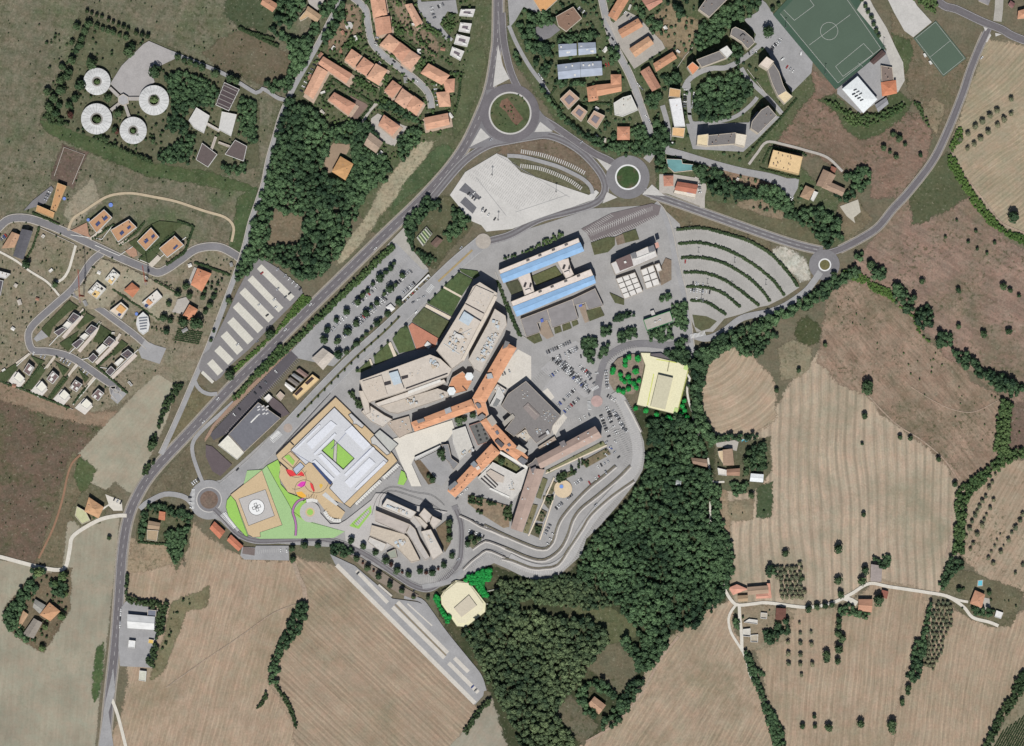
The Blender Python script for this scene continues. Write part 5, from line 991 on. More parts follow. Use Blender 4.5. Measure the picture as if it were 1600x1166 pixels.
b = B('hospital_wing', 'stepped pale service wing below the west pointing wing', [('e2 -320,340 -90,290 285,175 392,215 395,262 0,395 -120,432 -200,420', 10, 'flat', (196,186,174), OWALL), ('e1 60,1060 100,1060 150,1165 160,1250 120,1270', 12, 'flat', TANM, OWALL), ('e1 390,1100 600,1030 800,960 820,990 640,1065 400,1150 230,1200 200,1170', 13, 'flat', (212,204,194), OWALL)], 'building', 'hospital wings')
clutter(b, 'e2 -60,290 60,250 120,330 -20,370', 10, -3); clutter(b, 'e2 300,215 380,225 380,260 300,290', 5, -3)
def owing(lab, p, h=15, rise=1.6, n=6):
    b = B('hospital_wing', lab, [(p, h, 'hip', tile(OR_H, 30), OWALL, dict(rise=rise, hipk=.25))], 'building', 'orange roofed hospital wings')
    chimneys(b[0], b[1], p, h+1, n, mat('dark_vent', (104,84,78)), 'roof_vent', (.9, 1.5), (.5, .9)); return b
b = owing('orange roofed wing running north east from the hub', 'e1 1330,640 1425,690 e2 770,310 640,272'); on(b, 'plant_room', 'e1 1305,700 1345,680 1370,640 1330,625', 3, (128,126,126)); on(b, 'plant_room', 'e2 780,30 830,20 850,70 790,80', 3, (176,180,182))
b = owing('orange roofed wing running west from the hub', 'e2 20,520 625,288 672,385 58,605', n=4); on(b, 'plant_room', 'e2 355,385 415,360 430,410 370,435', 3, (170,170,172)); on(b, 'plant_room', 'e2 75,495 145,475 160,505 90,528', 2.4, (134,132,132))
b = B('hospital_hub', 'orange roofed knuckle where the three wings meet', [('e2 640,275 770,312 805,440 745,485 690,470 672,388', 14.4, 'flat', tile(OR_H, 60), OWALL)], 'building'); on(b, 'round_skylight', 'e2 665,330 690,318 718,335 728,365 700,380', 1.6, (128,126,128)); on(b, 'plant_room', 'e2 678,470 735,428 772,455 715,505', 3, (140,138,138))
b = owing('orange roofed spine running south east from the hub', 'e2 722,512 800,462 1085,765 920,795', 14, 1.3, 3); on(b, 'plant_room', 'e2 862,710 895,682 960,742 930,775', 3.2, (96,92,94)); on(b, 'plant_room', 'e2 780,480 830,440 888,520 838,560', 3, (176,168,158))
for q in ('e2 865,612 890,597 910,630 885,645', 'e2 985,740 1010,725 1030,750 1005,765', 'e2 975,795 995,785 1008,805 988,815'): on(b, 'skylight', q, 1.6, (116,118,128))
b = owing('orange roofed tail of the spine beside the grey joint', 'e2 930,780 1085,765 1195,870 1150,945', 13, 1.0, 2); on(b, 'plant_room', 'e2 1075,780 1105,740 1190,800 1165,830', 3, (192,184,172)); on(b, 'plant_room', 'e2 1090,900 1130,860 1195,905 1150,950', 2.5, (124,124,128))
b = owing('orange roofed wing running south west with dotted vents', 'e2 830,738 915,822 e4 75,622 0,560', 15, 1.6, 12); on(b, 'plant_room', 'e4 228,290 265,255 302,295 268,328', 3, (140,146,152)); on(b, 'plant_room', 'e4 280,325 312,305 330,335 298,352', 2.2, (226,214,204)); on(b, 'plant_room', 'e4 0,520 75,458 102,488 20,560', 2.4, (132,134,136))
b = B('hospital_hub', 'small orange entrance hall with two white hexagon canopies', [('e1 870,945 960,890 1045,975 1000,1062 900,1085 838,1020', 9, 'flat', tile((214,144,100), 20), OWALL)], 'building')
for c in ('e1 1018,935', 'e1 865,1062'):
    x, y = P1(c); on(b, 'hexagon_canopy', [(x+5.2*math.cos(t*1.0472), y+5.2*math.sin(t*1.0472)) for t in range(6)], 2.2, mat('white_metal', (232,236,236), .03, .3))
on(b, 'roof_slot', 'e1 955,1020 962,1014 1000,1055 993,1062', .3, DKM)
for lab, p in (('brown roofed wing running north east above the garden', 'e3 380,1012 965,690 1032,792 420,1112'), ('brown roofed wing running south beside the garden', 'e4 828,330 975,350 750,972 640,935')):
    b = B('hospital_wing', lab, [(p, 16, 'gable', streak_mat('brown_tiles', (180,158,146), .07, 30, 1.2), OWALL, dict(rise=3.2))], 'building', 'brown roofed hospital wings')
    chimneys(b[0], b[1], p, 17.5, 6, MET, 'roof_vent', (1, 2), (.8, 1.6))
    q = P(p); on(b, 'roof_hatch', [(q[0][0]*.5+q[1][0]*.5+d[0], q[0][1]*.5+q[1][1]*.5+d[1]) for d in ((-5,-6), (1,-3), (-2,3), (-8,0))], 2.2, (128,122,122))
b = B('hospital_hub', 'grey joint between the two brown wings', [('e4 850,270 890,225 960,335 900,345 830,330 800,300', 15, 'flat', (128,122,120), OWALL)], 'building')
b = B('hospital_wing', 'big dark grey flat roofed diagnostic block', [('e3 270,230 622,580 545,680 522,762 375,862 290,762 262,700 150,792 58,720 150,600 20,482 90,360', 9, 'flat', (134,130,128), OWALL)], 'building')
on(b, 'sunken_skylight', 'e3 290,450 412,572 362,627 240,497', 1.0, (150,140,136)); on(b, 'skylight_bar', 'e3 300,478 385,562 378,570 292,486', 1.6, (170,160,152)); on(b, 'plant_room', 'e3 30,650 135,560 160,590 55,690', 1.4, (172,166,156)); on(b, 'duct', 'e3 395,795 470,750 475,760 400,805', .8, DKM); on(b, 'plant_room', 'e3 470,740 492,725 512,760 490,775', 2, MET)
clutter(b, 'e3 420,440 600,580 520,680 400,600', 14, 0, (.5, 1.4), (.4, 1.0)); clutter(b, 'e3 180,330 280,280 330,380 240,440', 6, 0, (.5, 1.4), (.4, 1.0)); clutter(b, 'e3 310,700 480,690 440,800 380,840', 6, 0, (.6, 1.6), (.4, 1.2))
b = B('hospital_wing', 'low white annex left of the grey diagnostic block', [('e2 905,150 960,255 925,330 860,370 810,350 870,240', 5, 'flat', (204,202,198), WALLW)], 'building'); on(b, 'glass_roof', 'e2 880,275 920,300 880,362 840,350', .6, (134,136,136))
b = B('hospital_wing', 'white curved stepped block between the orange and brown wings', [('e4 300,430 440,290 452,272 690,392 800,322 815,330 770,482 735,560 650,665 430,545', 6, 'flat', (206,202,196), WALLW)], 'building'); on(b, 'raised_roof', 'e4 385,380 430,345 570,420 560,480 480,470', 1.6, (196,184,172)); on(b, 'white_wall', 'e4 415,545 430,530 625,620 615,635', .8, WALLW); on(b, 'white_wall', 'e4 520,185 530,160 810,318 800,345', .8, WALLW)
for k in range(3): on(b, 'roof_step', f'e4 {330+28*k},{440-22*k} {340+28*k},{430-22*k} {470+20*k},{545-20*k} {462+20*k},{553-20*k}', .7, DKM)
clutter(b, 'e4 580,440 700,430 700,560 620,600', 8, 0, (.8, 1.8), (.4, 1.0))
sheet('courtyard', 'green courtyard between the orange wing and white block', 'e4 470,225 540,200 730,330 700,395 450,275', GRASS((124,122,80)))
sheet('yard', 'pale concrete service yard below the west orange wing', 'e2 -180,690 430,495 460,600 380,700 330,740 60,850 20,940 120,1166 20,1166 -100,900', mat('yard_pale', (222,216,204), .05, .06))
b = B('service_building', 'pale flat service building beside the sunken court', [('e2 432,602 565,558 640,770 505,905 440,720', 4.5, 'flat', (204,200,192), WALLW)], 'building'); clutter(b, 'e2 500,800 640,760 680,800 520,900', 8, 0, (1, 2.6), (.6, 1.6))
b = B('service_building', 'dark court with red rim and a grid of vents', [('e2 600,552 722,510 832,702 692,752', 4, 'flat', (112,112,110), mat('red_coping', (196,150,136), .06, .5))], 'building')
for i in range(4):
    for j in range(2): on(b, 'vent_cowl', f'e2 {665+j*62+i*14},{560-j*12+i*44} {683+j*62+i*14},{555-j*12+i*44} {688+j*62+i*14},{570-j*12+i*44} {670+j*62+i*14},{576-j*12+i*44}', 1.2, (70,70,70))
b = B('service_building', 'L shaped grey workshop round the sunken court', [('e2 50,872 310,750 318,775 60,905', 5, 'flat', (206,204,200), WALLW), ('e2 318,745 392,738 408,800 425,880 500,935 445,1002 400,925 350,880 360,800', 6, 'flat', (138,138,140), OWALL)], 'building')
sheet('yard', 'grey sunken yard inside the L shaped workshop', 'e2 90,900 310,790 350,880 400,930 440,1000 380,1100 330,1166 230,1120 150,1000', ASPH_L)
sheet('grass', 'brown planted wedge beside the sunken yard', 'e2 45,905 110,900 200,1010 240,1060 260,1130 190,1150 110,1030', GRASS((128,108,84)))
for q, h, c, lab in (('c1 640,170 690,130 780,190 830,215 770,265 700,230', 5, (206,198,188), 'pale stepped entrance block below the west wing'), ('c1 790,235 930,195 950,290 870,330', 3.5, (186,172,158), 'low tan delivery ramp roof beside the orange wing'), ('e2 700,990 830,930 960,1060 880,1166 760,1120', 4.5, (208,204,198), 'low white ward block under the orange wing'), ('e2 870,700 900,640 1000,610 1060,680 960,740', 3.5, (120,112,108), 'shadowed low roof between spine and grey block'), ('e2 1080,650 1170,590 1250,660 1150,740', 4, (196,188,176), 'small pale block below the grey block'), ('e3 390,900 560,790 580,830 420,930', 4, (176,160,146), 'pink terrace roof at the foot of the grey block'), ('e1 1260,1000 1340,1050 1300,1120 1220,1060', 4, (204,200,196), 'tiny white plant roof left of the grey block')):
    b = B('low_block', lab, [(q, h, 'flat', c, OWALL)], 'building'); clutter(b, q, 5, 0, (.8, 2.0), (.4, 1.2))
# ---- south building group
b = B('research_block', 'tan complex of stepped wings south of the hospital', [('e7 355,250 655,388 602,462 300,335', 11, 'flat', (212,206,198), OWALL), ('e7 735,345 815,420 760,500 680,415', 16, 'flat', (206,196,186), OWALL), ('e7 815,425 910,472 830,560 790,500', 13, 'flat', (204,194,184), OWALL), ('e7 620,420 690,440 770,520 740,560 700,520', 10, 'flat', (200,192,182), OWALL), ('e7 700,582 800,560 925,800 820,872', 12, 'flat', (206,198,188), OWALL),
  ('e7 240,370 590,512 530,612 235,480', 9, 'flat', streak_mat('ribbed_tan', (190,180,172), .06, -24, 1.4), OWALL), ('e7 590,512 640,560 690,680 790,850 740,880 580,640 550,600', 7, 'flat', (190,184,178), OWALL), ('e7 200,520 530,614 570,645 690,880 600,900 470,770 350,700 180,630', 5, 'flat', (198,186,170), OWALL), ('e7 160,690 180,640 350,712 330,770 300,800', 4.5, 'flat', (204,200,194), OWALL)], 'building')
clutter(b, 'e7 360,290 600,390 580,440 340,340', 12, 6); clutter(b, 'e7 400,680 540,640 560,720 470,760', 10); clutter(b, 'e7 720,600 790,590 850,720 800,760', 6, 7.5, (.8, 2), (.4, 1))
B('service_building', 'grey flat low building at the foot of the tan complex', [('e7 545,830 640,780 690,880 600,905', 4, 'flat', (128,126,130), OWALL), ('e7 350,800 440,760 460,850 390,860', 4, 'flat', (158,162,148), OWALL)], 'building')
sheet('yard', 'brown grass bank right of the tan complex', 'e7 850,560 950,480 1010,520 1000,700 940,800', GRASS((136,118,92)))
# ---- blue roofed institute
BLUE = streak_mat('blue_metal_roof', (150,186,222), .04, 68, 2.0); WST = mat('institute_white', (226,214,204), .05, .3)
for lab, wp, bp_ in (('upper blue and white roofed institute block', 'e8 50,350 740,70 755,112 65,388', 'e8 65,388 755,112 787,182 95,457'), ('lower blue and white roofed institute block', 'e8 155,622 847,340 872,398 175,667', 'e8 175,667 872,398 888,458 210,747')):
    b = B('institute_block', lab, [(wp, 13, 'flat', WST, OWALL), (bp_, 13, 'gable', BLUE, OWALL, dict(rise=1.0))], 'building', 'blue roofed institute blocks')
    q = P(wp)
    for t in (.35, .5, .67, .83): 
        x = q[0][0]*(1-t)+q[1][0]*t; y = q[0][1]*(1-t)+q[1][1]*t-2.4; on(b, 'roof_unit', bar((x, y), (x+3.4, y+1.4), 1.8), .9, (110,106,104))
for lab, p in (('left white link block between the blue roofs', 'e8 212,402 322,372 345,480 372,572 285,600 255,500'), ('right white link block between the blue roofs', 'e8 552,272 655,245 672,320 702,385 640,435 588,340')):
    b = B('link_block', lab, [(p, 12, 'flat', (218,206,196), OWALL)], 'building', 'institute link blocks'); q = P(p); c = centroid(q)
    on(b, 'light_well', bar((c[0]-3.5, c[1]-1), (c[0]-1.5, c[1]+4.5), 2.6), .2, DKM); on(b, 'light_well', bar((c[0]+3.2, c[1]-1), (c[0]+4.6, c[1]+4), 2.4), .2, DKM); on(b, 'stair_head', bar((c[0]-2, c[1]-6.5), (c[0]+4, c[1]-4.2), 3.4), 1.8, WST)
sheet('courtyard', 'green planted courtyard between the blue roofed blocks', 'e8 335,400 545,310 600,390 380,480', GRASS((112,114,74)))
sheet('courtyard', 'small shaded courtyard at the left of the institute', 'e8 110,460 215,430 270,520 160,560', GRASS((96,98,76)))
b = B('workshop_hall', 'wide grey ribbed roof halls below the blue roofs', [('e8 240,772 470,684 505,790 460,782 385,806 412,885 290,928', 6, 'flat', streak_mat('ribbed_grey', (142,138,138), .05, 66, 1.3), OWALL), ('e8 472,684 690,598 742,770 512,850', 6.3, 'flat', streak_mat('ribbed_grey', (146,142,142), .05, 22, 1.3), OWALL), ('e8 692,597 886,505 958,655 830,690 802,628 700,655', 6, 'flat', streak_mat('ribbed_grey', (142,138,138), .05, 22, 1.3), OWALL)], 'building')
for q in ('e8 412,775 436,765 440,795 418,802', 'e8 745,650 770,640 775,660 750,668'): on(b, 'roof_unit', q, 1.2, (92,112,190))
for q, lab in (('e8 405,890 425,800 470,780 530,920 470,945', 'brick ramp court left below the grey halls'), ('e8 745,665 800,640 835,790 800,805', 'brick ramp court right below the grey halls')): sheet('courtyard', lab, q, mat('ramp_court', (158,142,126), .1, .2))
for q, lab in (('e8 290,935 400,890 430,960 360,985', 'grass corner below the left grey hall'), ('e8 530,850 585,830 600,880 540,900', 'first grass plot below the grey halls'), ('e8 600,825 665,795 685,850 610,878', 'second grass plot below the grey halls'), ('e8 680,785 725,765 745,815 695,838', 'third grass plot below the grey halls'), ('e8 810,700 930,660 970,740 840,790', 'shrubby plot at the right of the grey halls'), ('e8 850,110 990,60 1060,60 1060,130 1000,190 880,215', 'grass plot beside the north car park'), ('e8 1120,30 1240,-10 1270,80 1150,110', 'green lawn above the white panel building'), ('e8 1010,540 1080,570 1140,600 1140,650 1060,630', 'grass tip left of the panel sheds'), ('e8 1440,360 1500,240 1550,260 1550,430 1460,480', 'dry grass right of the panel sheds'), ('e8 1060,60 1130,30 1150,110 1080,130', 'brick path above the white panel building')):
    sheet('lawn', lab, q, GRASS((152,132,112)) if 'brick' in lab or 'dry' in lab else GRASS((104,106,72)))
b = B('institute_block', 'tall white and brown roofed block right of the blue roofs', [('e8 1020,292 1390,122 1425,235 1062,392', 15, 'flat', (212,208,204), OWALL)], 'building')
on(b, 'brown_roof', 'e8 1062,262 1188,208 1215,312 1100,356', .9, (122,104,102)); on(b, 'roof_dome', 'e8 1132,275 1150,268 1158,284 1140,292', 2.2, WALLW); on(b, 'plant_room', 'e8 1190,208 1232,190 1246,238 1208,252', 2, (126,126,128)); on(b, 'plant_room', 'e8 1340,150 1390,130 1408,178 1352,195', 2, (122,122,126)); on(b, 'roof_ridge', 'e8 1230,250 1400,185 1404,196 1234,262', .8, WALLW); on(b, 'plant_room', 'e8 1400,118 1428,105 1440,150 1412,162', 2, (206,160,146))
def panel_hall(lab, corners, nr, nc):
    q = P(corners); b = B('panel_hall', lab, [(corners, 6, 'flat', (112,108,104), OWALL)], 'building', 'white panel roof halls')
    f = lambda s, t: (q[0][0]*(1-t)*(1-s)+q[1][0]*t*(1-s)+q[2][0]*t*s+q[3][0]*(1-t)*s, q[0][1]*(1-t)*(1-s)+q[1][1]*t*(1-s)+q[2][1]*t*s+q[3][1]*(1-t)*s)
    for i in range(nr):
        for j in range(nc):
            g_ = .08; on(b, 'roof_panel', [f((i+g_)/nr, (j+g_)/nc), f((i+g_)/nr, (j+1-g_)/nc), f((i+1-g_)/nr, (j+1-g_)/nc), f((i+1-g_)/nr, (j+g_)/nc)], .8+random.uniform(0, .15), mat('white_panel', (224,220,214), .04, .2))
panel_hall('larger low hall roofed with white square panels', 'e8 1065,422 1232,365 1302,532 1140,598', 4, 3); panel_hall('smaller low hall roofed with white square panels', 'e8 1280,345 1390,300 1452,472 1330,512', 3, 2); panel_hall('tiny white panel annex beside the tall block', 'e8 1400,300 1442,285 1467,350 1430,366', 1, 1)
b = B('technical_building', 'grey flat building with bright green rim', [('e8 1305,778 1535,700 1565,792 1335,872', 6, 'flat', (178,172,164), mat('green_coping', (60,150,84), .05))], 'building'); clutter(b, 'e8 1380,780 1460,755 1475,800 1400,825', 8, 0, (.8, 1.8), (.5, 1.2))
prism('annex', 'e8 1365,702 1395,692 1410,735 1380,745', -.2, 3.5, mat('annex_roof', (196,192,188)), b[0], b[1])
# ---- supermarket hall, depot and small buildings by the avenue
b = B('supermarket', 'large dark grey flat hall with white front part', [('f3 545,575 772,735 405,1078 243,897', 8, 'flat', (118,118,124), OWALL), ('f3 240,905 402,1082 330,1155 138,1008', 7, 'flat', (226,222,208), WALLW)], 'building')
on(b, 'skylight', 'f3 465,775 540,700 550,708 475,784', 1.2, WALLW)
for i in range(9): x, y = 535+(i % 3)*42+random.randint(-8, 8), 620+(i//3)*38+random.randint(-8, 8); on(b, 'roof_unit', f'f3 {x},{y} {x+26},{y-16} {x+34},{y-6} {x+8},{y+10}', 1.3, (214,212,210))
for i in range(4): on(b, 'roof_vent', f'f3 {520+i*24},{795+i*12-(i%2)*6} {548+i*24},{775+i*12} {556+i*24},{785+i*12} {528+i*24},{806+i*12}', .8, (150,150,150))
on(b, 'roof_joint', 'f3 330,800 338,795 510,970 502,978', .5, WALLG)
for i in range(4): on(b, 'sign_letter', f'f3 {205+i*16},{1040+i*14} {218+i*16},{1030+i*14} {232+i*16},{1046+i*14} {219+i*16},{1056+i*14}', .3, (40,40,44), -1)
sheet('yard', 'dark yard behind the grey hall', 'f3 690,520 780,590 860,690 790,720 770,730 640,580', mat('yard_dark', (104,94,96), .06))
B('shed', 'white cube annex at the corner of the grey hall', [('f3 650,488 687,525 640,578 598,535', 5, 'flat', (230,224,216), WALLW)], 'shed')
B('shed', 'pale brown flat shed beside the yellow depot', [('f3 765,462 812,505 770,560 722,510', 4, 'flat', (190,172,158))], 'shed')
b = B('depot', 'yellow roofed depot with dark court slots', [('f3 1092,292 1162,345 940,552 890,500', 5.5, 'flat', (224,196,150), WALLO)], 'building')
for q in ('f3 1085,315 1110,335 1040,400 1015,378', 'f3 975,418 1000,440 930,508 905,488'): on(b, 'court_slot', q, .2, (70,58,58))
for i, q in enumerate(('f3 958,235 1050,302 1022,322 932,256', 'f3 905,285 1000,345 972,365 885,300', 'f3 868,325 958,390 930,408 845,345', 'f3 822,375 915,440 880,465 815,400')): B('depot_shed', f'{["top", "second", "third", "lowest"][i]} narrow shed beside the yellow depot', [(q, 4.5, 'gable', ((150,120,110), (146,146,146), (138,128,120), (228,222,214))[i], WALLO)], 'shed', 'narrow depot sheds')
B('house', 'pale and dark gabled house beside the avenue', [('f3 1200,30 1312,108 1200,242 1090,130', 6, 'gable', (196,184,170))], 'house'); 
B('kiosk', 'small white roofed kiosk in the car park beside the avenue', [('e1 335,308 372,345 340,372 298,335', 3.5, 'pyr', (228,226,220), WALLW, dict(rise=.8))], 'kiosk')
B('bus_shelter', 'long thin white bus shelter roof along the avenue', [([*bar(P1('e1 668,52'), P1('e1 432,280'), 1.8)], 3, 'flat', (226,224,220), WALLW, dict(par=.1))], 'shelter')
B('canopy', 'white entrance awning on the brick forecourt', [('e1 655,635 690,662 665,692 632,665', 3.2, 'pyr', (232,230,226), WALLW, dict(rise=.8))], 'canopy')
b = B('greenhouse', 'green and white slatted greenhouse on the shrubby plot', [('b1 975,278 1035,212 1072,255 1015,332', 3, 'flat', (96,110,86), WALLG)], 'greenhouse')
for i in range(5): t = i*.19+.06; on(b, 'roof_slat', bar(P1(f'b1 {975+60*t:.0f},{278-66*t:.0f}'), P1(f'b1 {1015+57*t:.0f},{332-77*t:.0f}'), 1.1), .5, (190,206,150) if i % 2 else (206,204,192))
B('shed', 'brown shed beside the slatted greenhouse', [('b1 1100,275 1132,295 1095,337 1063,315', 3.5, 'gable', (120,96,84))], 'shed')
# ---- lawns in front of the hospital
for q, lab, c in (('e1 930,0 1090,20 1110,60 1060,90 950,30', 'small lawn at the north tip of the hospital front', (78,94,58)), ('e1 800,150 930,30 1050,95 950,240', 'square lawn nearest the north tip', (80,96,60)), ('e1 655,300 795,165 945,255 865,410', 'second square lawn along the hospital front', (78,94,58)), ('e1 530,440 625,335 850,460 760,605 520,460', 'lawn with a fountain beside the brick forecourt', (92,96,66)), ('e1 420,520 480,495 550,700 410,735 350,610', 'lawn left of the brick forecourt', (82,96,60)), ('e1 190,760 320,640 400,745 200,840', 'second lawn on the west front', (84,96,60)), ('e1 30,900 155,790 185,850 80,900', 'last lawn on the west front', (86,96,62)),
  ('e3 470,1140 1050,840 1080,880 500,1166', 'long planted strip beside the brown wing', (128,124,90)), ('e3 830,1050 1085,910 1130,970 880,1110', 'planted strip near the car bays by the brown wing', (124,112,86)), ('e4 960,430 1010,450 940,650 890,630', 'upper planted strip beside the south brown wing', (112,110,78)), ('e4 860,700 910,710 810,1000 760,985', 'lower planted strip beside the south brown wing', (124,116,84)), ('e4 1060,460 1120,500 1050,600 985,590', 'garden bed beside the round fountain court', (112,104,78)), ('e4 960,620 1060,610 1020,750 960,680', 'middle garden bed with dark shrubs', (104,96,76)), ('e4 930,740 1005,780 960,880 880,860', 'garden bed below the middle bed', (108,100,78)), ('e4 860,900 960,900 920,1040 830,1000', 'lowest garden bed with dark shrubs', (104,98,76)),
  ('e4 1090,420 1290,350 1280,400 1130,470', 'garden bed above the fountain court', (100,100,72)), ('e4 200,610 360,640 620,720 620,930 560,940 340,800 200,690', 'dry shrubby bank below the white block', (140,120,96)), ('e7 1140,700 1200,610 1320,650 1220,760', 'tree island between the terrace roads', (116,110,86))):
    sheet('lawn', lab, q, GRASS(tuple(int(v*1.16) for v in c)))
sheet('forecourt', 'triangular brick forecourt of the hospital front', 'e1 490,500 520,470 750,605 720,680 560,700', mat('brick_front', (190,132,110), .08, .15))
for a, c, wd, lab in (('e1 795,160', 'e1 950,245', 3, 'first pale path across the hospital lawns'), ('e1 640,320', 'e1 855,430', 5, 'wide pale path across the hospital lawns'), ('e1 325,640', 'e1 375,760', 5, 'pale path on the west lawns'), ('e1 155,785', 'e1 180,850', 3, 'last pale path on the west lawns'), ('e4 1075,430', 'e4 815,1020', 2.2, 'long cream garden path beside the planted strip'), ('e4 1115,500', 'e4 930,1060', 2, 'cream garden path near the car bays'), ('e3 470,1166', 'e3 1090,880', 2, 'cream garden path beside the brown wing')):
    sheet('path', lab, bar(P1(a), P1(c), wd*S), mat('cream_path', (222,208,188), .05, .3))
disc('plaza', 'round cream fountain court in the hospital garden', 'e4 1165,545', 14, mat('cream_court', (216,196,166), .05, .3))
x, y = P1('e4 1148,520'); r = empty('fountain', (x, y, 0)); tag(r, 'small blue fountain basin in the round cream court', 'fountain'); zt = ground_z(x, y); pts = [(x+2.6*math.cos(t*.5236), y+2.6*math.sin(t*.5236)) for t in range(12)]
prism('basin', pts, 0, zt+.5, PAVE, r, (x, y)); prism('water', [((a-x)*.85+x, (c-y)*.85+y) for a, c in pts], 0, zt+.53, mat('fountain_water', (120,156,222), .05, rough=.1), r, (x, y))
# retaining walls of the terraced car parks
RW = mat('retaining_wall', (150,144,138), .06, .3)
for i, (p, lab) in enumerate((('c2 -170,860 0,940 150,1000 210,1002 250,960 280,860 330,780 450,650 560,560 630,500', 'inner retaining wall of the terraced car park'), ('c2 -60,990 0,1015 110,1060 200,1070 290,1010 340,920 370,830 420,760 520,680 640,580 720,500', 'middle retaining wall of the terraced car park'), ('c2 -60,1060 0,1075 120,1120 200,1120 280,1100 350,1000 430,880 480,800 600,690 740,590', 'outer retaining wall of the terraced car park'),
   ('e7 1090,420 1200,470 1300,530 1420,580 1555,640', 'retaining wall below the shrubby bank'), ('e7 1215,765 1290,710 1350,680 1430,700 1555,750', 'wall beside the tree island'), ('e7 1120,970 1200,890 1290,820 1360,775 1450,800 1555,850', 'wall along the lower terrace road'), ('c2 690,100 740,190 790,290', 'low wall at the edge of the northern terrace'))):
    wall_line('retaining_wall', lab, p, 1.1, 2.4, RW, 'wall'); ribbon('pavement', 'pale pavement beside the '+lab, offset_line(smooth(P(p), 6), -1.6), 2.0, mat('pale_kerb', (206,201,194), .06, .2))
    if i < 3: ribbon('planted_strip', 'thin dry verge beside the '+lab, offset_line(smooth(P(p), 6), 1.3), 1.4, GRASS((146,136,112)))
# ================================================================== NEW WING AND ITS GROUNDS (drawn plan area)
sheet('lawn', 'pale green lawn across the new grounds', 'e6 455,90 500,50 620,30 640,300 860,380 900,600 1290,715 1180,780 1000,785 430,790 300,750 180,560 300,100', mat('plan_green', (164,196,140), .03, .05))
LIME = mat('plan_lime', (156,200,100), .03, .05); PT = mat('plan_tan', (206,182,146), .03, .08); PG = mat('plan_grey', (190,186,182), .03, .06); PB = mat('plan_black', (56,56,60), .02)
sheet('lawn', 'lime green lawn edge beside the new wing', 'e6 500,50 610,-10 640,60 620,140 640,240 720,330 860,380 800,430 760,500 700,400 600,230', LIME)
sheet('lawn', 'lime green leaf shaped lawn left of the helipad', 'e6 135,350 185,410 240,580 310,770 280,760 180,650 110,560 85,470 95,400', LIME)
sheet('lawn', 'lime lawn beside the turning circle', 'e6 900,390 840,430 780,500 780,550 880,610 860,560', LIME)
sheet('plaza', 'tan helipad platform', 'e6 450,95 655,650 430,725 435,770 360,775 310,745 185,405 130,345', PT)
sheet('helipad', 'grey square helipad with white circle', 'e6 215,385 485,290 577,557 315,657', PG)
def edge(name, poly, wd=.5, closed=True):
    pts = P(poly); pts = pts+[pts[0]] if closed else pts
    quads_obj('edge_line', [bar(a, c, wd) for a, c in zip(pts, pts[1:])], PB, bpy.data.objects[name], next_z()+.003)
for e in ('e6 215,385 485,290 577,557 315,657', 'e6 450,95 655,650 430,725 435,770 360,775 310,745 185,405 130,345', 'e6 135,350 185,410 240,580 310,770 280,760 180,650 110,560 85,470 95,400'): edge('helipad', e, .45)
for e in ('e6 500,50 600,230 700,400 760,510 900,610 1290,715', 'e5 10,650 60,760 40,880 130,1030 300,1080', 'e5 560,30 10,640', 'e5 1240,715 1330,850 1335,900 1300,960', 'e5 130,540 190,600', 'e6 690,90 740,190 810,250 860,270'): edge('helipad', e, .5, False)
hp = disc('helipad_circle', 'white circle painted on the helipad', 'e6 395,470', 12.5, mat('plan_white', (236,236,234), .02))
cx, cy = P1('e6 395,470'); q = []
for a in range(4):
    t = a*math.pi/2+.35; ux, uy = math.cos(t), math.sin(t)
    for s_ in (-1, 1): q.append(bar((cx+ux*.6-uy*s_*1.5, cy+uy*.6+ux*s_*1.5), (cx+ux*5.0-uy*s_*1.5, cy+uy*5.0+ux*s_*1.5), .55))
    q.append(bar((cx+ux*4.8-uy*1.7, cy+uy*4.8+ux*1.7), (cx+ux*4.8+uy*1.7, cy+uy*4.8-ux*1.7), .55)); q.append(bar((cx, cy), (cx+ux*2, cy+uy*2), .8))
quads_obj('cross_mark', q, PB, hp, next_z()+.002)
quads_obj('ring_mark', [bar((cx+9.3*math.cos(t*.196), cy+9.3*math.sin(t*.196)), (cx+9.3*math.cos((t+1)*.196), cy+9.3*math.sin((t+1)*.196)), .5) for t in range(32)], PB, hp, next_z()+.002)
sheet('plaza', 'tan terrace round the new wing', 'e5 610,65 1000,445 1190,640 1240,715 780,1166 760,1190 700,1150 440,1050 300,1080 130,1030 40,880 60,760 10,650', PT)
sheet('plaza', 'tan curved plaza at the foot of the new wing', 'e6 630,50 680,70 1080,200 1060,330 1290,520 1250,590 1140,570 1010,400 860,375 720,310 640,200', PT)
for lab, p, c in (('red crescent painted on the plaza under the entrance canopy', 'e6 688,85 725,88 762,100 800,146 850,106 872,130 882,160 840,152 790,150 735,162 708,130', (226,72,76)), ('magenta lens painted on the plaza', 'e6 803,250 850,210 897,210 885,255 850,270', (222,74,180)), ('red drop painted on the plaza', 'e6 935,220 965,235 985,300 975,320 945,270', (226,72,76)), ('orange half disc painted on the plaza', 'e6 795,320 850,310 890,345 900,365 860,375 815,355', (236,178,76)), ('yellow leaf painted near the new wing', 'e6 1028,245 1050,230 1068,250 1045,285', (222,182,84))):
    sheet('painted_shape', lab, p, mat('plan_paint', c, .02))
bb = bpy.data.objects['plaza']
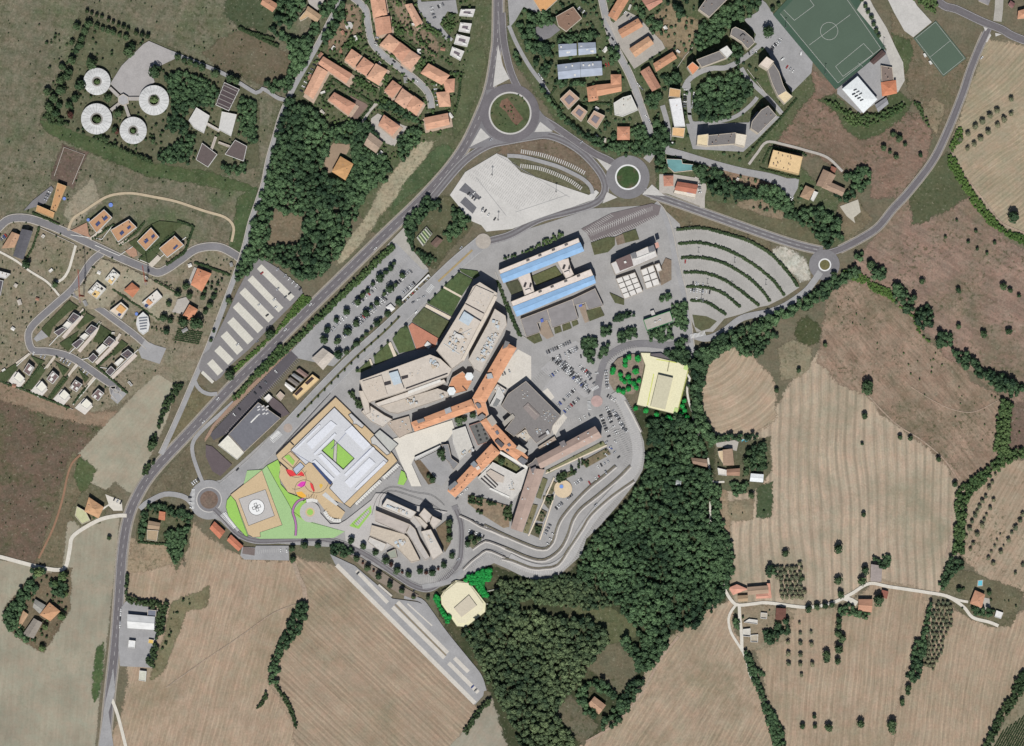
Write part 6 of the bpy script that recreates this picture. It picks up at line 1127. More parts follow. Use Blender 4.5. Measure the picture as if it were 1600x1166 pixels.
def ring_lines(cs):
    q = []
    for c, r_, a0, a1 in cs:
        x, y = P1(c); r_ *= S/K6; n = 28
        q += [bar((x+r_*math.cos(a0+(a1-a0)*k/n), y+r_*math.sin(a0+(a1-a0)*k/n)), (x+r_*math.cos(a0+(a1-a0)*(k+1)/n), y+r_*math.sin(a0+(a1-a0)*(k+1)/n)), .45) for k in range(n)]
    quads_obj('play_ring', q, PB, bb, next_z()+.003)
ring_lines([('e6 880,290', 97, 0, 6.2832), ('e6 1000,200', 125, 3.6, 6.6), ('e6 790,180', 108, 4.4, 7.4), ('e6 800,60', 108, 3.3, 5.9)])
b = ribbon('path', 'violet winding footpath across the new lawn', 'e6 870,385 820,405 775,460 760,520 780,580 795,660 790,760', 3.4, mat('plan_violet', (176,122,168), .03))
for s_ in (-1, 1): dashes(b, offset_line(smooth(P('e6 870,385 820,405 775,460 760,520 780,580 795,660 790,760'), 4), s_*1.3), .5, 3, .01, PB, 'path_edge')
sheet('car_park', 'grey access road round the new wing', 'e6 1040,530 1140,640 1230,640 1300,600 1555,400 1600,330 1690,330 F 650,790 700,800 640,830 600,860 560,856 540,845 e6 1290,715 1100,660 960,620', PG)
disc('road', 'grey turning circle with green centre below the plaza', 'e6 937,520', 16, PG); disc('kerb_ring', 'tan ring inside the turning circle', 'e6 937,520', 7.2, PT); disc('lawn', 'green centre of the turning circle', 'e6 937,520', 4.8, LIME)
for p, lab in (('e6 1335,660 1370,620 1555,450 1560,520 1430,690', 'hatched green bay island beside the access road'), ('e5 1240,950 1275,810 1310,830 1335,900 1300,960', 'green tip island beside the access road')): sheet('lawn', lab, p, LIME)
for lab, l in (('white curved bay strip beside the turning circle', 'e6 1085,512 1120,572 1180,605 1250,605'), ('white bay strip above the turning circle', 'e6 900,405 960,398 1012,412'), ('white bay strip along the right side of the new wing', 'e5 1095,890 1250,750'), ('white bay strip along the lower side of the new wing', 'e5 815,1150 1070,915')): ribbon('bay_strip', lab, l, 5.2, mat('plan_bay', (222,220,214), .03))
cm = sheet('car_park', 'slanted bays on the green island', 'e6 1385,640 1530,490 1540,520 1420,660', PG); comb(cm, 'e6 1400,670 1550,520', 2.6, 6, PB, .3, 1, False)
comb(cm, 'e6 1075,500 1110,570 1180,610 1250,610', 3, 4.5, PB, .3, 1); comb(cm, 'e6 905,385 960,380 1010,395', 2.6, 5, PB, .3, 1); comb(cm, 'e5 1110,870 1250,740', 2.8, 5, PB, .35, -1, False); comb(cm, 'e5 830,1130 1060,910', 3.2, 4.5, PB, .3, -1, False)
for s_ in ('e7 270,330 290,240 340,190 430,180 600,230 760,290 860,350 910,390', 'e7 200,420 235,290 280,210 360,150 450,140 620,190 800,220 900,290 950,340'): dashes(cm, s_, .4, 5, .01, PB, 'kerb_line')
# the new wing itself: low grey slab block round a green court
NW = mat('plan_roof', (206,207,210), .02, .05); NWL = mat('plan_roof_light', (222,224,230), .02, .05); NB = mat('plan_wall', (64,66,74), .03); LB = mat('plan_line', (150,160,190), .02)
sheet('courtyard', 'bright green inner court of the new wing', 'e5 470,610 595,495 805,690 690,805', LIME)
b = B('new_hospital_wing', 'large square grey roofed new wing round a green court', [('e5 600,170 780,350 960,545 1147,715 700,1152 548,990 582,945 375,742 345,728 310,757 158,605', 3.4, 'flat', NW, NB, dict(par=.35, holes=['e5 475,610 592,500 800,690 690,800']))], 'building')
for q in ('e5 320,535 565,305 625,350 375,598', 'e5 705,925 955,680 1015,735 765,990', 'e5 708,415 778,355 965,550 898,605', 'e5 432,660 470,640 660,835 630,872', 'e5 375,720 405,700 600,890 580,925', 'e5 700,850 990,570 1010,590 720,872', 'e5 390,640 605,430 622,446 405,658', 'e5 810,990 1100,710 1125,735 835,1012', 'e5 200,590 450,345 462,357 212,602'):
    on(b, 'roof_slab', q, .9, NWL)
for q in ('e5 375,745 395,735 580,935 560,960', ): on(b, 'notch_shade', q, 1.6, mat('plan_notch_shade', (70,84,120), .05, rough=.3))  # blue-dark strip paints the shading of the south west notch
for a, c in (('570,600', '780,360'), ('700,850', '960,590'), ('330,545', '375,598'), ('160,610', '345,725')): on(b, 'roof_line', bar(P1('e5 '+a), P1('e5 '+c), .4), .35, LB)
B('court_pavilion', 'long thin pale pavilion standing in the green court', [('e5 600,505 632,512 622,735 598,752 572,725 585,700', 2.6, 'flat', (196,192,184), NB)], 'pavilion')
B('lift_tower', 'T shaped grey stair block on the north edge of the new wing', [('e5 770,230 905,355 880,388 820,345 785,345 790,318 740,250', 3, 'flat', (196,194,192), NB)], 'building')
B('link_building', 'pale grey link block at the right corner of the new wing', [('e5 1060,395 1248,547 1165,632 1000,450', 3, 'flat', (190,190,184), NB), ('e5 1000,455 1170,640 1130,660 1020,560 975,545 965,490', 2.6, 'flat', (198,196,192), NB)], 'building')
B('roof_garden', 'grey planted roof terrace at the left corner of the new wing', [('e5 155,615 250,700 180,790 65,690', 2.2, 'flat', (158,158,160), NB)], 'building')
x = on((bpy.data.objects['roof_garden'], tuple(bpy.data.objects['roof_garden'].location[:2]), 1.7), 'planting', 'e5 90,670 140,650 200,720 180,760', .5, LIME)
B('canopy', 'pale blue entrance canopy on the painted plaza', [('e5 175,800 255,725 300,770 215,858', 2.4, 'flat', (184,192,206), NB)], 'canopy')
sheet('ramp', 'white zebra ramp beside the new wing', 'e5 475,1060 510,1030 640,1150 620,1170', mat('plan_ramp', (206,206,204))); 
for e in ('e5 610,65 1000,445 1190,640 1240,715 780,1166 760,1190 700,1150', 'e5 610,65 10,650', 'e5 155,520 190,555', 'e5 40,720 130,800'): edge('helipad', e, .7 if len(e) > 30 else 1.6, False)
# cream decks
CR = mat('plan_cream', (232,226,190), .02, .08); CRW = mat('plan_cream_wall', (150,146,120), .03)
b = B('deck_building', 'cream decked building with bright trees beside the hospital roundabout', [('f1 585,108 740,112 740,155 1150,255 1170,218 1330,300 1145,1052 528,902 635,430 660,300', 2.2, 'flat', CR, CRW, dict(par=.2))], 'building')
on(b, 'upper_block', 'f1 858,440 1082,492 962,972 740,922', 3.6, mat('plan_block', (204,198,172), .02)); on(b, 'deck_edge', 'f1 1255,290 1325,300 1305,380 1240,360', .3, (190,214,140)); on(b, 'deck_edge', 'f1 1110,940 1165,950 1145,1045 1085,1020', .3, (190,214,140))
on(b, 'deck_wall', 'f1 1020,250 1032,252 1005,395 992,392', .9, CRW); on(b, 'deck_line', 'f1 830,205 1140,255 1138,268 828,216', .12, (206,214,110)); on(b, 'deck_line', 'f1 1305,380 1318,384 1160,1000 1148,996', .12, (206,214,110)); on(b, 'deck_line', 'f1 785,430 798,433 700,910 688,907', .12, (206,214,110))
B('parking_slab', 'dark strip of roof bays behind the cream deck', [('f1 742,120 900,110 1000,170 1150,225 1140,245 960,205 742,160', 2.4, 'flat', (110,104,106), NB)], 'building')
b = B('deck_building', 'cream octagonal decked building at the wood edge', [('f7 310,258 520,288 772,610 762,742 470,972 330,962 92,622 82,500 130,420', 2.4, 'flat', CR, CRW, dict(par=.2))], 'building')
on(b, 'upper_deck', 'f7 330,285 505,300 730,610 725,705 460,915 345,910 110,610 105,510 140,440', 1.1, mat('plan_cream2', (228,220,190), .02, .08)); on(b, 'sunken_block', 'f7 285,682 512,482 632,642 400,818', 2.6, mat('plan_block', (204,194,174), .02))
for q in ('f7 665,450 1000,372 1003,386 668,466', 'f7 780,612 1030,642 1028,656 778,628'): prism('footbridge', q, 1.0, 1.6, mat('bridge', (176,178,164)), b[0], b[1])
prism('gate_box', 'f7 240,300 290,265 310,285 262,322', -.1, 2.8, mat('gate', (120,116,96)), b[0], b[1]); prism('gate_box', 'f7 95,430 155,390 165,402 108,445', -.1, 2.8, mat('gate', (120,116,96)), b[0], b[1])
sheet('grass', 'brown planted mound with bright trees', 'f1 130,330 240,200 420,130 600,130 650,250 620,430 560,640 480,740 300,740 180,680 110,560', GRASS((160,142,122)))

# ================================================================== VEGETATION
def leaf_mat(name, c, wood=False, spread=.35, c2=None):
    m, b = new_mat(name, .8, .1); n = N(m)
    if wood:
        a = n.add('Attribute'); a.attribute_name = 'tint'; f = a.outputs['Fac']
    else: f = n.add('ObjectInfo').outputs['Random']
    base = lin(c); alt = lin(c2) if c2 else (base[0]*1.25, base[1]*.98, base[2]*.95)
    col = n.mix(f, tuple(v*(1-spread) for v in base), tuple(v*(1+spread) for v in alt))
    g_ = n.noise(n.add('NewGeometry').outputs['Position'], .9, 2)
    col = n.mix(1.0, col, n.mix(n.ramp(g_, .3, .7), (.8,)*3, (1.2,)*3), 'MULTIPLY')
    n.link(col, b.inputs['Base Color']); return m
def ico(sub=1):
    bm = bmesh.new(); bmesh.ops.create_icosphere(bm, subdivisions=sub, radius=1)
    V = np.array([v.co for v in bm.verts]); F = [[v.index for v in f.verts] for f in bm.faces]; bm.free(); return V, F
ICO_V, ICO_F = ico(2)
def crown_template(nq, qs, seed, flat=1.0, core=.74):
    r = np.random.default_rng(seed); lobes = r.normal(size=(9, 3)); lobes[:, 2] = np.abs(lobes[:, 2])*.8; lobes /= np.linalg.norm(lobes, axis=1)[:, None]
    def rad(d): return .74+.30*np.clip((d@lobes.T).max(axis=1)*2.2-1.25, 0, 1)
    d = r.normal(size=(nq, 3)); d[:, 2] = np.abs(d[:, 2])*1.1-.25; d /= np.linalg.norm(d, axis=1)[:, None]
    c = d*(rad(d)*r.uniform(.82, 1.06, nq))[:, None]
    nrm = d+r.normal(size=(nq, 3))*.45; nrm /= np.linalg.norm(nrm, axis=1)[:, None]
    t = np.cross(nrm, r.normal(size=(nq, 3))); t /= np.linalg.norm(t, axis=1)[:, None]; s = np.cross(nrm, t)
    w = (qs*r.uniform(.65, 1.3, nq))[:, None]
    Q = np.stack([c-t*w-s*w*.8, c+t*w-s*w*.6, c+t*w*.8+s*w, c-t*w*.7+s*w*.8], axis=1).reshape(-1, 3)
    iv = ICO_V/np.linalg.norm(ICO_V, axis=1)[:, None]; core_v = iv*(rad(iv)*core)[:, None]; core_v[:, 2] = np.maximum(core_v[:, 2], -.45)
    V = np.concatenate([Q, core_v]); V[:, 2] *= flat
    F = [[4*i, 4*i+1, 4*i+2, 4*i+3] for i in range(nq)]+[[k+4*nq for k in f] for f in ICO_F]
    return V, F
TR = mat('bark', (96,80,66), .1, .5)
def trunk_mesh():
    V = []; F = []; n = 6
    for z, r_ in ((-.3, .14), (.35, .10), (1.0, .07)): V += [(r_*math.cos(6.2832*k/n), r_*math.sin(6.2832*k/n), z) for k in range(n)]
    for l in range(2): F += [(l*n+i, l*n+(i+1) % n, (l+1)*n+(i+1) % n, (l+1)*n+i) for i in range(n)]
    for a in (0.4, 2.5, 4.6):         # limbs reaching into the crown
        k = len(V); x, y = math.cos(a), math.sin(a)
        V += [(.07*x-.04*y, .07*y+.04*x, .75), (.07*x+.04*y, .07*y-.04*x, .75), (.05*x, .05*y, .9), (.5*x, .5*y, 1.35)]; F += [(k, k+1, k+3), (k+1, k+2, k+3), (k+2, k, k+3)]
    me = bpy.data.meshes.new('trunk'); me.from_pydata(V, [], F); me.materials.append(TR); me.update(); return me
TRUNK = trunk_mesh()
KINDS_ = {'broad': ((92,120,78), 130, .17, 1.0), 'dark': ((70,96,66), 130, .17, 1.05), 'olive': ((112,124,98), 90, .17, .85), 'bright': ((40,158,74), 110, .2, .7), 'red': ((92,66,58), 110, .18, 1.0), 'cypress': ((62,84,56), 80, .2, 1.9)}
CROWN = {}
for kd, (c, nq, qs, fl) in KINDS_.items():
    CROWN[kd] = []; lm = leaf_mat('leaves_'+kd, c, spread=.12 if kd == 'bright' else .28)
    for s in range(4):
        V, F = crown_template(nq, qs, 10+s+hash(len(kd)) % 7, fl); me = bpy.data.meshes.new('crown'); me.from_pydata([tuple(v) for v in V], [], F); me.materials.append(lm); me.update(); CROWN[kd].append(me)
NTREE = [0]; KCAT = {'olive_tree': 'olive tree', 'cypress': 'cypress', 'bush': 'bush', 'shrub': 'shrub', 'street_tree': 'street tree', 'fruit_tree': 'fruit tree'}
def tree(x, y, r, label, group, kind='broad', name='tree'):
    z = ground_z(x, y); root = empty(name, (x, y, z), 0); tag(root, label, KCAT.get(name, 'tree'), group); th = 1.2+r*.45
    t = bpy.data.objects.new('trunk', TRUNK); COL.objects.link(t); t.parent = root; t.scale = (max(.5, r*.45),)*2+(th,)
    c = bpy.data.objects.new('crown', random.choice(CROWN[kind])); COL.objects.link(c); c.parent = root; c.location = (0, 0, th+r*.35); s = random.uniform(.93, 1.07)
    c.scale = (r*s, r/s, r*random.uniform(.85, 1.05)); c.rotation_euler = (0, 0, random.uniform(0, 6.28)); NTREE[0] += 1
    return root
def trees(view, spots, label, group, kind='broad', k=1.0, name='tree'):
    v = VIEWS[view]
    if name == 'tree': name = 'olive_tree' if kind == 'olive' and 'orchard' not in label else 'fruit_tree' if 'orchard' in label or 'fruit' in label else 'cypress' if kind == 'cypress' else 'shrub' if 'shrub' in label else 'bush' if 'bush' in label else 'street_tree' if 'street tree' in label else 'tree'
    for i, s in enumerate(spots.split()):
        a = s.split(','); x, y = P1(f'{view} {a[0]},{a[1]}'); r = float(a[2])/v[2]*S*k if len(a) > 2 else 3
        tree(x, y, r, label, group, kind, name)
WT = [crown_template(46, .24, 40+s, 1.0, .8) for s in range(6)]
def wood(name, label, polys, r=(1.7, 4.7), m=None, exclude=(), spacing=1.35, kind=None, cat=None, z0=1.0, group=None, flat=1.0, parent=None, gaps=.1, pts=None):
    """many crowns filling outlines, one mesh (foliage that reads as one mass)"""
    polys = [P(p) for p in polys]; ex = [P(p) for p in exclude]; given = pts; pts = [] if given is None else [np.array(given)]
    for p in polys:
        a = np.array(p); lo = a.min(0); hi = a.max(0); st = (r[0]+r[1])/2*spacing
        gx, gy = np.meshgrid(np.arange(lo[0], hi[0]+st, st), np.arange(lo[1], hi[1]+st, st*.87)); gx = gx+(np.arange(gx.shape[0])[:, None] % 2)*st/2
        gx = (gx+RNG.uniform(-.36, .36, gx.shape)*st).ravel(); gy = (gy+RNG.uniform(-.36, .36, gy.shape)*st).ravel()
        ok = inside(p, gx, gy) & (RNG.uniform(size=gx.shape) > gaps)
        for e in ex: ok &= ~inside(e, gx, gy)
        q = np.stack([gx[ok], gy[ok]], 1)
        if not len(q): q = np.array([a.mean(0)])
        pts.append(q)
    pts = np.concatenate(pts); n = len(pts); R = r[0]+(r[1]-r[0])*RNG.beta(1.6, 1.9, n); ang = RNG.uniform(0, 6.283, n); tint = np.clip(.6*RNG.uniform(0, 1, n)+.2+.3*np.sin(pts[:, 0]/19+1.3*np.sin(pts[:, 1]/31))*np.cos(pts[:, 1]/23), 0, 1); which = RNG.integers(0, len(WT), n); hz = RNG.uniform(0, 1, n)
    Vs, Fs, Ts, off = [], [], [], 0
    for i in range(n):
        V, F = WT[which[i]]; ca, sa = math.cos(ang[i]), math.sin(ang[i])
        W = np.empty_like(V); W[:, 0] = (V[:, 0]*ca-V[:, 1]*sa)*R[i]+pts[i, 0]; W[:, 1] = (V[:, 0]*sa+V[:, 1]*ca)*R[i]+pts[i, 1]
        W[:, 2] = V[:, 2]*R[i]*flat+z0+R[i]*(.4+hz[i]*1.5)
        Vs.append(W); Fs.append(off); Ts.append(np.full(len(V), tint[i])); off += len(V)
    Vall = np.concatenate(Vs); loops = []; starts = []; totals = []
    # build the mesh arrays directly
    tmpl = []
    for V, F in WT:
        fl = np.array([k for f in F for k in f]); tt = np.array([len(f) for f in F]); tmpl.append((fl, tt))
    L = np.concatenate([tmpl[which[i]][0]+Fs[i] for i in range(n)]); T = np.concatenate([tmpl[which[i]][1] for i in range(n)])
    me = bpy.data.meshes.new(name); me.vertices.add(len(Vall)); me.vertices.foreach_set('co', Vall.astype(np.float32).ravel())
    me.loops.add(len(L)); me.loops.foreach_set('vertex_index', L.astype(np.int32)); me.polygons.add(len(T)); st = np.concatenate([[0], np.cumsum(T)[:-1]]); me.polygons.foreach_set('loop_start', st.astype(np.int32))
    at = me.attributes.new('tint', 'FLOAT', 'POINT'); at.data.foreach_set('value', np.concatenate(Ts).astype(np.float32))
    me.update(calc_edges=True); me.validate(); me.materials.append(m or LW); o = bpy.data.objects.new(name, me); COL.objects.link(o)
    if parent: o.parent = parent
    else: tag(o, label, cat, group, kind)
    return o
LW = leaf_mat('leaves_wood', (76,104,78), True, .48, c2=(98,112,78)); LWD = leaf_mat('leaves_wood_dark', (66,94,70), True, .46, c2=(84,108,74)); LH = leaf_mat('leaves_hedge', (84,114,72), True, .3); LHD = leaf_mat('leaves_hedge_dark', (68,92,62), True, .28); LBUSH = leaf_mat('leaves_bush', (104,114,72), True, .3)
LG = leaf_mat('leaves_reed', (84,118,62), True, .28)
ST = dict(kind='stuff')
wood('woodland', 'dark broadleaf wood north of the main road', ['F 448,150 462,158 492,170 520,205 552,182 575,195 600,215 596,240 610,262 580,292 560,330 535,395 500,432 470,438 440,412 400,405 385,395 398,335 422,255'], m=LWD,
  exclude=('a1 410,990 460,860 590,870 600,1000 550,1110 440,1070', 'b1 100,120 290,140 260,330 70,325', 'a1 440,690 640,760 700,720 610,640', 'a1 640,800 780,850 740,950 640,900'), **ST)
wood('woodland', 'large dark green wood below the hospital terraces', ['F 1012,655 1060,645 1090,665 1104,700 1112,760 1122,810 1136,870 1142,908 1125,945 1085,980 1055,986 1020,988 985,975 962,945 938,920 900,905 905,872 922,845 948,820 975,790 1003,748 1012,705'], m=LWD, exclude=('c2 1080,440 1200,440 1200,520 1090,510', 'c2 985,575 1035,585 1030,625 985,620', 'c2 1195,710 1214,710 1214,855 1195,855', 'd2 960,470 1030,420 1040,440 980,500'), gaps=.14, **ST)
wood('woodland', 'lower wood beside the cream octagon', ['F 722,988 758,962 766,935 782,908 812,912 832,932 805,948 868,962 892,966 920,965 946,987 952,1007 920,1040 905,1068 885,1090 866,1116 877,1128 896,1148 900,1215 835,1215 797,1128 772,1086 745,1032'], m=LW, gaps=.14, **ST)
wood('woodland', 'open scrubby trees between the octagon and the ride', ['F 792,908 835,906 870,906 900,900 935,922 955,945 930,955 880,945 835,945 815,925', 'd2 120,170 330,120 450,170 520,220 440,260 330,330 200,300'], r=(1.4, 3.4), m=LW, gaps=.3, **ST)
wood('woodland', 'tree belt between the clearing and the stubble field', ['d2 645,520 700,495 760,560 760,640 740,650 700,610', 'd2 740,680 760,620 800,560 750,470 860,460 960,470 955,540 880,650 820,720 770,720', 'd2 520,1050 640,900 710,780 800,745 785,830 700,955 600,1055 540,1085', 'd2 380,850 470,760 540,760 650,850 610,870 560,860 500,790 450,850 500,960 520,980 470,990 390,890'], m=LWD, exclude=('d2 455,850 575,900 540,975 460,930',), **ST)
wood('woodland', 'dark tree belt beside the cream deck and curved field', ['F 1079,560 1100,543 1125,532 1145,540 1112,560 1100,590 1094,630 1108,670 1122,690 1110,700 1092,668 1078,640 1086,610', 'F 1045,545 1078,552 1078,572 1060,568 1040,556'], m=LWD, spacing=1.1, gaps=0, **ST)
wood('woodland', 'tree belt along the road to the eastern mini roundabout', ['b3 -60,790 100,710 190,655 260,605 350,545 400,510 520,450 575,500 440,560 360,640 250,700 100,765 0,840 -60,860', 'b2 1555,775 1400,820 1240,870 1200,940 1110,1000 1130,1040 1330,890 1555,840', 'b2 1330,900 1450,870 1555,850 b3 100,880 20,890 b2 1500,1000 1380,990', 'b3 530,370 575,380 570,415 535,410', 'b3 590,450 640,430 715,480 700,530 640,520'], m=LWD, **ST)
wood('hedgerow', 'bushy hedgerow between the two eastern brown fields', ['b3 740,580 800,560 885,640 890,700 860,745 780,680', 'b3 905,710 960,690 1003,740 990,800 935,850 900,780', 'b3 1040,840 1115,850 1125,920 1030,955', 'b3 1110,960 1200,975 1290,1060 1400,1110 1450,1120 1560,1190 c3 1500,90 1420,60 1360,10 b3 1250,1110 1150,1030'], m=LWD, cat='hedgerow')
wood('hedgerow', 'low reedy green strip beside the eastern hedgerow', ['b3 600,540 740,590 780,680 900,760 930,870 1030,960 960,890 900,840 880,760 720,640 620,600', 'b3 440,480 540,470 620,530 580,560 500,530'], r=(1.0, 1.7), m=LG, cat='hedgerow', flat=.6, z0=.1)
wood('hedgerow', 'curved hedgerow between the stubble and right edge fields', ['c3 1420,90 1485,110 1472,250 1462,380 1400,440 1372,400 1390,200', 'c3 1560,390 1460,400 1400,450 1330,500 1260,560 1180,615 1130,685 1140,760 1122,1030 1185,1030 1195,900 1200,800 1225,680 1350,560 1480,470 1560,440'], r=(1.6, 3.0), m=LH, cat='hedgerow')
wood('hedgerow', 'green hedge on the north east field edge', ['b3 1190,-20 1240,-10 1330,110 1440,225 1560,270 1560,330 1440,265 1330,190 1250,90', 'a3 1100,930 1135,960 1245,1170 1200,1180 1090,1000', 'a3 1100,900 1150,780 1180,780 1180,850 1120,920'], r=(1.2, 2.0), m=LG, cat='hedgerow', flat=.7, z0=.2)
wood('woodland', 'dense thicket between the two eastern roads', ['f6 245,485 330,500 420,530 480,600 600,640 700,670 760,640 880,650 905,720 950,790 1040,810 1150,790 1280,840 1300,980 1310,1030 1180,1095 1140,1040 1080,960 900,860 820,790 640,735 490,735 380,715 345,640 260,570'], m=LWD, exclude=('f6 555,765 690,740 770,765 905,830 900,870 740,850',), **ST)
wood('woodland', 'round copse beside the old farmhouse', ['f6 1290,580 1420,510 1490,505 1520,600 1450,675 1390,680 1360,610', 'f6 1260,700 1370,650 1420,720 1290,770'], m=LWD, **ST)
wood('woodland', 'wooded island inside the apartment ring', ['f5 365,940 480,790 560,770 620,740 700,760 790,720 860,790 955,890 900,1000 790,1080 700,1165 f6 500,150 400,182 270,165 245,110 250,40'], m=LWD, r=(2.6, 4.4), **ST)
wood('woodland', 'tree screen behind the curved apartment block', ['f5 375,480 365,320 440,230 580,150 700,10 850,10 845,130 835,200 720,250 690,300 620,390 500,485 400,515', 'f5 860,10 1030,0 1030,60 920,170 880,150', 'f5 740,430 800,440 845,520 800,640 740,620 740,540'], m=LWD, r=(2.6, 4.4), **ST)
wood('hedgerow', 'trees and shrubs round the blue grey blocks', ['a2 95,90 240,60 262,130 200,170 110,150', 'a2 25,150 110,140 160,235 70,245', 'a2 70,250 190,260 250,270 245,360 180,340 110,310', 'a2 290,225 500,185 520,240 420,262 280,258', 'a2 250,480 440,500 440,520 270,530', 'a2 0,310 40,320 60,390 20,400', 'a2 130,360 250,380 230,470 190,470', 'a2 580,285 640,285 655,360 600,390'], m=LWD, cat='hedgerow')
wood('hedgerow', 'long tree belt along the bypass below the brown blocks', ['a2 220,590 300,700 420,790 560,865 700,872 840,850 870,780 960,870 935,905 800,950 640,942 540,905 420,830 310,740 180,560 160,540 190,530', 'a2 600,790 640,850 720,880 600,880', 'a2 720,780 800,760 830,850 740,860'], m=LWD, r=(2, 3.4), cat='hedgerow')
wood('hedgerow', 'trees along the northern side road', ['a2 860,740 935,780 960,870 920,905 870,830', 'a2 815,570 905,570 880,660 830,665', 'a2 820,120 905,120 910,215 830,200', 'a2 910,465 1000,430 1040,500 940,530', 'a2 740,40 830,60 800,110 750,90', 'a2 985,40 1055,60 1040,120 1000,110', 'a2 870,920 920,930 940,1050 880,1040'], m=LWD, cat='hedgerow')
wood('hedgerow', 'trees lining the lane from the north', ['g8 745,880 940,560 1085,600 1080,680 960,1000 870,1166 700,1160', 'g8 1190,600 1330,300 1440,100 1560,60 1540,230 1330,640 1230,690', 'g8 1020,380 1160,370 1090,570 1000,540', 'a1 200,260 350,220 340,300 280,400 200,560 100,560 30,500 180,490 220,380'], m=LWD, cat='hedgerow')
wood('hedgerow', 'garden trees round the tan villa at the top', ['g8 560,-60 960,-60 960,80 830,200 800,400 740,500 640,400 460,370 540,200', 'g8 1150,100 1420,-60 1340,250 1200,260', 'g8 380,430 640,520 820,640 700,690 480,560'], m=LWD, cat='hedgerow')
wood('hedgerow', 'thin dark hedge across the top left field', [bar(P1('g8 -60,430'), P1('g8 540,715'), 3.0)], r=(1.0, 1.6), m=LHD, cat='hedgerow', spacing=1.0, gaps=0)
wood('hedgerow', 'dark hedge row at the upper field edge', [bar(P1('a0 1470,185'), P1('a1 110,240'), 2.6)], r=(1.0, 1.5), m=LHD, cat='hedgerow', spacing=1.0, gaps=0)
wood('hedgerow', 'trees between the twin villas and the eroded bank', ['a1 870,820 960,775 1010,800 1000,860 900,985 860,940', 'a1 600,765 690,760 700,805 650,890 750,960 830,1030 800,1100 640,1180 560,1100 600,1000 580,900', 'a1 720,620 830,620 960,700 1010,770 900,720 760,660'], m=LWD, r=(1.8, 3.2), cat='hedgerow')
wood('hedgerow', 'shrubs in the gardens of the northern terraces', ['f4 850,130 900,200 960,280 940,310 850,280', 'f4 1100,480 1160,540 1040,620 1040,590', 'f4 760,440 850,470 900,540', 'f4 930,200 1060,300 1160,420 1340,540 1310,520 1180,470 1060,350', 'f4 780,640 830,660 800,740 750,700', 'f4 690,890 780,860 1000,960 1130,1000 900,960', 'f4 1380,640 1450,640 1440,700 1390,680', 'f4 1040,240 1150,210 1260,270 1350,360 1240,300', 'f4 500,320 580,310 570,390 440,420 400,450 430,380', 'f4 490,680 560,670 720,770 700,830 560,750', 'f4 1260,200 1360,120 1400,130 1370,280 1310,260'], r=(1.0, 2.2), m=LH, cat='hedgerow', gaps=.35)
wood('hedgerow', 'bushy strip between the main road and the tree car park', [offset_line([P1('b1 830,320'), P1('b1 480,660'), P1('b1 180,950'), P1('b1 0,1110')], 5)+offset_line([P1('b1 830,320'), P1('b1 480,660'), P1('b1 180,950'), P1('b1 0,1110')], -1.5)[::-1], 'f3 760,-10 800,10 620,200 320,560 270,540 420,370 600,170'], r=(1.3, 2.3), m=LH, cat='hedgerow', spacing=1.15)
wood('hedgerow', 'grassy bush strip along the northern side of the main road', ['g1 880,340 972,370 760,570 560,770 380,930 350,910 560,730 700,600'], r=(.8, 1.4), m=LG, cat='hedgerow', flat=.5, z0=0)
wood('hedgerow', 'shrubbery in the plot beside the avenue junction', ['b1 900,180 1040,20 1085,60 1020,160 960,260 945,350 910,260', 'b1 950,345 1060,380 1095,420 1040,450', 'b1 1190,80 1300,160 1280,220 1180,300 1140,250 1200,180', 'b1 1060,40 1130,60 1120,120 1050,110'], m=LWD, r=(1.8, 3.2), cat='hedgerow')
wood('hedgerow', 'garden trees of the roundabout farmhouse', ['c0 900,725 1010,740 1120,765 1180,800 1165,845 1050,800 990,760 900,770', 'c0 1000,900 1150,865 1130,980 1070,1115 1020,1020', 'c0 870,770 905,770 900,830 865,960 840,930'], m=LWD, r=(1.8, 3.2), cat='hedgerow')
wood('hedgerow', 'trees wrapping the south western farm cluster', ['d0 170,150 225,160 235,225 160,290 105,400 150,480 225,540 150,525 60,465 20,400 40,330 100,260', 'd0 195,80 280,90 270,130 200,140', 'd0 300,170 410,170 400,270 330,240'], m=LWD, r=(1.8, 3.4), cat='hedgerow')
wood('hedgerow', 'hedge round the roadside workshop', ['d0 765,255 1025,295 1025,335 890,325 770,285', 'd0 950,350 1012,335 995,480 945,515', 'd0 940,530 965,560 935,705 890,650', 'd0 765,120 785,120 780,265 765,265'], m=LHD, r=(1.6, 2.6), cat='hedgerow')
wood('hedgerow', 'thick dark hedgerow between the southern stubble fields', ['d1 270,285 322,285 305,400 250,510 150,630 130,790 82,785 82,680 120,560 190,420 230,340'], m=LWD, r=(1.8, 3.2), cat='hedgerow')
wood('hedgerow', 'thin hedge trailing down between the southern fields', ['d1 105,790 125,790 210,900 255,1055 240,1055 190,920', 'd1 -5,950 60,840 75,865 30,930'], m=LHD, r=(1.1, 1.8), cat='hedgerow', gaps=0)
wood('hedgerow', 'hedge between the diagonal stubble and grey field', ['d1 1250,1090 1330,960 1420,870 1425,900 1370,960 1285,1090'], m=LHD, r=(1.5, 2.4), cat='hedgerow')
wood('hedgerow', 'trees beside the striped car park entrance', ['g1 430,60 480,0 600,60 530,95 480,190 410,250 380,230 400,130'], m=LWD, r=(2.2, 3.6), cat='hedgerow')
wood('hedgerow', 'trees along the lane above the smooth field', ['c0 1050,0 1120,0 1080,60 1010,180 960,290 940,400 900,420 910,350 960,280 990,130', 'c0 880,490 900,460 940,480 890,560 870,540'], m=LHD, r=(1.5, 2.6), cat='hedgerow')
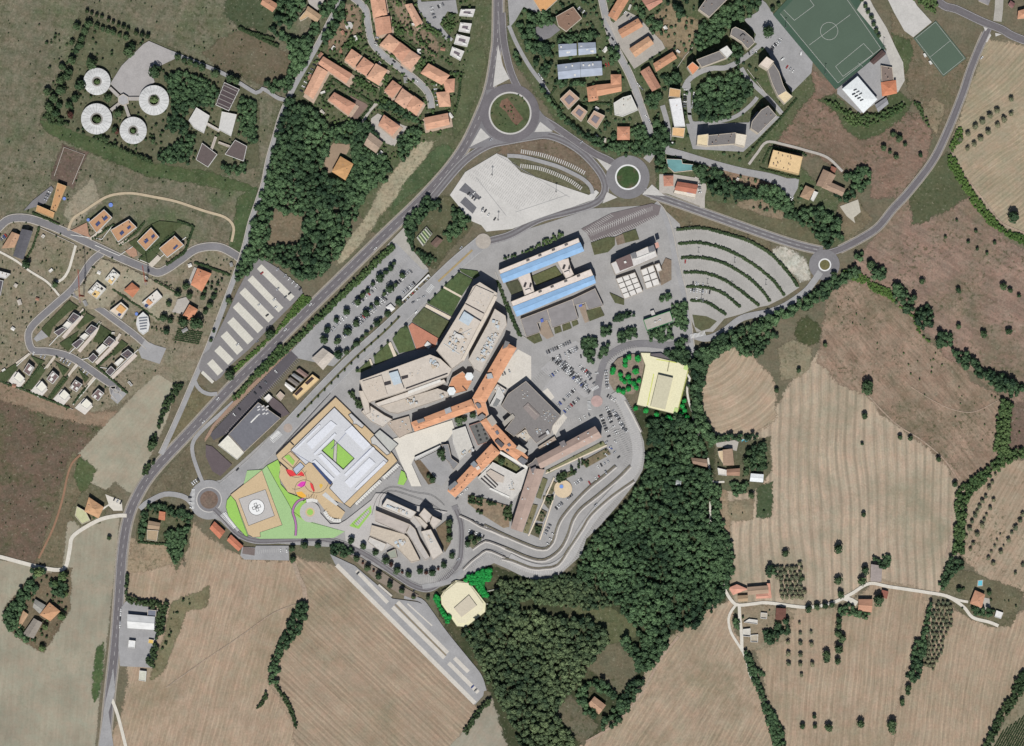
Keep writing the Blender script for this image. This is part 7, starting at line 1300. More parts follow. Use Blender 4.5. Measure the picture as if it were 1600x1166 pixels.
wood('hedgerow', 'garden trees behind the derelict farm', ['g7 440,760 500,740 580,690 670,640 690,760 560,865 450,875', 'g7 130,640 180,630 235,720 200,790', 'g7 450,160 530,110 560,200 520,260 440,240'], m=LWD, cat='hedgerow')
wood('hedgerow', 'hedge beside the white lane below the derelict farm', ['g7 250,930 300,980 365,1110 430,1130 440,1166 310,1180 285,1040', 'd2 1405,600 1450,600 1510,790 1560,930 1620,1170 1590,1170 1500,870'], m=LWD, r=(1.6, 2.8), cat='hedgerow')
wood('hedgerow', 'hedge at the bottom edge below the orchard', ['d3 0,910 40,960 85,1060 105,1180 40,1180 0,1030'], m=LWD, r=(1.8, 3), cat='hedgerow')
wood('hedgerow', 'tall tree row left of the lower olive grove', ['d3 875,570 900,520 955,520 950,620 920,740 870,785 842,745 868,640', 'd3 940,440 980,285 1000,300 955,500 935,510'], m=LWD, r=(2, 3.4), cat='hedgerow')
wood('hedgerow', 'dark hedge between the stubble and the vineyard', ['d3 1560,695 1500,760 1470,850 1400,960 1350,1060 1290,1190 1340,1190 1420,1020 1500,900 1560,830'], m=LHD, r=(1.8, 3), cat='hedgerow')
wood('hedgerow', 'trees above the eastern bungalow', ['d3 1100,10 1200,40 1160,100 1120,130 1060,220 1040,180', 'd3 420,330 480,290 540,340 620,350 600,390 430,360', 'd3 620,20 740,10 745,80 690,100 660,40', 'd3 1240,310 1370,340 1360,380 1240,370'], m=LWD, r=(1.6, 3), cat='hedgerow')
wood('hedgerow', 'tree belt between the wood and the eastern farm', ['c2 1060,-20 1140,60 1160,170 1210,270 1225,330 1160,340 1130,260 1100,120', 'c2 1060,490 1180,520 1190,580 1100,600 1050,560', 'c2 1215,600 1270,620 1262,800 1310,900 1350,1050 1350,1166 1240,1166 1215,850', 'c2 1240,320 1480,300 1500,330 1400,340 1260,350', 'c2 1330,600 1440,600 1450,640 1340,690', 'c2 1450,380 1540,360 1540,520 1420,520'], m=LWD, r=(1.8, 3.2), cat='hedgerow')
wood('hedgerow', 'shrubs on the bank round the sports hall', ['a3 340,610 430,620 450,660 560,700 700,680 820,620 840,650 740,720 600,780 500,770 430,680', 'a3 880,0 1030,0 1015,90 960,60', 'a3 880,620 920,630 990,780 960,760'], m=LH, r=(1.0, 2.2), cat='hedgerow', gaps=.35)
wood('hedgerow', 'trees and hedge of the day centre gardens', ['a0 1000,470 1100,430 1250,480 1330,560 1300,640 1180,660 1150,640 1140,790 1190,830 1150,1000 960,990 950,930 1060,880 1120,830 1000,790 1040,700 1050,620 1030,560', 'a0 1470,590 1560,620 1560,880 1500,850 1460,780 1440,700', 'a0 1330,1000 1500,1000 1490,1060 1380,1060'], m=LWD, r=(2, 3.4), cat='hedgerow')
wood('hedgerow', 'shrubs along the lower edge of the pavilion garden', ['a0 560,850 600,810 700,880 800,930 900,960 940,1000 880,980 740,920', 'a0 260,720 300,640 380,700 420,760 330,760'], m=LHD, r=(1.6, 2.8), cat='hedgerow')
wood('hedgerow', 'clipped hedge beside the institute path', ['e8 30,430 60,460 250,920 215,910 100,640'], m=LHD, r=(.9, 1.4), cat='hedgerow', spacing=1.0, flat=.7, z0=0)
wood('hedgerow', 'shrub strip above the upper blue roofed block', ['e8 80,250 300,170 520,40 640,20 600,70 360,160 160,240'], m=LH, r=(1.2, 2.2), cat='hedgerow', gaps=.35)
wood('hedgerow', 'dark trees round the green rimmed building', ['e8 1040,770 1180,700 1230,740 1060,800', 'e8 1030,930 1230,820 1260,920 1100,980', 'e8 1330,890 1555,820 1560,950 1380,980', 'e8 940,850 1030,830 1020,900 950,920', 'e8 1430,580 1555,540 1555,600 1450,640', 'b2 970,680 1060,660 1070,860 990,820', 'b2 1000,900 1060,880 1050,960 990,970'], m=LWD, r=(1.8, 3.2), cat='hedgerow')
wood('hedgerow', 'trees at the top of the hospital car park', ['e8 740,960 850,920 950,950 900,1010 880,1060 890,1166 810,1166 790,1040', 'e8 910,1040 990,1010 980,1080 930,1100', 'e8 990,960 1040,960 1030,1010 990,1000'], m=LWD, r=(2.0, 3.6), cat='hedgerow')
wood('hedgerow', 'shrubs on the dry bank below the white block', ['e4 200,610 270,620 300,690 230,700', 'e4 300,640 350,630 350,720 310,720', 'e4 390,660 500,690 480,715 390,690', 'e4 560,730 650,700 640,860 570,860', 'e4 270,740 350,790 320,810', 'e4 530,700 560,720 550,760'], m=LHD, r=(1.3, 2.4), cat='hedgerow')
wood('hedgerow', 'dark shrubs in the long hospital garden', ['e4 1090,420 1190,360 1200,450 1120,480', 'e4 1240,330 1310,340 1290,400 1240,390', 'e4 970,620 1060,620 1030,740', 'e4 940,780 1000,790 960,870', 'e4 870,920 950,930 910,1030', 'e4 1350,250 1430,260 1410,330', 'e3 780,1040 850,1020 840,1090 800,1120'], m=LHD, r=(1.0, 2.0), cat='hedgerow', gaps=.3)
wood('hedgerow', 'dark hedge beside the car park below the lawns', ['e6 1125,850 1240,845 1380,880 1370,960 1280,970 1140,940'], m=LWD, r=(1.8, 2.8), cat='hedgerow')
wood('hedgerow', 'shrubs beside the new wing north corner', ['e5 740,20 790,10 900,170 860,200'], m=LHD, r=(1.5, 2.4), cat='hedgerow')
for i, h_ in enumerate(FANH):
    pts = smooth(P(h_), 6); wood('hedge', f'{["outermost", "second", "third", "fourth", "fifth", "innermost"][i]} curved hedge of the fan shaped car park', [offset_line(pts, 1.2)+offset_line(pts, -1.2)[::-1]], r=(1.0, 1.35), m=LHD, cat='hedge', spacing=.85, gaps=0, group='curved hedges of the fan car park', flat=.7, z0=.2)
wood('hedge', 'clipped dark hedge round the orange house by the lane', [bar(P1('g3 1135,390'), P1('g3 1440,500'), 2.0)], r=(.8, 1.2), m=LHD, cat='hedge', spacing=.85, gaps=0, flat=.8, z0=.2)
wood('hedge', 'dark hedge round the rightmost western villa', [bar(P1('g3 985,30'), P1('g3 1125,80'), 2), bar(P1('g3 1125,80'), P1('g3 1050,300'), 2), bar(P1('g3 1050,300'), P1('g3 890,410'), 2.4)], r=(.8, 1.2), m=LHD, cat='hedge', spacing=.85, gaps=0, flat=.8, z0=.2)
wood('hedge', 'dark garden boundary hedge of the building sites', [bar(P1('g3 420,620'), P1('g3 830,890'), 1.8), bar(P1('g3 790,550'), P1('g3 990,660'), 1.8)], r=(.7, 1.1), m=LHD, cat='hedge', spacing=.85, gaps=0, flat=.8, z0=.2)
HL = [('between the first two western villas', 'g3 240,190 430,60'), ('between the second and third western villas', 'g3 480,250 640,120 700,40'), ('between the third and rightmost western villas', 'g3 650,365 860,205 960,130'), ('along the first estate terrace', 'f2 860,165 640,370'), ('along the second estate terrace', 'f2 1020,290 960,350'), ('along the third estate terrace', 'f2 1150,590 980,740'), ('along the fourth estate terrace', 'f2 1000,745 1290,1000'), ('left of the second lower villa', 'f2 420,700 240,950'), ('left of the third lower villa', 'f2 690,830 500,1050'), ('left of the rightmost lower villa', 'f2 890,920 740,1110'), ('at the foot of the lower villas', 'f2 0,880 240,965 480,1065 700,1150'),
 ('round the salmon villa lawn', 'f4 330,690 240,880 300,920'), ('behind the salmon villa', 'f4 340,690 640,870 680,900 560,1060'), ('below the largest orange house', 'f4 530,620 760,770 740,830'), ('behind the joined orange houses', 'f4 860,300 1060,440 1120,480'), ('below the lower orange row', 'f4 740,830 980,960'), ('along the grassy terrace', 'f4 1450,640 1420,880 1390,990'), ('right of the dark roofed western house', 'g2 400,480 330,700 260,820'), ('beside the tan villa drive', 'g2 330,340 600,460'), ('round the beige apartment house', 'f6 740,480 790,370 1010,400 1050,430'), ('below the beige apartment house', 'f6 720,520 1000,590'), ('along the ring edge wall', 'f6 980,20 860,170 720,320 620,440'), ('left of the brown square blocks', 'g4 380,760 330,830 420,960'), ('round the orange school garden', 'g4 600,900 860,900 860,1000'), ('beside the roundabout farmhouse drive', 'c0 840,960 1000,975')]
for w_, l in HL:
    pts = P(l); wood('hedge', f'clipped dark hedge {w_}', [bar(a, c, 1.7) for a, c in zip(pts, pts[1:])], r=(.75, 1.15), m=LHD, cat='hedge', spacing=.9, gaps=.03, flat=.75, z0=.1)
for i in range(7):      # vegetable rows
    a, c = P1(f'g3 {985-4*i},{965+16*i}'), P1(f'g3 {1205-6*i},{1000+16*i}')
    wood('crop_row', 'dark vegetable row beside the lane', [bar(a, c, .9)], r=(.45, .65), m=LHD, cat='crop row', spacing=.9, gaps=.05, flat=.6, z0=0, group='vegetable rows by the lane')
for i in range(26):     # vineyard in the corner
    x0 = 1365+i*15; a, c = P1(f'd3 {x0},1190'), P1(f'd3 {x0+330},590'); t0 = max(0, (x0+330-1700)/330)
    hit = .18+.030*i if i < 9 else .46
    k = min(1.0, hit+.02); c = (a[0]+(c[0]-a[0])*k, a[1]+(c[1]-a[1])*k)
    if x0 < 1640: wood('vine_row', 'straight dark vine row in the corner vineyard', [bar(a, c, .9)], r=(.5, .66), m=LHD, cat='vine row', spacing=.85, gaps=.02, flat=.7, z0=.1, group='vine rows of the corner vineyard')
# ---- single trees
trees('b1', '840,435,13 820,465,20 790,490,17 755,525,28 710,560,14 680,600,16 650,630,18 620,670,22 550,730,22 490,780,18 435,840,22 415,900,26', 'tree in the upper row of the tree lined car park', 'upper row of car park trees', 'dark')
trees('b1', '890,510,20 850,565,14 815,590,26 780,620,14 735,675,20 700,700,14 670,740,24 610,800,22 555,850,26 495,910,22', 'tree in the lower row of the tree lined car park', 'lower row of car park trees', 'dark')
trees('b1', '868,672,23 800,740,21 735,800,22 700,830,11 672,862,15 645,890,15 612,922,21 585,950,11 552,975,19 758,778,12', 'round tree along the avenue edge of the car park', 'round trees along the avenue', 'dark')
trees('b1', '500,990,28', 'large oval tree beside the gabled avenue house', None, 'dark')
trees('e7', '115,735,32 240,800,34 345,880,40 455,980,40 570,1020,34 690,985,34 815,1000,38 930,925,34 1015,830,34', 'round street tree on the inner side of the ring road', 'inner ring road trees', 'dark')
trees('e7', '985,655,36 985,570,32 985,495,38', 'round tree on the brown bank beside the ring road', 'brown bank trees', 'dark')
trees('e7', '45,860,34 160,955,34 270,1040,36 385,1125,34', 'round street tree on the outer side of the ring road', 'outer ring road trees', 'dark')
trees('d1', '887,222,18 957,262,13 1045,265,14', 'small street tree at the ring road bend', 'ring road bend trees', 'dark')
trees('e7', '400,920,26 510,1000,16 750,1005,22 875,965,16 110,905,14 220,985,14', 'small purple leaved street tree on the ring road', 'purple ring road trees', 'red')
trees('e6', '755,890,33 880,855,38 1020,855,33 760,1000,35 1355,810,36 1480,865,30', 'round tree beside the lower lawn car park', 'lower lawn car park trees', 'dark')
trees('e7', '1170,710,34 1240,690,30 1205,640,30 1285,660,26', 'tree on the island between the terrace roads', 'terrace island trees', 'dark')
trees('c3', '50,40,16 585,195,20 570,365,10 800,325,16 862,332,16 1033,457,17 1133,608,18 578,795,16 105,1030,22 425,1000,28 600,10,34 600,40,32', 'lone round tree in the stubble field with upright rows', 'lone trees in the big stubble field', 'dark')
trees('b3', '935,545,19 1155,600,18 1155,818,17 1305,865,23 1460,848,21 1425,577,23 1468,600,16 1522,632,13', 'lone dark tree on the brown eastern field', 'lone trees on the brown field', 'dark')
trees('b3', '1145,175,9 1260,240,11 1075,275,10 1215,305,11 1270,348,11 1375,312,12 1328,375,11', 'small bush dotted on the upper eastern field', 'small bushes on the eastern field', 'dark')
trees('b3', '1485,155,36', 'large lone oak in the north east tan field', None, 'dark'); trees('b3', '345,930,15 185,1085,15 400,500,18 620,440,24', 'tree near the round weedy hollow', 'hollow trees', 'dark')
trees('a3', '760,820,20 795,845,22 830,880,14 700,900,19 738,925,13 775,955,17 925,945,15', 'bush tree on the rough field behind the sports hall', 'rough field bushes', 'dark')
trees('a3', '1475,605,17 1390,675,19 1345,705,19 1300,740,19 1258,770,19 1212,815,17', 'tree of the upper row beside the eastern road', 'upper row in the north east field', 'olive')
trees('a3', '1475,695,15 1430,730,19 1392,765,17 1335,805,19 1290,845,19 1250,880,17 1210,905,15 1165,850,15', 'tree of the lower row beside the eastern road', 'lower row in the north east field', 'olive')
trees('a3', '570,0,14 590,40,15 605,75,15 625,110,16 640,150,16 655,190,16 670,220,15', 'small tree in the row beside the big pitch', 'pitch side trees', 'dark')
trees('c3', '1380,550,9 1360,600,13 1340,632,15 1320,685,12 1300,712,15 1283,745,14 1270,775,13 1256,800,16 1238,835,13 1222,880,16 1205,925,11', 'olive in the left row of the right edge field', 'left olive row', 'olive')
trees('c3', '1368,705,13 1348,755,13 1326,797,10 1312,825,11 1298,860,17 1268,915,17 1245,970,13 1228,1005,12', 'olive in the middle row of the right edge field', 'middle olive row', 'olive')
trees('c3', '1410,915,7 1390,950,8 1375,985,9 1355,1020,9 1337,1060,13 1367,1090,14 1413,1020,15 1430,985,7 1458,950,15 1478,905,11 1500,875,17 1530,830,15 1545,795,15 1500,1150,11 1545,1100,13', 'olive in the right rows of the right edge field', 'right olive rows', 'olive')
trees('d3', '190,418,10 195,480,11 260,475,11 120,535,14 195,540,15 263,548,16 122,606,16 196,612,15 123,665,15 196,668,15 268,668,16 202,735,13', 'small orchard tree in the grid below the white lane', 'orchard grid trees', 'olive')
trees('d3', '280,985,14 207,1045,18 283,1045,15 365,1053,25 560,1028,25', 'lone tree at the bottom of the orchard field', 'lower orchard field trees', 'dark')
trees('d3', '750,1030,30 750,1065,26 813,890,17 813,910,14 850,810,20 848,840,16', 'tree on the boundary below the olive grove', 'boundary trees', 'dark')
trees('d3', '428,395,20 428,435,20 425,480,23 448,510,25 428,575,28 355,610,26 355,635,24 420,650,21', 'tree in the boundary row beside the orchard', 'orchard boundary row', 'dark')
trees('d3', '245,330,23 297,320,21 346,313,19 388,308,18 438,245,23 425,160,26', 'round tree along the white gravel lane', 'white lane trees', 'dark')
trees('d3', '588,100,25 568,165,27 668,280,34 1160,215,18 1340,235,16 1250,330,20 205,150,17', 'garden tree near the eastern farm lane', 'eastern farm garden trees', 'dark')
def grove(poly, st, label, group, r):
    p = P(poly); a = np.array(p); lo = a.min(0); hi = a.max(0); ang = -.05
    for i in range(int((hi[0]-lo[0])/st)+2):
        for j in range(int((hi[1]-lo[1])/st)+2):
            x = lo[0]+i*st+random.uniform(-.5, .5)+(j % 2)*.3*st; y = lo[1]+j*st+random.uniform(-.5, .5)
            if inside1(p, x, y): tree(x, y, r*random.uniform(.75, 1.15), label, group, 'olive', 'olive_tree')
grove('g7 550,150 790,110 830,480 590,470', 5.6, 'olive tree in the square grove above the white lane', 'square olive grove', 2.9)
grove('d3 1010,290 1075,270 1140,330 1070,560 1005,700 945,690 960,540', 5.2, 'olive tree in the slanting grove below the white lane', 'slanting olive grove', 2.45)
trees('a0', '530,70,13 560,85,12 590,95,12 620,105,12 660,125,14 690,140,12 720,155,14 750,165,14 780,180,13 830,205,16 865,215,16 900,225,16', 'cypress in the row at the top of the pavilion garden', 'pavilion garden cypresses', 'cypress')
trees('a0', '590,165,19 625,178,16 660,190,19 692,200,19 728,213,14 768,230,20', 'round tree in the row above the pavilion lawn', 'pavilion lawn row', 'dark')
trees('a0', '470,165,24 540,150,26 520,190,26 500,240,24 490,280,26 465,310,20 440,260,18 440,370,26 380,410,22 420,440,24 410,470,28 370,490,26 375,550,32 330,600,28 290,560,24 300,650,30 340,690,24 360,640,22', 'tree on the western edge of the pavilion garden', 'western pavilion trees', 'dark')
trees('a0', '555,390,34 490,525,34 460,600,26 420,640,24 785,320,34 805,285,24 945,440,40 720,690,28 660,600,26 930,860,16 700,790,20 840,820,14', 'garden tree among the round pavilions', 'pavilion garden trees', 'dark')
trees('a0', '430,700,22 710,800,18', 'purple leaved shrub tree beside the pavilions', 'purple pavilion trees', 'red')
trees('a0', '940,608,26 592,728,22 812,797,16 592,500,18', 'tree growing in a round pavilion courtyard', 'courtyard trees', 'broad')
trees('a0', '1080,350,20 1120,370,18 1155,380,20 1190,395,20 1230,415,24 1310,450,28 1400,480,26 1440,495,24', 'tree along the drive from the pavilions', 'pavilion drive trees', 'dark')
trees('g1', '640,645,38 340,955,40 330,390,26 195,690,16 215,620,14', 'roadside tree near the striped car park', 'striped car park trees', 'dark')
trees('g3', '990,665,30 1090,680,30 1060,600,34 870,870,36 925,895,30 890,990,30 1210,690,28 1300,690,26 1150,920,60 1040,910,50 1270,760,30 1230,820,26 915,750,26', 'garden tree round the two orange lane houses', 'orange house garden trees', 'dark')
trees('g3', '1250,575,14 1285,570,12 1335,580,16 1280,615,14 1320,640,14 1370,545,14 1225,635,20', 'small fruit tree in the orchard garden', 'orchard garden trees', 'dark')
trees('g2', '270,865,46 560,1070,34', 'round tree on the white footpath junction', 'footpath trees', 'dark')
trees('f5', '1095,330,62', 'large lone tree in the tarmac yard', None, 'dark'); trees('f5', '1145,95,28 1205,55,24', 'tree at the pitch corner by the yard', 'yard corner trees', 'dark')
trees('d0', '260,570,22 275,440,20 380,375,26 400,240,18 340,180,22 385,130,30 240,110,30', 'tree in the south western farm garden', 'farm garden trees', 'broad')
trees('c0', '665,935,14 930,365,30', 'lone tree at the edge of the smooth field', 'smooth field trees', 'dark')
trees('e1', '925,40,12 870,92,12 815,140,12 780,180,13 720,232,13 665,290,13', 'small shrub tree on the hospital front lawns', 'front lawn shrub trees', 'dark')
trees('e1', '465,510,20 380,570,12 310,640,13 255,690,14 195,755,12 45,880,16 120,820,12', 'shrub tree on the west front lawns', 'west lawn shrub trees', 'dark')
trees('e2', '500,500,50 640,450,34 560,490,26', 'dark courtyard tree beside the west orange wing', 'west wing courtyard trees', 'dark')
trees('e4', '540,265,40', 'tree in the green hospital courtyard', None, 'dark')
trees('e2', '320,830,46 235,1095,36 190,1060,22 340,880,30', 'tree beside the sunken workshop yard', 'workshop yard trees', 'dark')
trees('g6', '300,395,46 430,350,40 465,440,36 320,295,36 350,740,34 295,510,34', 'garden tree of the eastern farm', 'eastern farm trees', 'dark')
BL = 'bright green round tree beside the cream deck'
trees('f1', '545,200,50 415,180,38 355,225,38 355,300,38 180,360,40 165,410,38 515,400,48 280,440,36 400,480,38 295,510,34 345,555,34 420,550,36 490,580,38 565,535,36 525,640,36 408,660,38 255,680,38 325,705,38', 'bright green round tree on the mound left of the cream deck', 'bright trees on the mound', 'bright', 1.1)
trees('f1', '510,955,36 675,990,38 838,1045,36 1010,1085,36 1065,1120,36 1120,1110,36 1200,1050,36 1210,1130,36 1290,1095,36 1225,920,34 1250,840,34 1260,985,36', 'bright green round tree below the cream deck', 'bright trees below the deck', 'bright', 1.1)
def fill(poly, st, r, label, group):
    p = P(poly); a = np.array(p); lo = a.min(0); hi = a.max(0)
    for i in range(int((hi[0]-lo[0])/st)+2):
        for j in range(int((hi[1]-lo[1])/st)+2):
            x = lo[0]+(i+.5*(j % 2))*st+random.uniform(-.6, .6); y = lo[1]+j*st*.87+random.uniform(-.6, .6)
            if inside1(p, x, y): tree(x, y, r*random.uniform(.9, 1.15), label, group, 'bright')
fill('f7 400,235 600,160 850,50 890,110 830,240 740,290 750,420 820,540 780,580 650,380 540,300', 4.2, 3.1, 'bright green round tree above the cream octagon', 'bright trees above the octagon')
fill('f7 0,460 60,480 90,650 240,850 200,920 60,720 0,600', 4.2, 3.0, 'bright green round tree left of the cream octagon', 'bright trees left of the octagon')
trees('f7', '485,1045,38', 'single bright green tree below the cream octagon', None, 'bright')
# ---- median bushes along the avenue
for i in range(16):
    t = i/15; x = 622+(466-622)*t; y = 497+(651-497)*t
    tree(*P1(f'F {x:.1f},{y:.1f}'), 1.3, 'small bush on the grassy avenue median', 'avenue median bushes', 'dark', 'bush')

# ---- loose garden shrubs between the houses
def scatter(label, poly, n, r, m, ok=('field', 'grass', 'lawn', 'bare_plot', 'ground')):
    p = P(poly); a = np.array(p); lo = a.min(0); hi = a.max(0); out = []
    xs = RNG.uniform(lo[0], hi[0], n); ys = RNG.uniform(lo[1], hi[1], n); keep = inside(p, xs, ys)
    for f in FOOT: keep &= ~inside(inset(f, -1.0) if len(f) < 9 else f, xs, ys)
    for x, y in zip(xs[keep], ys[keep]):
        if top_sheet(x, y)[1] in ok and top_sheet(x, y-2)[1] in ok: out.append((x, y))
    if out: wood('garden_shrubs', label, [], r=r, m=m, pts=out, kind='stuff', z0=.2)
    return out
NQ = 'F 470,120 505,40 560,0 735,0 735,60 720,150 700,205 640,245 590,260 540,215 480,160'; EQ = 'F 800,10 930,0 1130,0 1200,60 1230,150 1180,230 1260,300 1240,340 1060,300 1020,240 960,240 850,150 815,70'
WQ = 'F 0,340 60,320 370,390 365,500 260,570 150,640 0,600'
scatter('small shrubs dotted over the northern gardens', NQ, 1500, (.7, 2.0), LH); scatter('small dark trees among the north eastern blocks', EQ, 1300, (.8, 2.6), LWD)
scatter('small shrubs in the gardens of the western estate', WQ, 700, (.5, 1.3), LHD); scatter('weedy bushes on the north western field', 'F 0,0 440,0 440,120 385,340 0,330', 220, (.5, 1.2), LHD, ('field', 'grass'))
scatter('small shrubs on the lawns round the round pavilions', 'F 70,40 230,60 400,150 395,260 250,260 80,190', 420, (.8, 2.2), LHD); scatter('bushes on the planted roundabout islands', 'F 760,140 1010,140 1010,310 760,310', 260, (.6, 1.3), LH, ('flower_bed', 'lawn'))
scatter('shrubs in the hospital gardens', 'F 790,640 960,640 960,840 790,840', 700, (.6, 1.5), LHD, ('lawn', 'courtyard')); scatter('scrub along the eastern hedgerows', 'F 1290,430 1600,640 1600,690 1520,690 1380,560 1280,490', 150, (.5, 1.3), LH, ('field',)); scatter('weeds on the bare fields of the west', 'F 0,600 170,650 60,880 0,870', 120, (.4, 1.0), LHD, ('field',)); scatter('shrubs in the farm gardens of the east', 'F 1120,660 1230,660 1600,850 1600,1000 1480,980 1150,1000 1110,800', 420, (.7, 2.0), LHD, ('lawn', 'grass', 'bare_plot')); scatter('shrubs in the south western farm gardens', 'F 0,790 300,790 300,1020 0,1020', 700, (.7, 2.0), LHD, ('lawn', 'grass'))
def sheds(where, poly, n):
    p = P(poly); a = np.array(p); lo = a.min(0); hi = a.max(0); k = 0; t = 0
    while k < n and t < 3000:
        t += 1; x, y = random.uniform(lo[0], hi[0]), random.uniform(lo[1], hi[1])
        if not inside1(p, x, y) or any(top_sheet(x+dx, y+dy)[1] in ('road', 'car_park', 'path', 'driveway') for dx, dy in ((6, 0), (-6, 0), (0, 6), (0, -6))) or top_sheet(x, y)[1] not in ('field', 'lawn', 'grass', 'forecourt', 'bare_plot') or any(inside1(inset(f, -2.5), x, y) for f in FOOT if len(f) < 9): continue
        an = random.uniform(0, 3.1); l = random.uniform(1.6, 3.2); c = random.choice(((226,222,214), (196,186,172), (170,120,96), (150,148,146)))
        B('garden_shed', f'small {dict(zip(((226,222,214), (196,186,172), (170,120,96), (150,148,146)), ("white", "pale", "brown", "grey")))[c]} garden shed in the {where} gardens', [(bar((x-l*math.cos(an), y-l*math.sin(an)), (x+l*math.cos(an), y+l*math.sin(an)), random.uniform(2.2, 3.6)), 2.3, random.choice(('flat', 'gable')), c, WALLW)], 'shed', f'{where} garden sheds'); k += 1
sheds('northern', NQ, 18); sheds('north eastern', EQ, 14); sheds('western', WQ, 16)

# ================================================================== VEHICLES AND SMALL THINGS
GLASS = mat('car_glass', (44,48,54), .05, rough=.3, spec=.4); TYRE = mat('tyre', (40,40,42), .05)
PAINT = {'white': (232,232,230), 'silver': (186,188,192), 'grey': (120,122,126), 'black': (44,45,50), 'red': (178,52,52), 'blue': (72,92,164)}
def car_mesh(c, van=False):
    L, W, hb, ht = (2.6, .98, 1.0, 2.3) if van else (2.15, .88, .78, 1.45)
    V = []; F = []; M = []
    def hull(sec, m):      # loft of rectangles (x0, x1, half width, z)
        k = len(V)
        for x0, x1, hw, z in sec: V.extend([(x0, -hw, z), (x1, -hw, z), (x1, hw, z), (x0, hw, z)])
        for l in range(len(sec)-1):
            for i in range(4): F.append((k+4*l+i, k+4*l+(i+1) % 4, k+4*l+4+(i+1) % 4, k+4*l+4+i)); M.append(m)
        e = k+4*(len(sec)-1); F.append((e, e+1, e+2, e+3)); M.append(m)
    hull([(-L*.97, L*.96, W*.93, .25), (-L, L, W, .5), (-L*.98, L*.95, W*.96, hb)], 0)
    if van: hull([(-L*.96, L*.62, W*.94, hb), (-L*.94, L*.42, W*.86, ht-.15)], 1); hull([(-L*.94, L*.40, W*.86, ht-.15), (-L*.9, L*.34, W*.8, ht)], 0)
    else: hull([(-L*.86, L*.46, W*.92, hb), (-L*.58, L*.12, W*.74, ht-.1)], 1); hull([(-L*.58, L*.10, W*.73, ht-.1), (-L*.5, L*.03, W*.66, ht)], 0)
    for sx in (-.62, .62):
        for sy in (-1, 1):
            k = len(V); n = 8; y0, y1 = sy*W*.72, sy*W*1.0
            V += [(L*sx+.32*math.cos(6.2832*i/n), y0, .32+.32*math.sin(6.2832*i/n)) for i in range(n)]+[(L*sx+.32*math.cos(6.2832*i/n), y1, .32+.32*math.sin(6.2832*i/n)) for i in range(n)]
            F += [(k+i, k+(i+1) % n, k+n+(i+1) % n, k+n+i) for i in range(n)]+[tuple(range(k+n, k+2*n))]; M += [2]*(n+1)
    me = bpy.data.meshes.new('car'); me.from_pydata(V, [], F)
    for m in (mat('car_paint', c, .02, rough=.35, spec=.5), GLASS, TYRE): me.materials.append(m)
    me.polygons.foreach_set('material_index', M); me.update(); return me
CARM = {k: car_mesh(c) for k, c in PAINT.items()}; VAN = car_mesh(PAINT['white'], True)
NCAR = [0]; EXTRA = []
def car(x, y, a, where, colour=None, van=False, name='parked_car'):
    colour = colour or random.choices(list(PAINT), (38, 20, 17, 21, 2.5, 1.5))[0]
    if NCAR[0] >= 296 and not van and name == 'parked_car': EXTRA.append((x, y, a, colour)); return
    o = bpy.data.objects.new('van' if van else name, VAN if van else CARM[colour]); COL.objects.link(o)
    o.location = (x, y, ground_z(x, y)+.012); o.rotation_euler = (0, 0, a+random.uniform(-.04, .04)); s = random.uniform(.96, 1.06); o.scale = (s, s, s)
    tag(o, f'{colour} {"van" if van else "car"} {where}', 'van' if van else 'car', f'{colour} {"vans" if van else "cars"} {where}'); NCAR[0] += 1
def row(where, line, n, skip=0, turn=90, colour=None):
    a, b = P(line)[:2]; d = math.atan2(b[1]-a[1], b[0]-a[0])+math.radians(turn)
    for i in range(n):
        if random.random() < skip: continue
        t = i/max(1, n-1); car(a[0]+(b[0]-a[0])*t, a[1]+(b[1]-a[1])*t, d+(math.pi if random.random() < .4 else 0), where, colour)
HP = 'parked in the rows beside the hospital roundabout'
row(HP, 'e3 550,10 910,340', 24, .04); row(HP, 'e3 590,0 890,280', 20, .05); row(HP, 'e8 470,1060 670,970', 12, .05)
row(HP, 'e8 520,1120 800,1090', 9, .3); row('parked below the trees of the upper hospital lot', 'e3 820,80 920,165', 8, .1); row('parked below the trees of the upper hospital lot', 'e8 640,1060 730,1020', 6, .1)
row('parked near the small hedge of the hospital lot', 'e3 600,470 760,320', 10, .15); row('parked near the small hedge of the hospital lot', 'e3 640,560 800,410', 8, .3); row('parked beside the grey diagnostic block', 'e3 520,185 590,130', 4)
row('parked in the shade line of the brown wing', 'e3 820,620 910,570', 3); row('parked in the triangle of bays below the hospital roundabout', 'e3 1090,500 1130,590', 5, .1); row('parked in the triangle of bays below the hospital roundabout', 'e3 1140,510 1260,710', 10, .05)
row('parked along the brown wing end', 'e3 1030,580 1110,790', 9, .1); row('parked along the kerb of the curving road', 'e3 1080,130 1095,300', 7, .05); row('parked along the northern terrace edge', 'e3 1100,380 1170,420', 4); row('parked in the strip under the deck mound', 'e3 985,150 990,290', 4, .3)
row('parked by the terrace garden', 'e3 1085,850 1210,1000', 4, .3); row('parked by the garden bays of the brown wing', 'e3 1000,1100 1100,1040', 4, .1)
row('parked in the bays of the south garden', 'e4 1290,490 1350,450', 4); row('parked in the bays of the south garden', 'e4 1200,640 1250,600', 4); row('parked in the bays of the south garden', 'e4 1095,740 1150,690', 4); row('parked in the bays of the south garden', 'e4 985,1000 1045,880', 5, .1)
row('parked against the retaining wall', 'e4 200,840 540,1000', 8, .3, 0); row('parked in the short bay row by the tree island', 'e7 1185,580 1330,640', 7, .05); row('parked at the tip of the orange wing', 'e4 190,545 90,640', 3, 0, 0)
TA = 'parked between the upper car park trees'
row(TA, 'b1 745,530 590,680', 12, .1); row(TA, 'b1 725,585 610,690', 7, .1); row(TA, 'b1 590,690 425,880', 6, .4)
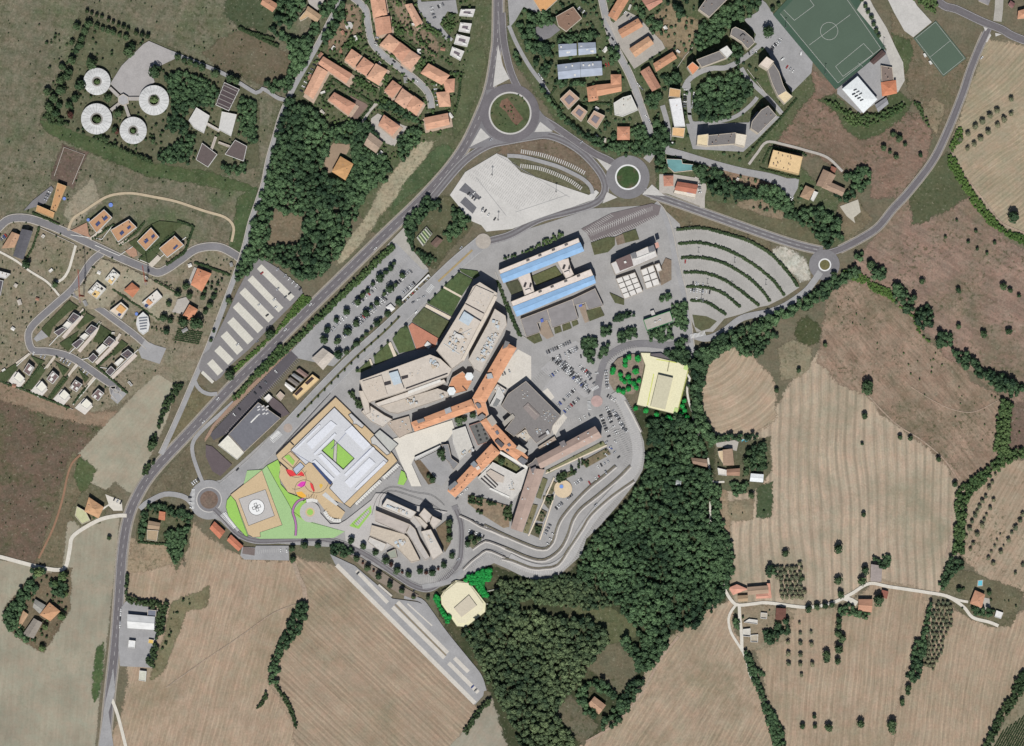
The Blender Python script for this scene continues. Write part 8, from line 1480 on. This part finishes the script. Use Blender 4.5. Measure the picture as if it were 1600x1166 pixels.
TB = 'parked between the lower car park trees'
row(TB, 'b1 930,480 830,590', 10, .05); row(TB, 'b1 960,470 870,540', 6, .1); row(TB, 'b1 810,600 590,800', 18, .08); row(TB, 'b1 790,650 620,810', 14, .1); row(TB, 'b1 570,820 490,920', 8, .2)
row('parked in the short row near the bus shelter', 'b1 895,610 960,555', 6); row('parked under the bus shelter roof', 'b1 900,665 1050,510', 10, .2)
row('waiting along the avenue', 'b1 955,670 1020,635', 3, 0, 0)
for c, w in (('b1 665,520', 'alone in the upper aisle of the tree car park'), ('b1 330,685', 'driving on the main road past the striped car park'), ('b1 178,838', 'driving further down the main road'), ('b1 725,345', 'driving on the main road by the junction'), ('c0 1322,90', 'driving on the main road by the lens junction'), ('c0 1235,232', 'driving on the main road above the triangle verge'), ('b1 1245,340', 'driving on the avenue near the mini roundabout'), ('e7 1075,868', 'driving on the ring road bend'), ('f8 1212,515', 'driving on the bypass east side'), ('f8 428,492', 'driving below the big roundabout'), ('a3 1298,352', 'driving on the eastern road'), ('d1 958,224', 'driving on the southern ring road'), ('e4 1315,775', 'driving on the middle terrace road'), ('e4 1495,710', 'driving on the outer terrace road'), ('c0 1443,520', 'driving on the avenue below the grey hall')):
    x, y = P1(c); car(x, y, math.radians(45), w, 'white' if 'main' in w or 'eastern' in w else random.choice(('black', 'grey', 'silver')), name='car')
row('parked on the right edge of the striped car park', 'g1 700,150 870,300', 7, .15)
for c in ('g1 580,180', 'g1 790,335', 'g1 685,440', 'g1 675,380', 'g1 395,722', 'g1 545,698'): x, y = P1(c); car(x, y, math.radians(38), 'standing on a pale strip of the striped car park')
row('parked at the corner of the white car park', 'f8 235,960 290,1010', 4); row('parked near the lamp of the white car park', 'f8 355,1090 380,1110', 2); row('parked near the lower edge of the white car park', 'b1 1375,115 1450,165', 3, .2)
row('parked under the fan hedge', 'b2 1100,555 1120,555', 2); row('parked on the lower fan aisle', 'b2 1085,600 1180,605', 6, .2); x, y = P1('b2 1052,424'); car(x, y, 1.5, 'alone at the edge of the fan car park', 'red')
row('parked in front of the orange lane terrace', 'f4 60,790 210,490', 9, .1); row('parked along the curved northern street', 'f4 720,330 705,390', 3); row('parked along the curved northern street', 'f4 800,480 1060,700', 5, .2, 0); row('parked by the street end of the stepped orange block', 'f4 1220,740 1245,910', 6, .15)
row('parked in the court of the white terraces', 'f4 1190,70 1215,155', 4); row('parked on the north terrace lane', 'f4 1090,110 1160,200', 4, .1, 0); row('parked near the white terraces road edge', 'f4 1250,60 1290,40', 3)
row('parked along the northern side road', 'g4 790,220 900,380', 5, .1, 0); row('parked in the lot behind the brown hall', 'g4 580,70 640,120', 4); row('parked along the side road by the terraces', 'g4 1090,730 1125,770', 3, .1, 0); row('parked along the lower side road', 'g4 1165,1010 1215,1080', 3, .2, 0)
row('parked on the red court of the blue grey blocks', 'g4 815,565 840,560', 2, 0, 90, 'red'); row('parked along the lane by the big roundabout', 'g4 215,620 280,710', 4, .1, 0); row('parked in the parking strip of the orange terraces', 'g4 980,110 1030,160', 3)
row('parked along the loop of the wooded ring', 'f5 265,910 255,1080', 8, .1, 90); row('parked on the wood side of the loop', 'f5 350,950 330,1080', 4, .2, 0); row('parked in the tarmac yard', 'f5 1140,500 1215,420', 4, .05); row('parked below the five sided block', 'f5 910,540 980,520', 3); row('parked in the lower yard of the ring', 'f6 380,175 460,165', 3, .1, 0)
row('parked in the lot of the eastern side road', 'f6 910,710 950,735', 4); row('parked beside the red and white house', 'f6 285,635 290,690', 4); row('parked by the tan villa court', 'g2 500,130 460,210', 4); row('parked at the left edge of the western street', 'g2 10,610 60,570', 4, 0, 90)
row('parked on the turning bays of the terraced estate', 'f2 340,600 490,650', 5, .2); row('parked in the bays above the lower villas', 'f2 620,660 700,710', 4, .2); row('parked in the right bays above the lower villas', 'f2 825,755 915,825', 4, .2)
row('parked beside the western farmhouse', 'c0 695,700 735,720', 3, 0, 90); row('parked by the south western roundabout', 'c0 1170,605 1205,580', 4, 0, 90); row('parked along the edge of the lower roundabout', 'c0 1155,690 1165,780', 4, .3); row('parked in the workshop forecourt', 'd0 735,340 728,440', 5, .2, 0); row('parked at the end of the long southern car park', 'd1 1315,805 1335,825', 2)
x, y = P1('d1 620,115'); car(x, y, .8, 'alone on the long southern car park', 'black')
for c, a, w in (('e1 560,375', 45, 'delivery van on the hospital forecourt'), ('f5 1435,540', 80, 'van beside the big pitch fence'), ('f5 1250,600', 40, 'van in the middle of the tarmac yard'), ('a3 200,325', 70, 'van at the pitch edge'), ('f6 95,335', 0, 'van below the narrow white block')): x, y = P1(c); car(x, y, math.radians(a), w.replace('van ', ''), 'white', True)
FX = 'parked in the fan shaped lot'
for l, n_, sk in (('b2 1080,590 1200,610', 9, .3), ('b2 1100,560 1160,565', 5, .3), ('b2 1120,650 1160,660', 4, .2), ('b1 770,500 600,670', 14, .15), ('b1 860,560 640,770', 18, .15), ('b1 700,600 440,860', 16, .4), ('b1 640,770 510,900', 12, .2), ('e3 640,80 880,300', 16, .1), ('e3 660,40 870,240', 14, .25), ('e8 560,1100 720,1040', 8, .15), ('e3 840,110 960,250', 8, .3), ('e3 1180,560 1300,760', 12, .3), ('e3 1110,600 1190,760', 8, .3), ('e4 1060,1000 1010,1100', 3, .2), ('c2 560,450 640,330', 7, .4), ('c2 470,600 570,540', 6, .4), ('g4 560,60 640,130', 5, .2), ('f5 1150,480 1230,400', 4, .2), ('f5 1230,640 1420,760', 7, .5), ('f2 620,640 740,720', 5, .3), ('e6 400,930 700,910', 6, .6), ('f8 260,930 330,1000', 4, .3), ('e2 940,30 1010,0', 4, .2), ('f3 880,100 300,700', 12, .7), ('g1 700,300 760,360', 2, 0), ('g1 560,420 620,500', 2, .3)): row(FX, l, n_, sk)
if EXTRA:       # the cars beyond the first few hundred, as one mass
    keys = list(PAINT); V = []; F = []; M = []
    for x, y, a, c in EXTRA:
        me = CARM[c]; k = len(V); z = ground_z(x, y)+.012; ca, sa = math.cos(a), math.sin(a)
        V += [(x+v.co.x*ca-v.co.y*sa, y+v.co.x*sa+v.co.y*ca, z+v.co.z) for v in me.vertices]
        for f in me.polygons: F.append([k+i for i in f.vertices]); M.append(f.material_index+5 if f.material_index else keys.index(c))
    o = mesh_obj('parked_cars', V, F, [CARM[k].materials[0] for k in keys]+[GLASS, TYRE], midx=M); tag(o, 'further parked cars spread over the car parks and streets', kind='stuff')
# tall lamp posts and floodlights
STEEL = mat('galvanised_steel', (150,152,152), .05)
def lamp_post(c, h, lab, arms=4):
    x, y = P1(c); r = empty('lamp_post', (x, y, ground_z(x, y))); tag(r, lab, 'lamp post', 'tall lamp posts')
    n = 8; V = [(rr*math.cos(6.2832*k/n), rr*math.sin(6.2832*k/n), z) for z, rr in ((-.2, .28), (h, .14)) for k in range(n)]; mesh_obj('pole', V, [(i, (i+1) % n, n+(i+1) % n, n+i) for i in range(n)], STEEL, r)
    for k in range(arms): a = k*math.pi/2+.4; prism('lamp_head', bar((.3*math.cos(a), .3*math.sin(a)), (1.5*math.cos(a), 1.5*math.sin(a)), .6), h-.1, h+.2, mat('lamp_head', (84,84,86)), r, (0, 0))
for c, lab in (('f8 438,800', 'tall lamp post in the upper white car park'), ('f8 992,945', 'tall lamp post right in the white car park'), ('f8 490,1190', 'tall lamp post at the lower white car park')): lamp_post(c, 14, lab)
for c, lab in (('f5 1275,285', 'floodlight mast at the upper left pitch edge'), ('a3 345,450', 'floodlight mast at the lower left pitch edge'), ('a3 700,290', 'floodlight mast at the lower right pitch corner')): lamp_post(c, 16, lab, 2)
for i, c in enumerate(('b2 1130,370', 'b2 1350,430', 'b2 1540,565', 'b2 1185,560', 'b2 1335,575', 'b2 1150,655', 'b2 1075,215', 'b2 1430,290')): lamp_post(c, 8, f'{["first", "second", "third", "fourth", "fifth", "sixth", "seventh", "eighth"][i]} small lamp post among the fan hedges', 2)
# goals on the pitches
for c, a, lab in (('a3 560,395', -38, 'white football goal at the lower end of the big pitch'),):
    x, y = P1(c); r = empty('football_goal', (x, y, ground_z(x, y)), math.radians(52)); tag(r, lab, 'goal')
    for s in (-3.6, 3.6): prism('post', bar((0, s), (.14, s), .14), 0, 2.4, WHITE, r, (0, 0))
    prism('crossbar', bar((.07, -3.7), (.07, 3.7), .14), 2.4, 2.55, WHITE, r, (0, 0)); prism('net', bar((-1.6, -3.6), (-1.6, 3.6), .1), 0, .15, STEEL, r, (0, 0))
# tower cranes on the western building sites
def crane(c, h, jib, az, lab):
    x, y = P1(c); r = empty('tower_crane', (x, y, 0)); tag(r, lab, 'crane', 'tower cranes'); M_ = mat('crane_red', (170,84,66), .05)
    prism('base', [(x+a, y+b) for a, b in ((-2.4,-2.4), (2.4,-2.4), (2.4,2.4), (-2.4,2.4))], -.1, 1.2, M_, r, (x, y))
    q = []
    def beam(a, b, w_):
        a, b = Vector(a), Vector(b); d = (b-a).normalized(); u = d.orthogonal().normalized()*w_; v = d.cross(u)
        return [a+u+v, a-u+v, a-u-v, a+u-v, b+u+v, b-u+v, b-u-v, b+u-v]
    def lattice(name, bms):
        V = []; F = []
        for a, b, w_ in bms:
            k = len(V); V += [tuple(p) for p in beam(a, b, w_)]; F += [(k, k+1, k+5, k+4), (k+1, k+2, k+6, k+5), (k+2, k+3, k+7, k+6), (k+3, k, k+4, k+7), (k+4, k+5, k+6, k+7)]
        mesh_obj(name, V, F, M_, r)
    w_ = .8; cs = [(-w_,-w_), (w_,-w_), (w_,w_), (-w_,w_)]; bms = [((a, b, 1), (a, b, h), .11) for a, b in cs]
    for k in range(int(h/2)): 
        for i in range(4): a, b = cs[i], cs[(i+1) % 4]; bms.append(((*a, 1+k*2), (*b, 3+k*2), .07))
    lattice('mast', bms); ca, sa = math.cos(az), math.sin(az); pt = lambda d, s, z: (ca*d-sa*s, sa*d+ca*s, z)
    bms = [(pt(-jib*.3, s, h), pt(jib, s, h), .1) for s in (-.6, .6)]+[(pt(-2, 0, h+1.3), pt(jib, 0, h+1.0), .1)]
    for k in range(int(jib/2)): bms.append((pt(k*2, -.6, h), pt(k*2+2, .6, h), .06))
    lattice('jib', bms); cw = [pt(-jib*.3, -1, 0)[:2], pt(-jib*.3+3, -1, 0)[:2], pt(-jib*.3+3, 1, 0)[:2], pt(-jib*.3, 1, 0)[:2]]; prism('counterweight', cw, h-1.5, h, mat('crane_weight', (150,150,146)), r, (0, 0))
crane('g3 172,682', 40, 30, math.radians(93), 'red tower crane at the street corner building site')
crane('g3 722,552', 24, 18, math.radians(100), 'red tower crane beside the small orange house')
# small concrete disc, stones, garden walls
disc('concrete_pad', 'round pale concrete disc on the triangular plot', 'f4 475,225', 6, CONC)
for p, lab in (('g8 960,-60 1270,-60 1130,170 1000,60', 'pale concrete yard above the tan villa'),): sheet('yard', lab, p, PAVE)
GW = mat('garden_wall', (206,200,190), .06, .3)
for p, lab in (('a0 330,1070 390,895 515,940 440,1120', 'low wall round the fenced brown plot'), ('f2 0,870 240,960 480,1060 740,1166', 'boundary wall below the lower villas'), ('g2 410,495 760,660', 'pale kerb wall of the empty western plot'), ('f5 890,700 1240,1160', 'white wall beside the loop road'), ('f5 180,690 260,570 340,480', 'thin wall behind the curved apartment block'), ('e8 20,360 60,460 240,910 290,935', 'low wall along the institute path')):
    wall_line('garden_wall', lab, p, .6, 1.3, GW, 'wall', curved=False)
# things that share a label are told apart by their order from the top of the picture
ORD = 'first second third fourth fifth sixth seventh eighth ninth tenth eleventh twelfth thirteenth fourteenth fifteenth sixteenth seventeenth eighteenth nineteenth twentieth'.split()
same = {}
for o in COL.objects:
    if o.parent is None and o.get('label') and o.get('category'): same.setdefault(o['label'], []).append(o)
for lab, os_ in same.items():
    if 1 < len(os_) <= 20 and len(lab.split()) <= 12:
        for i, o in enumerate(sorted(os_, key=lambda q: -q.matrix_basis.translation.y)): o['label'] = f'{lab}, {ORD[i]} from the top'
print('TREES', NTREE[0], 'CARS', NCAR[0], 'SHEETS', len(SHEETS), 'Z', Z[0])
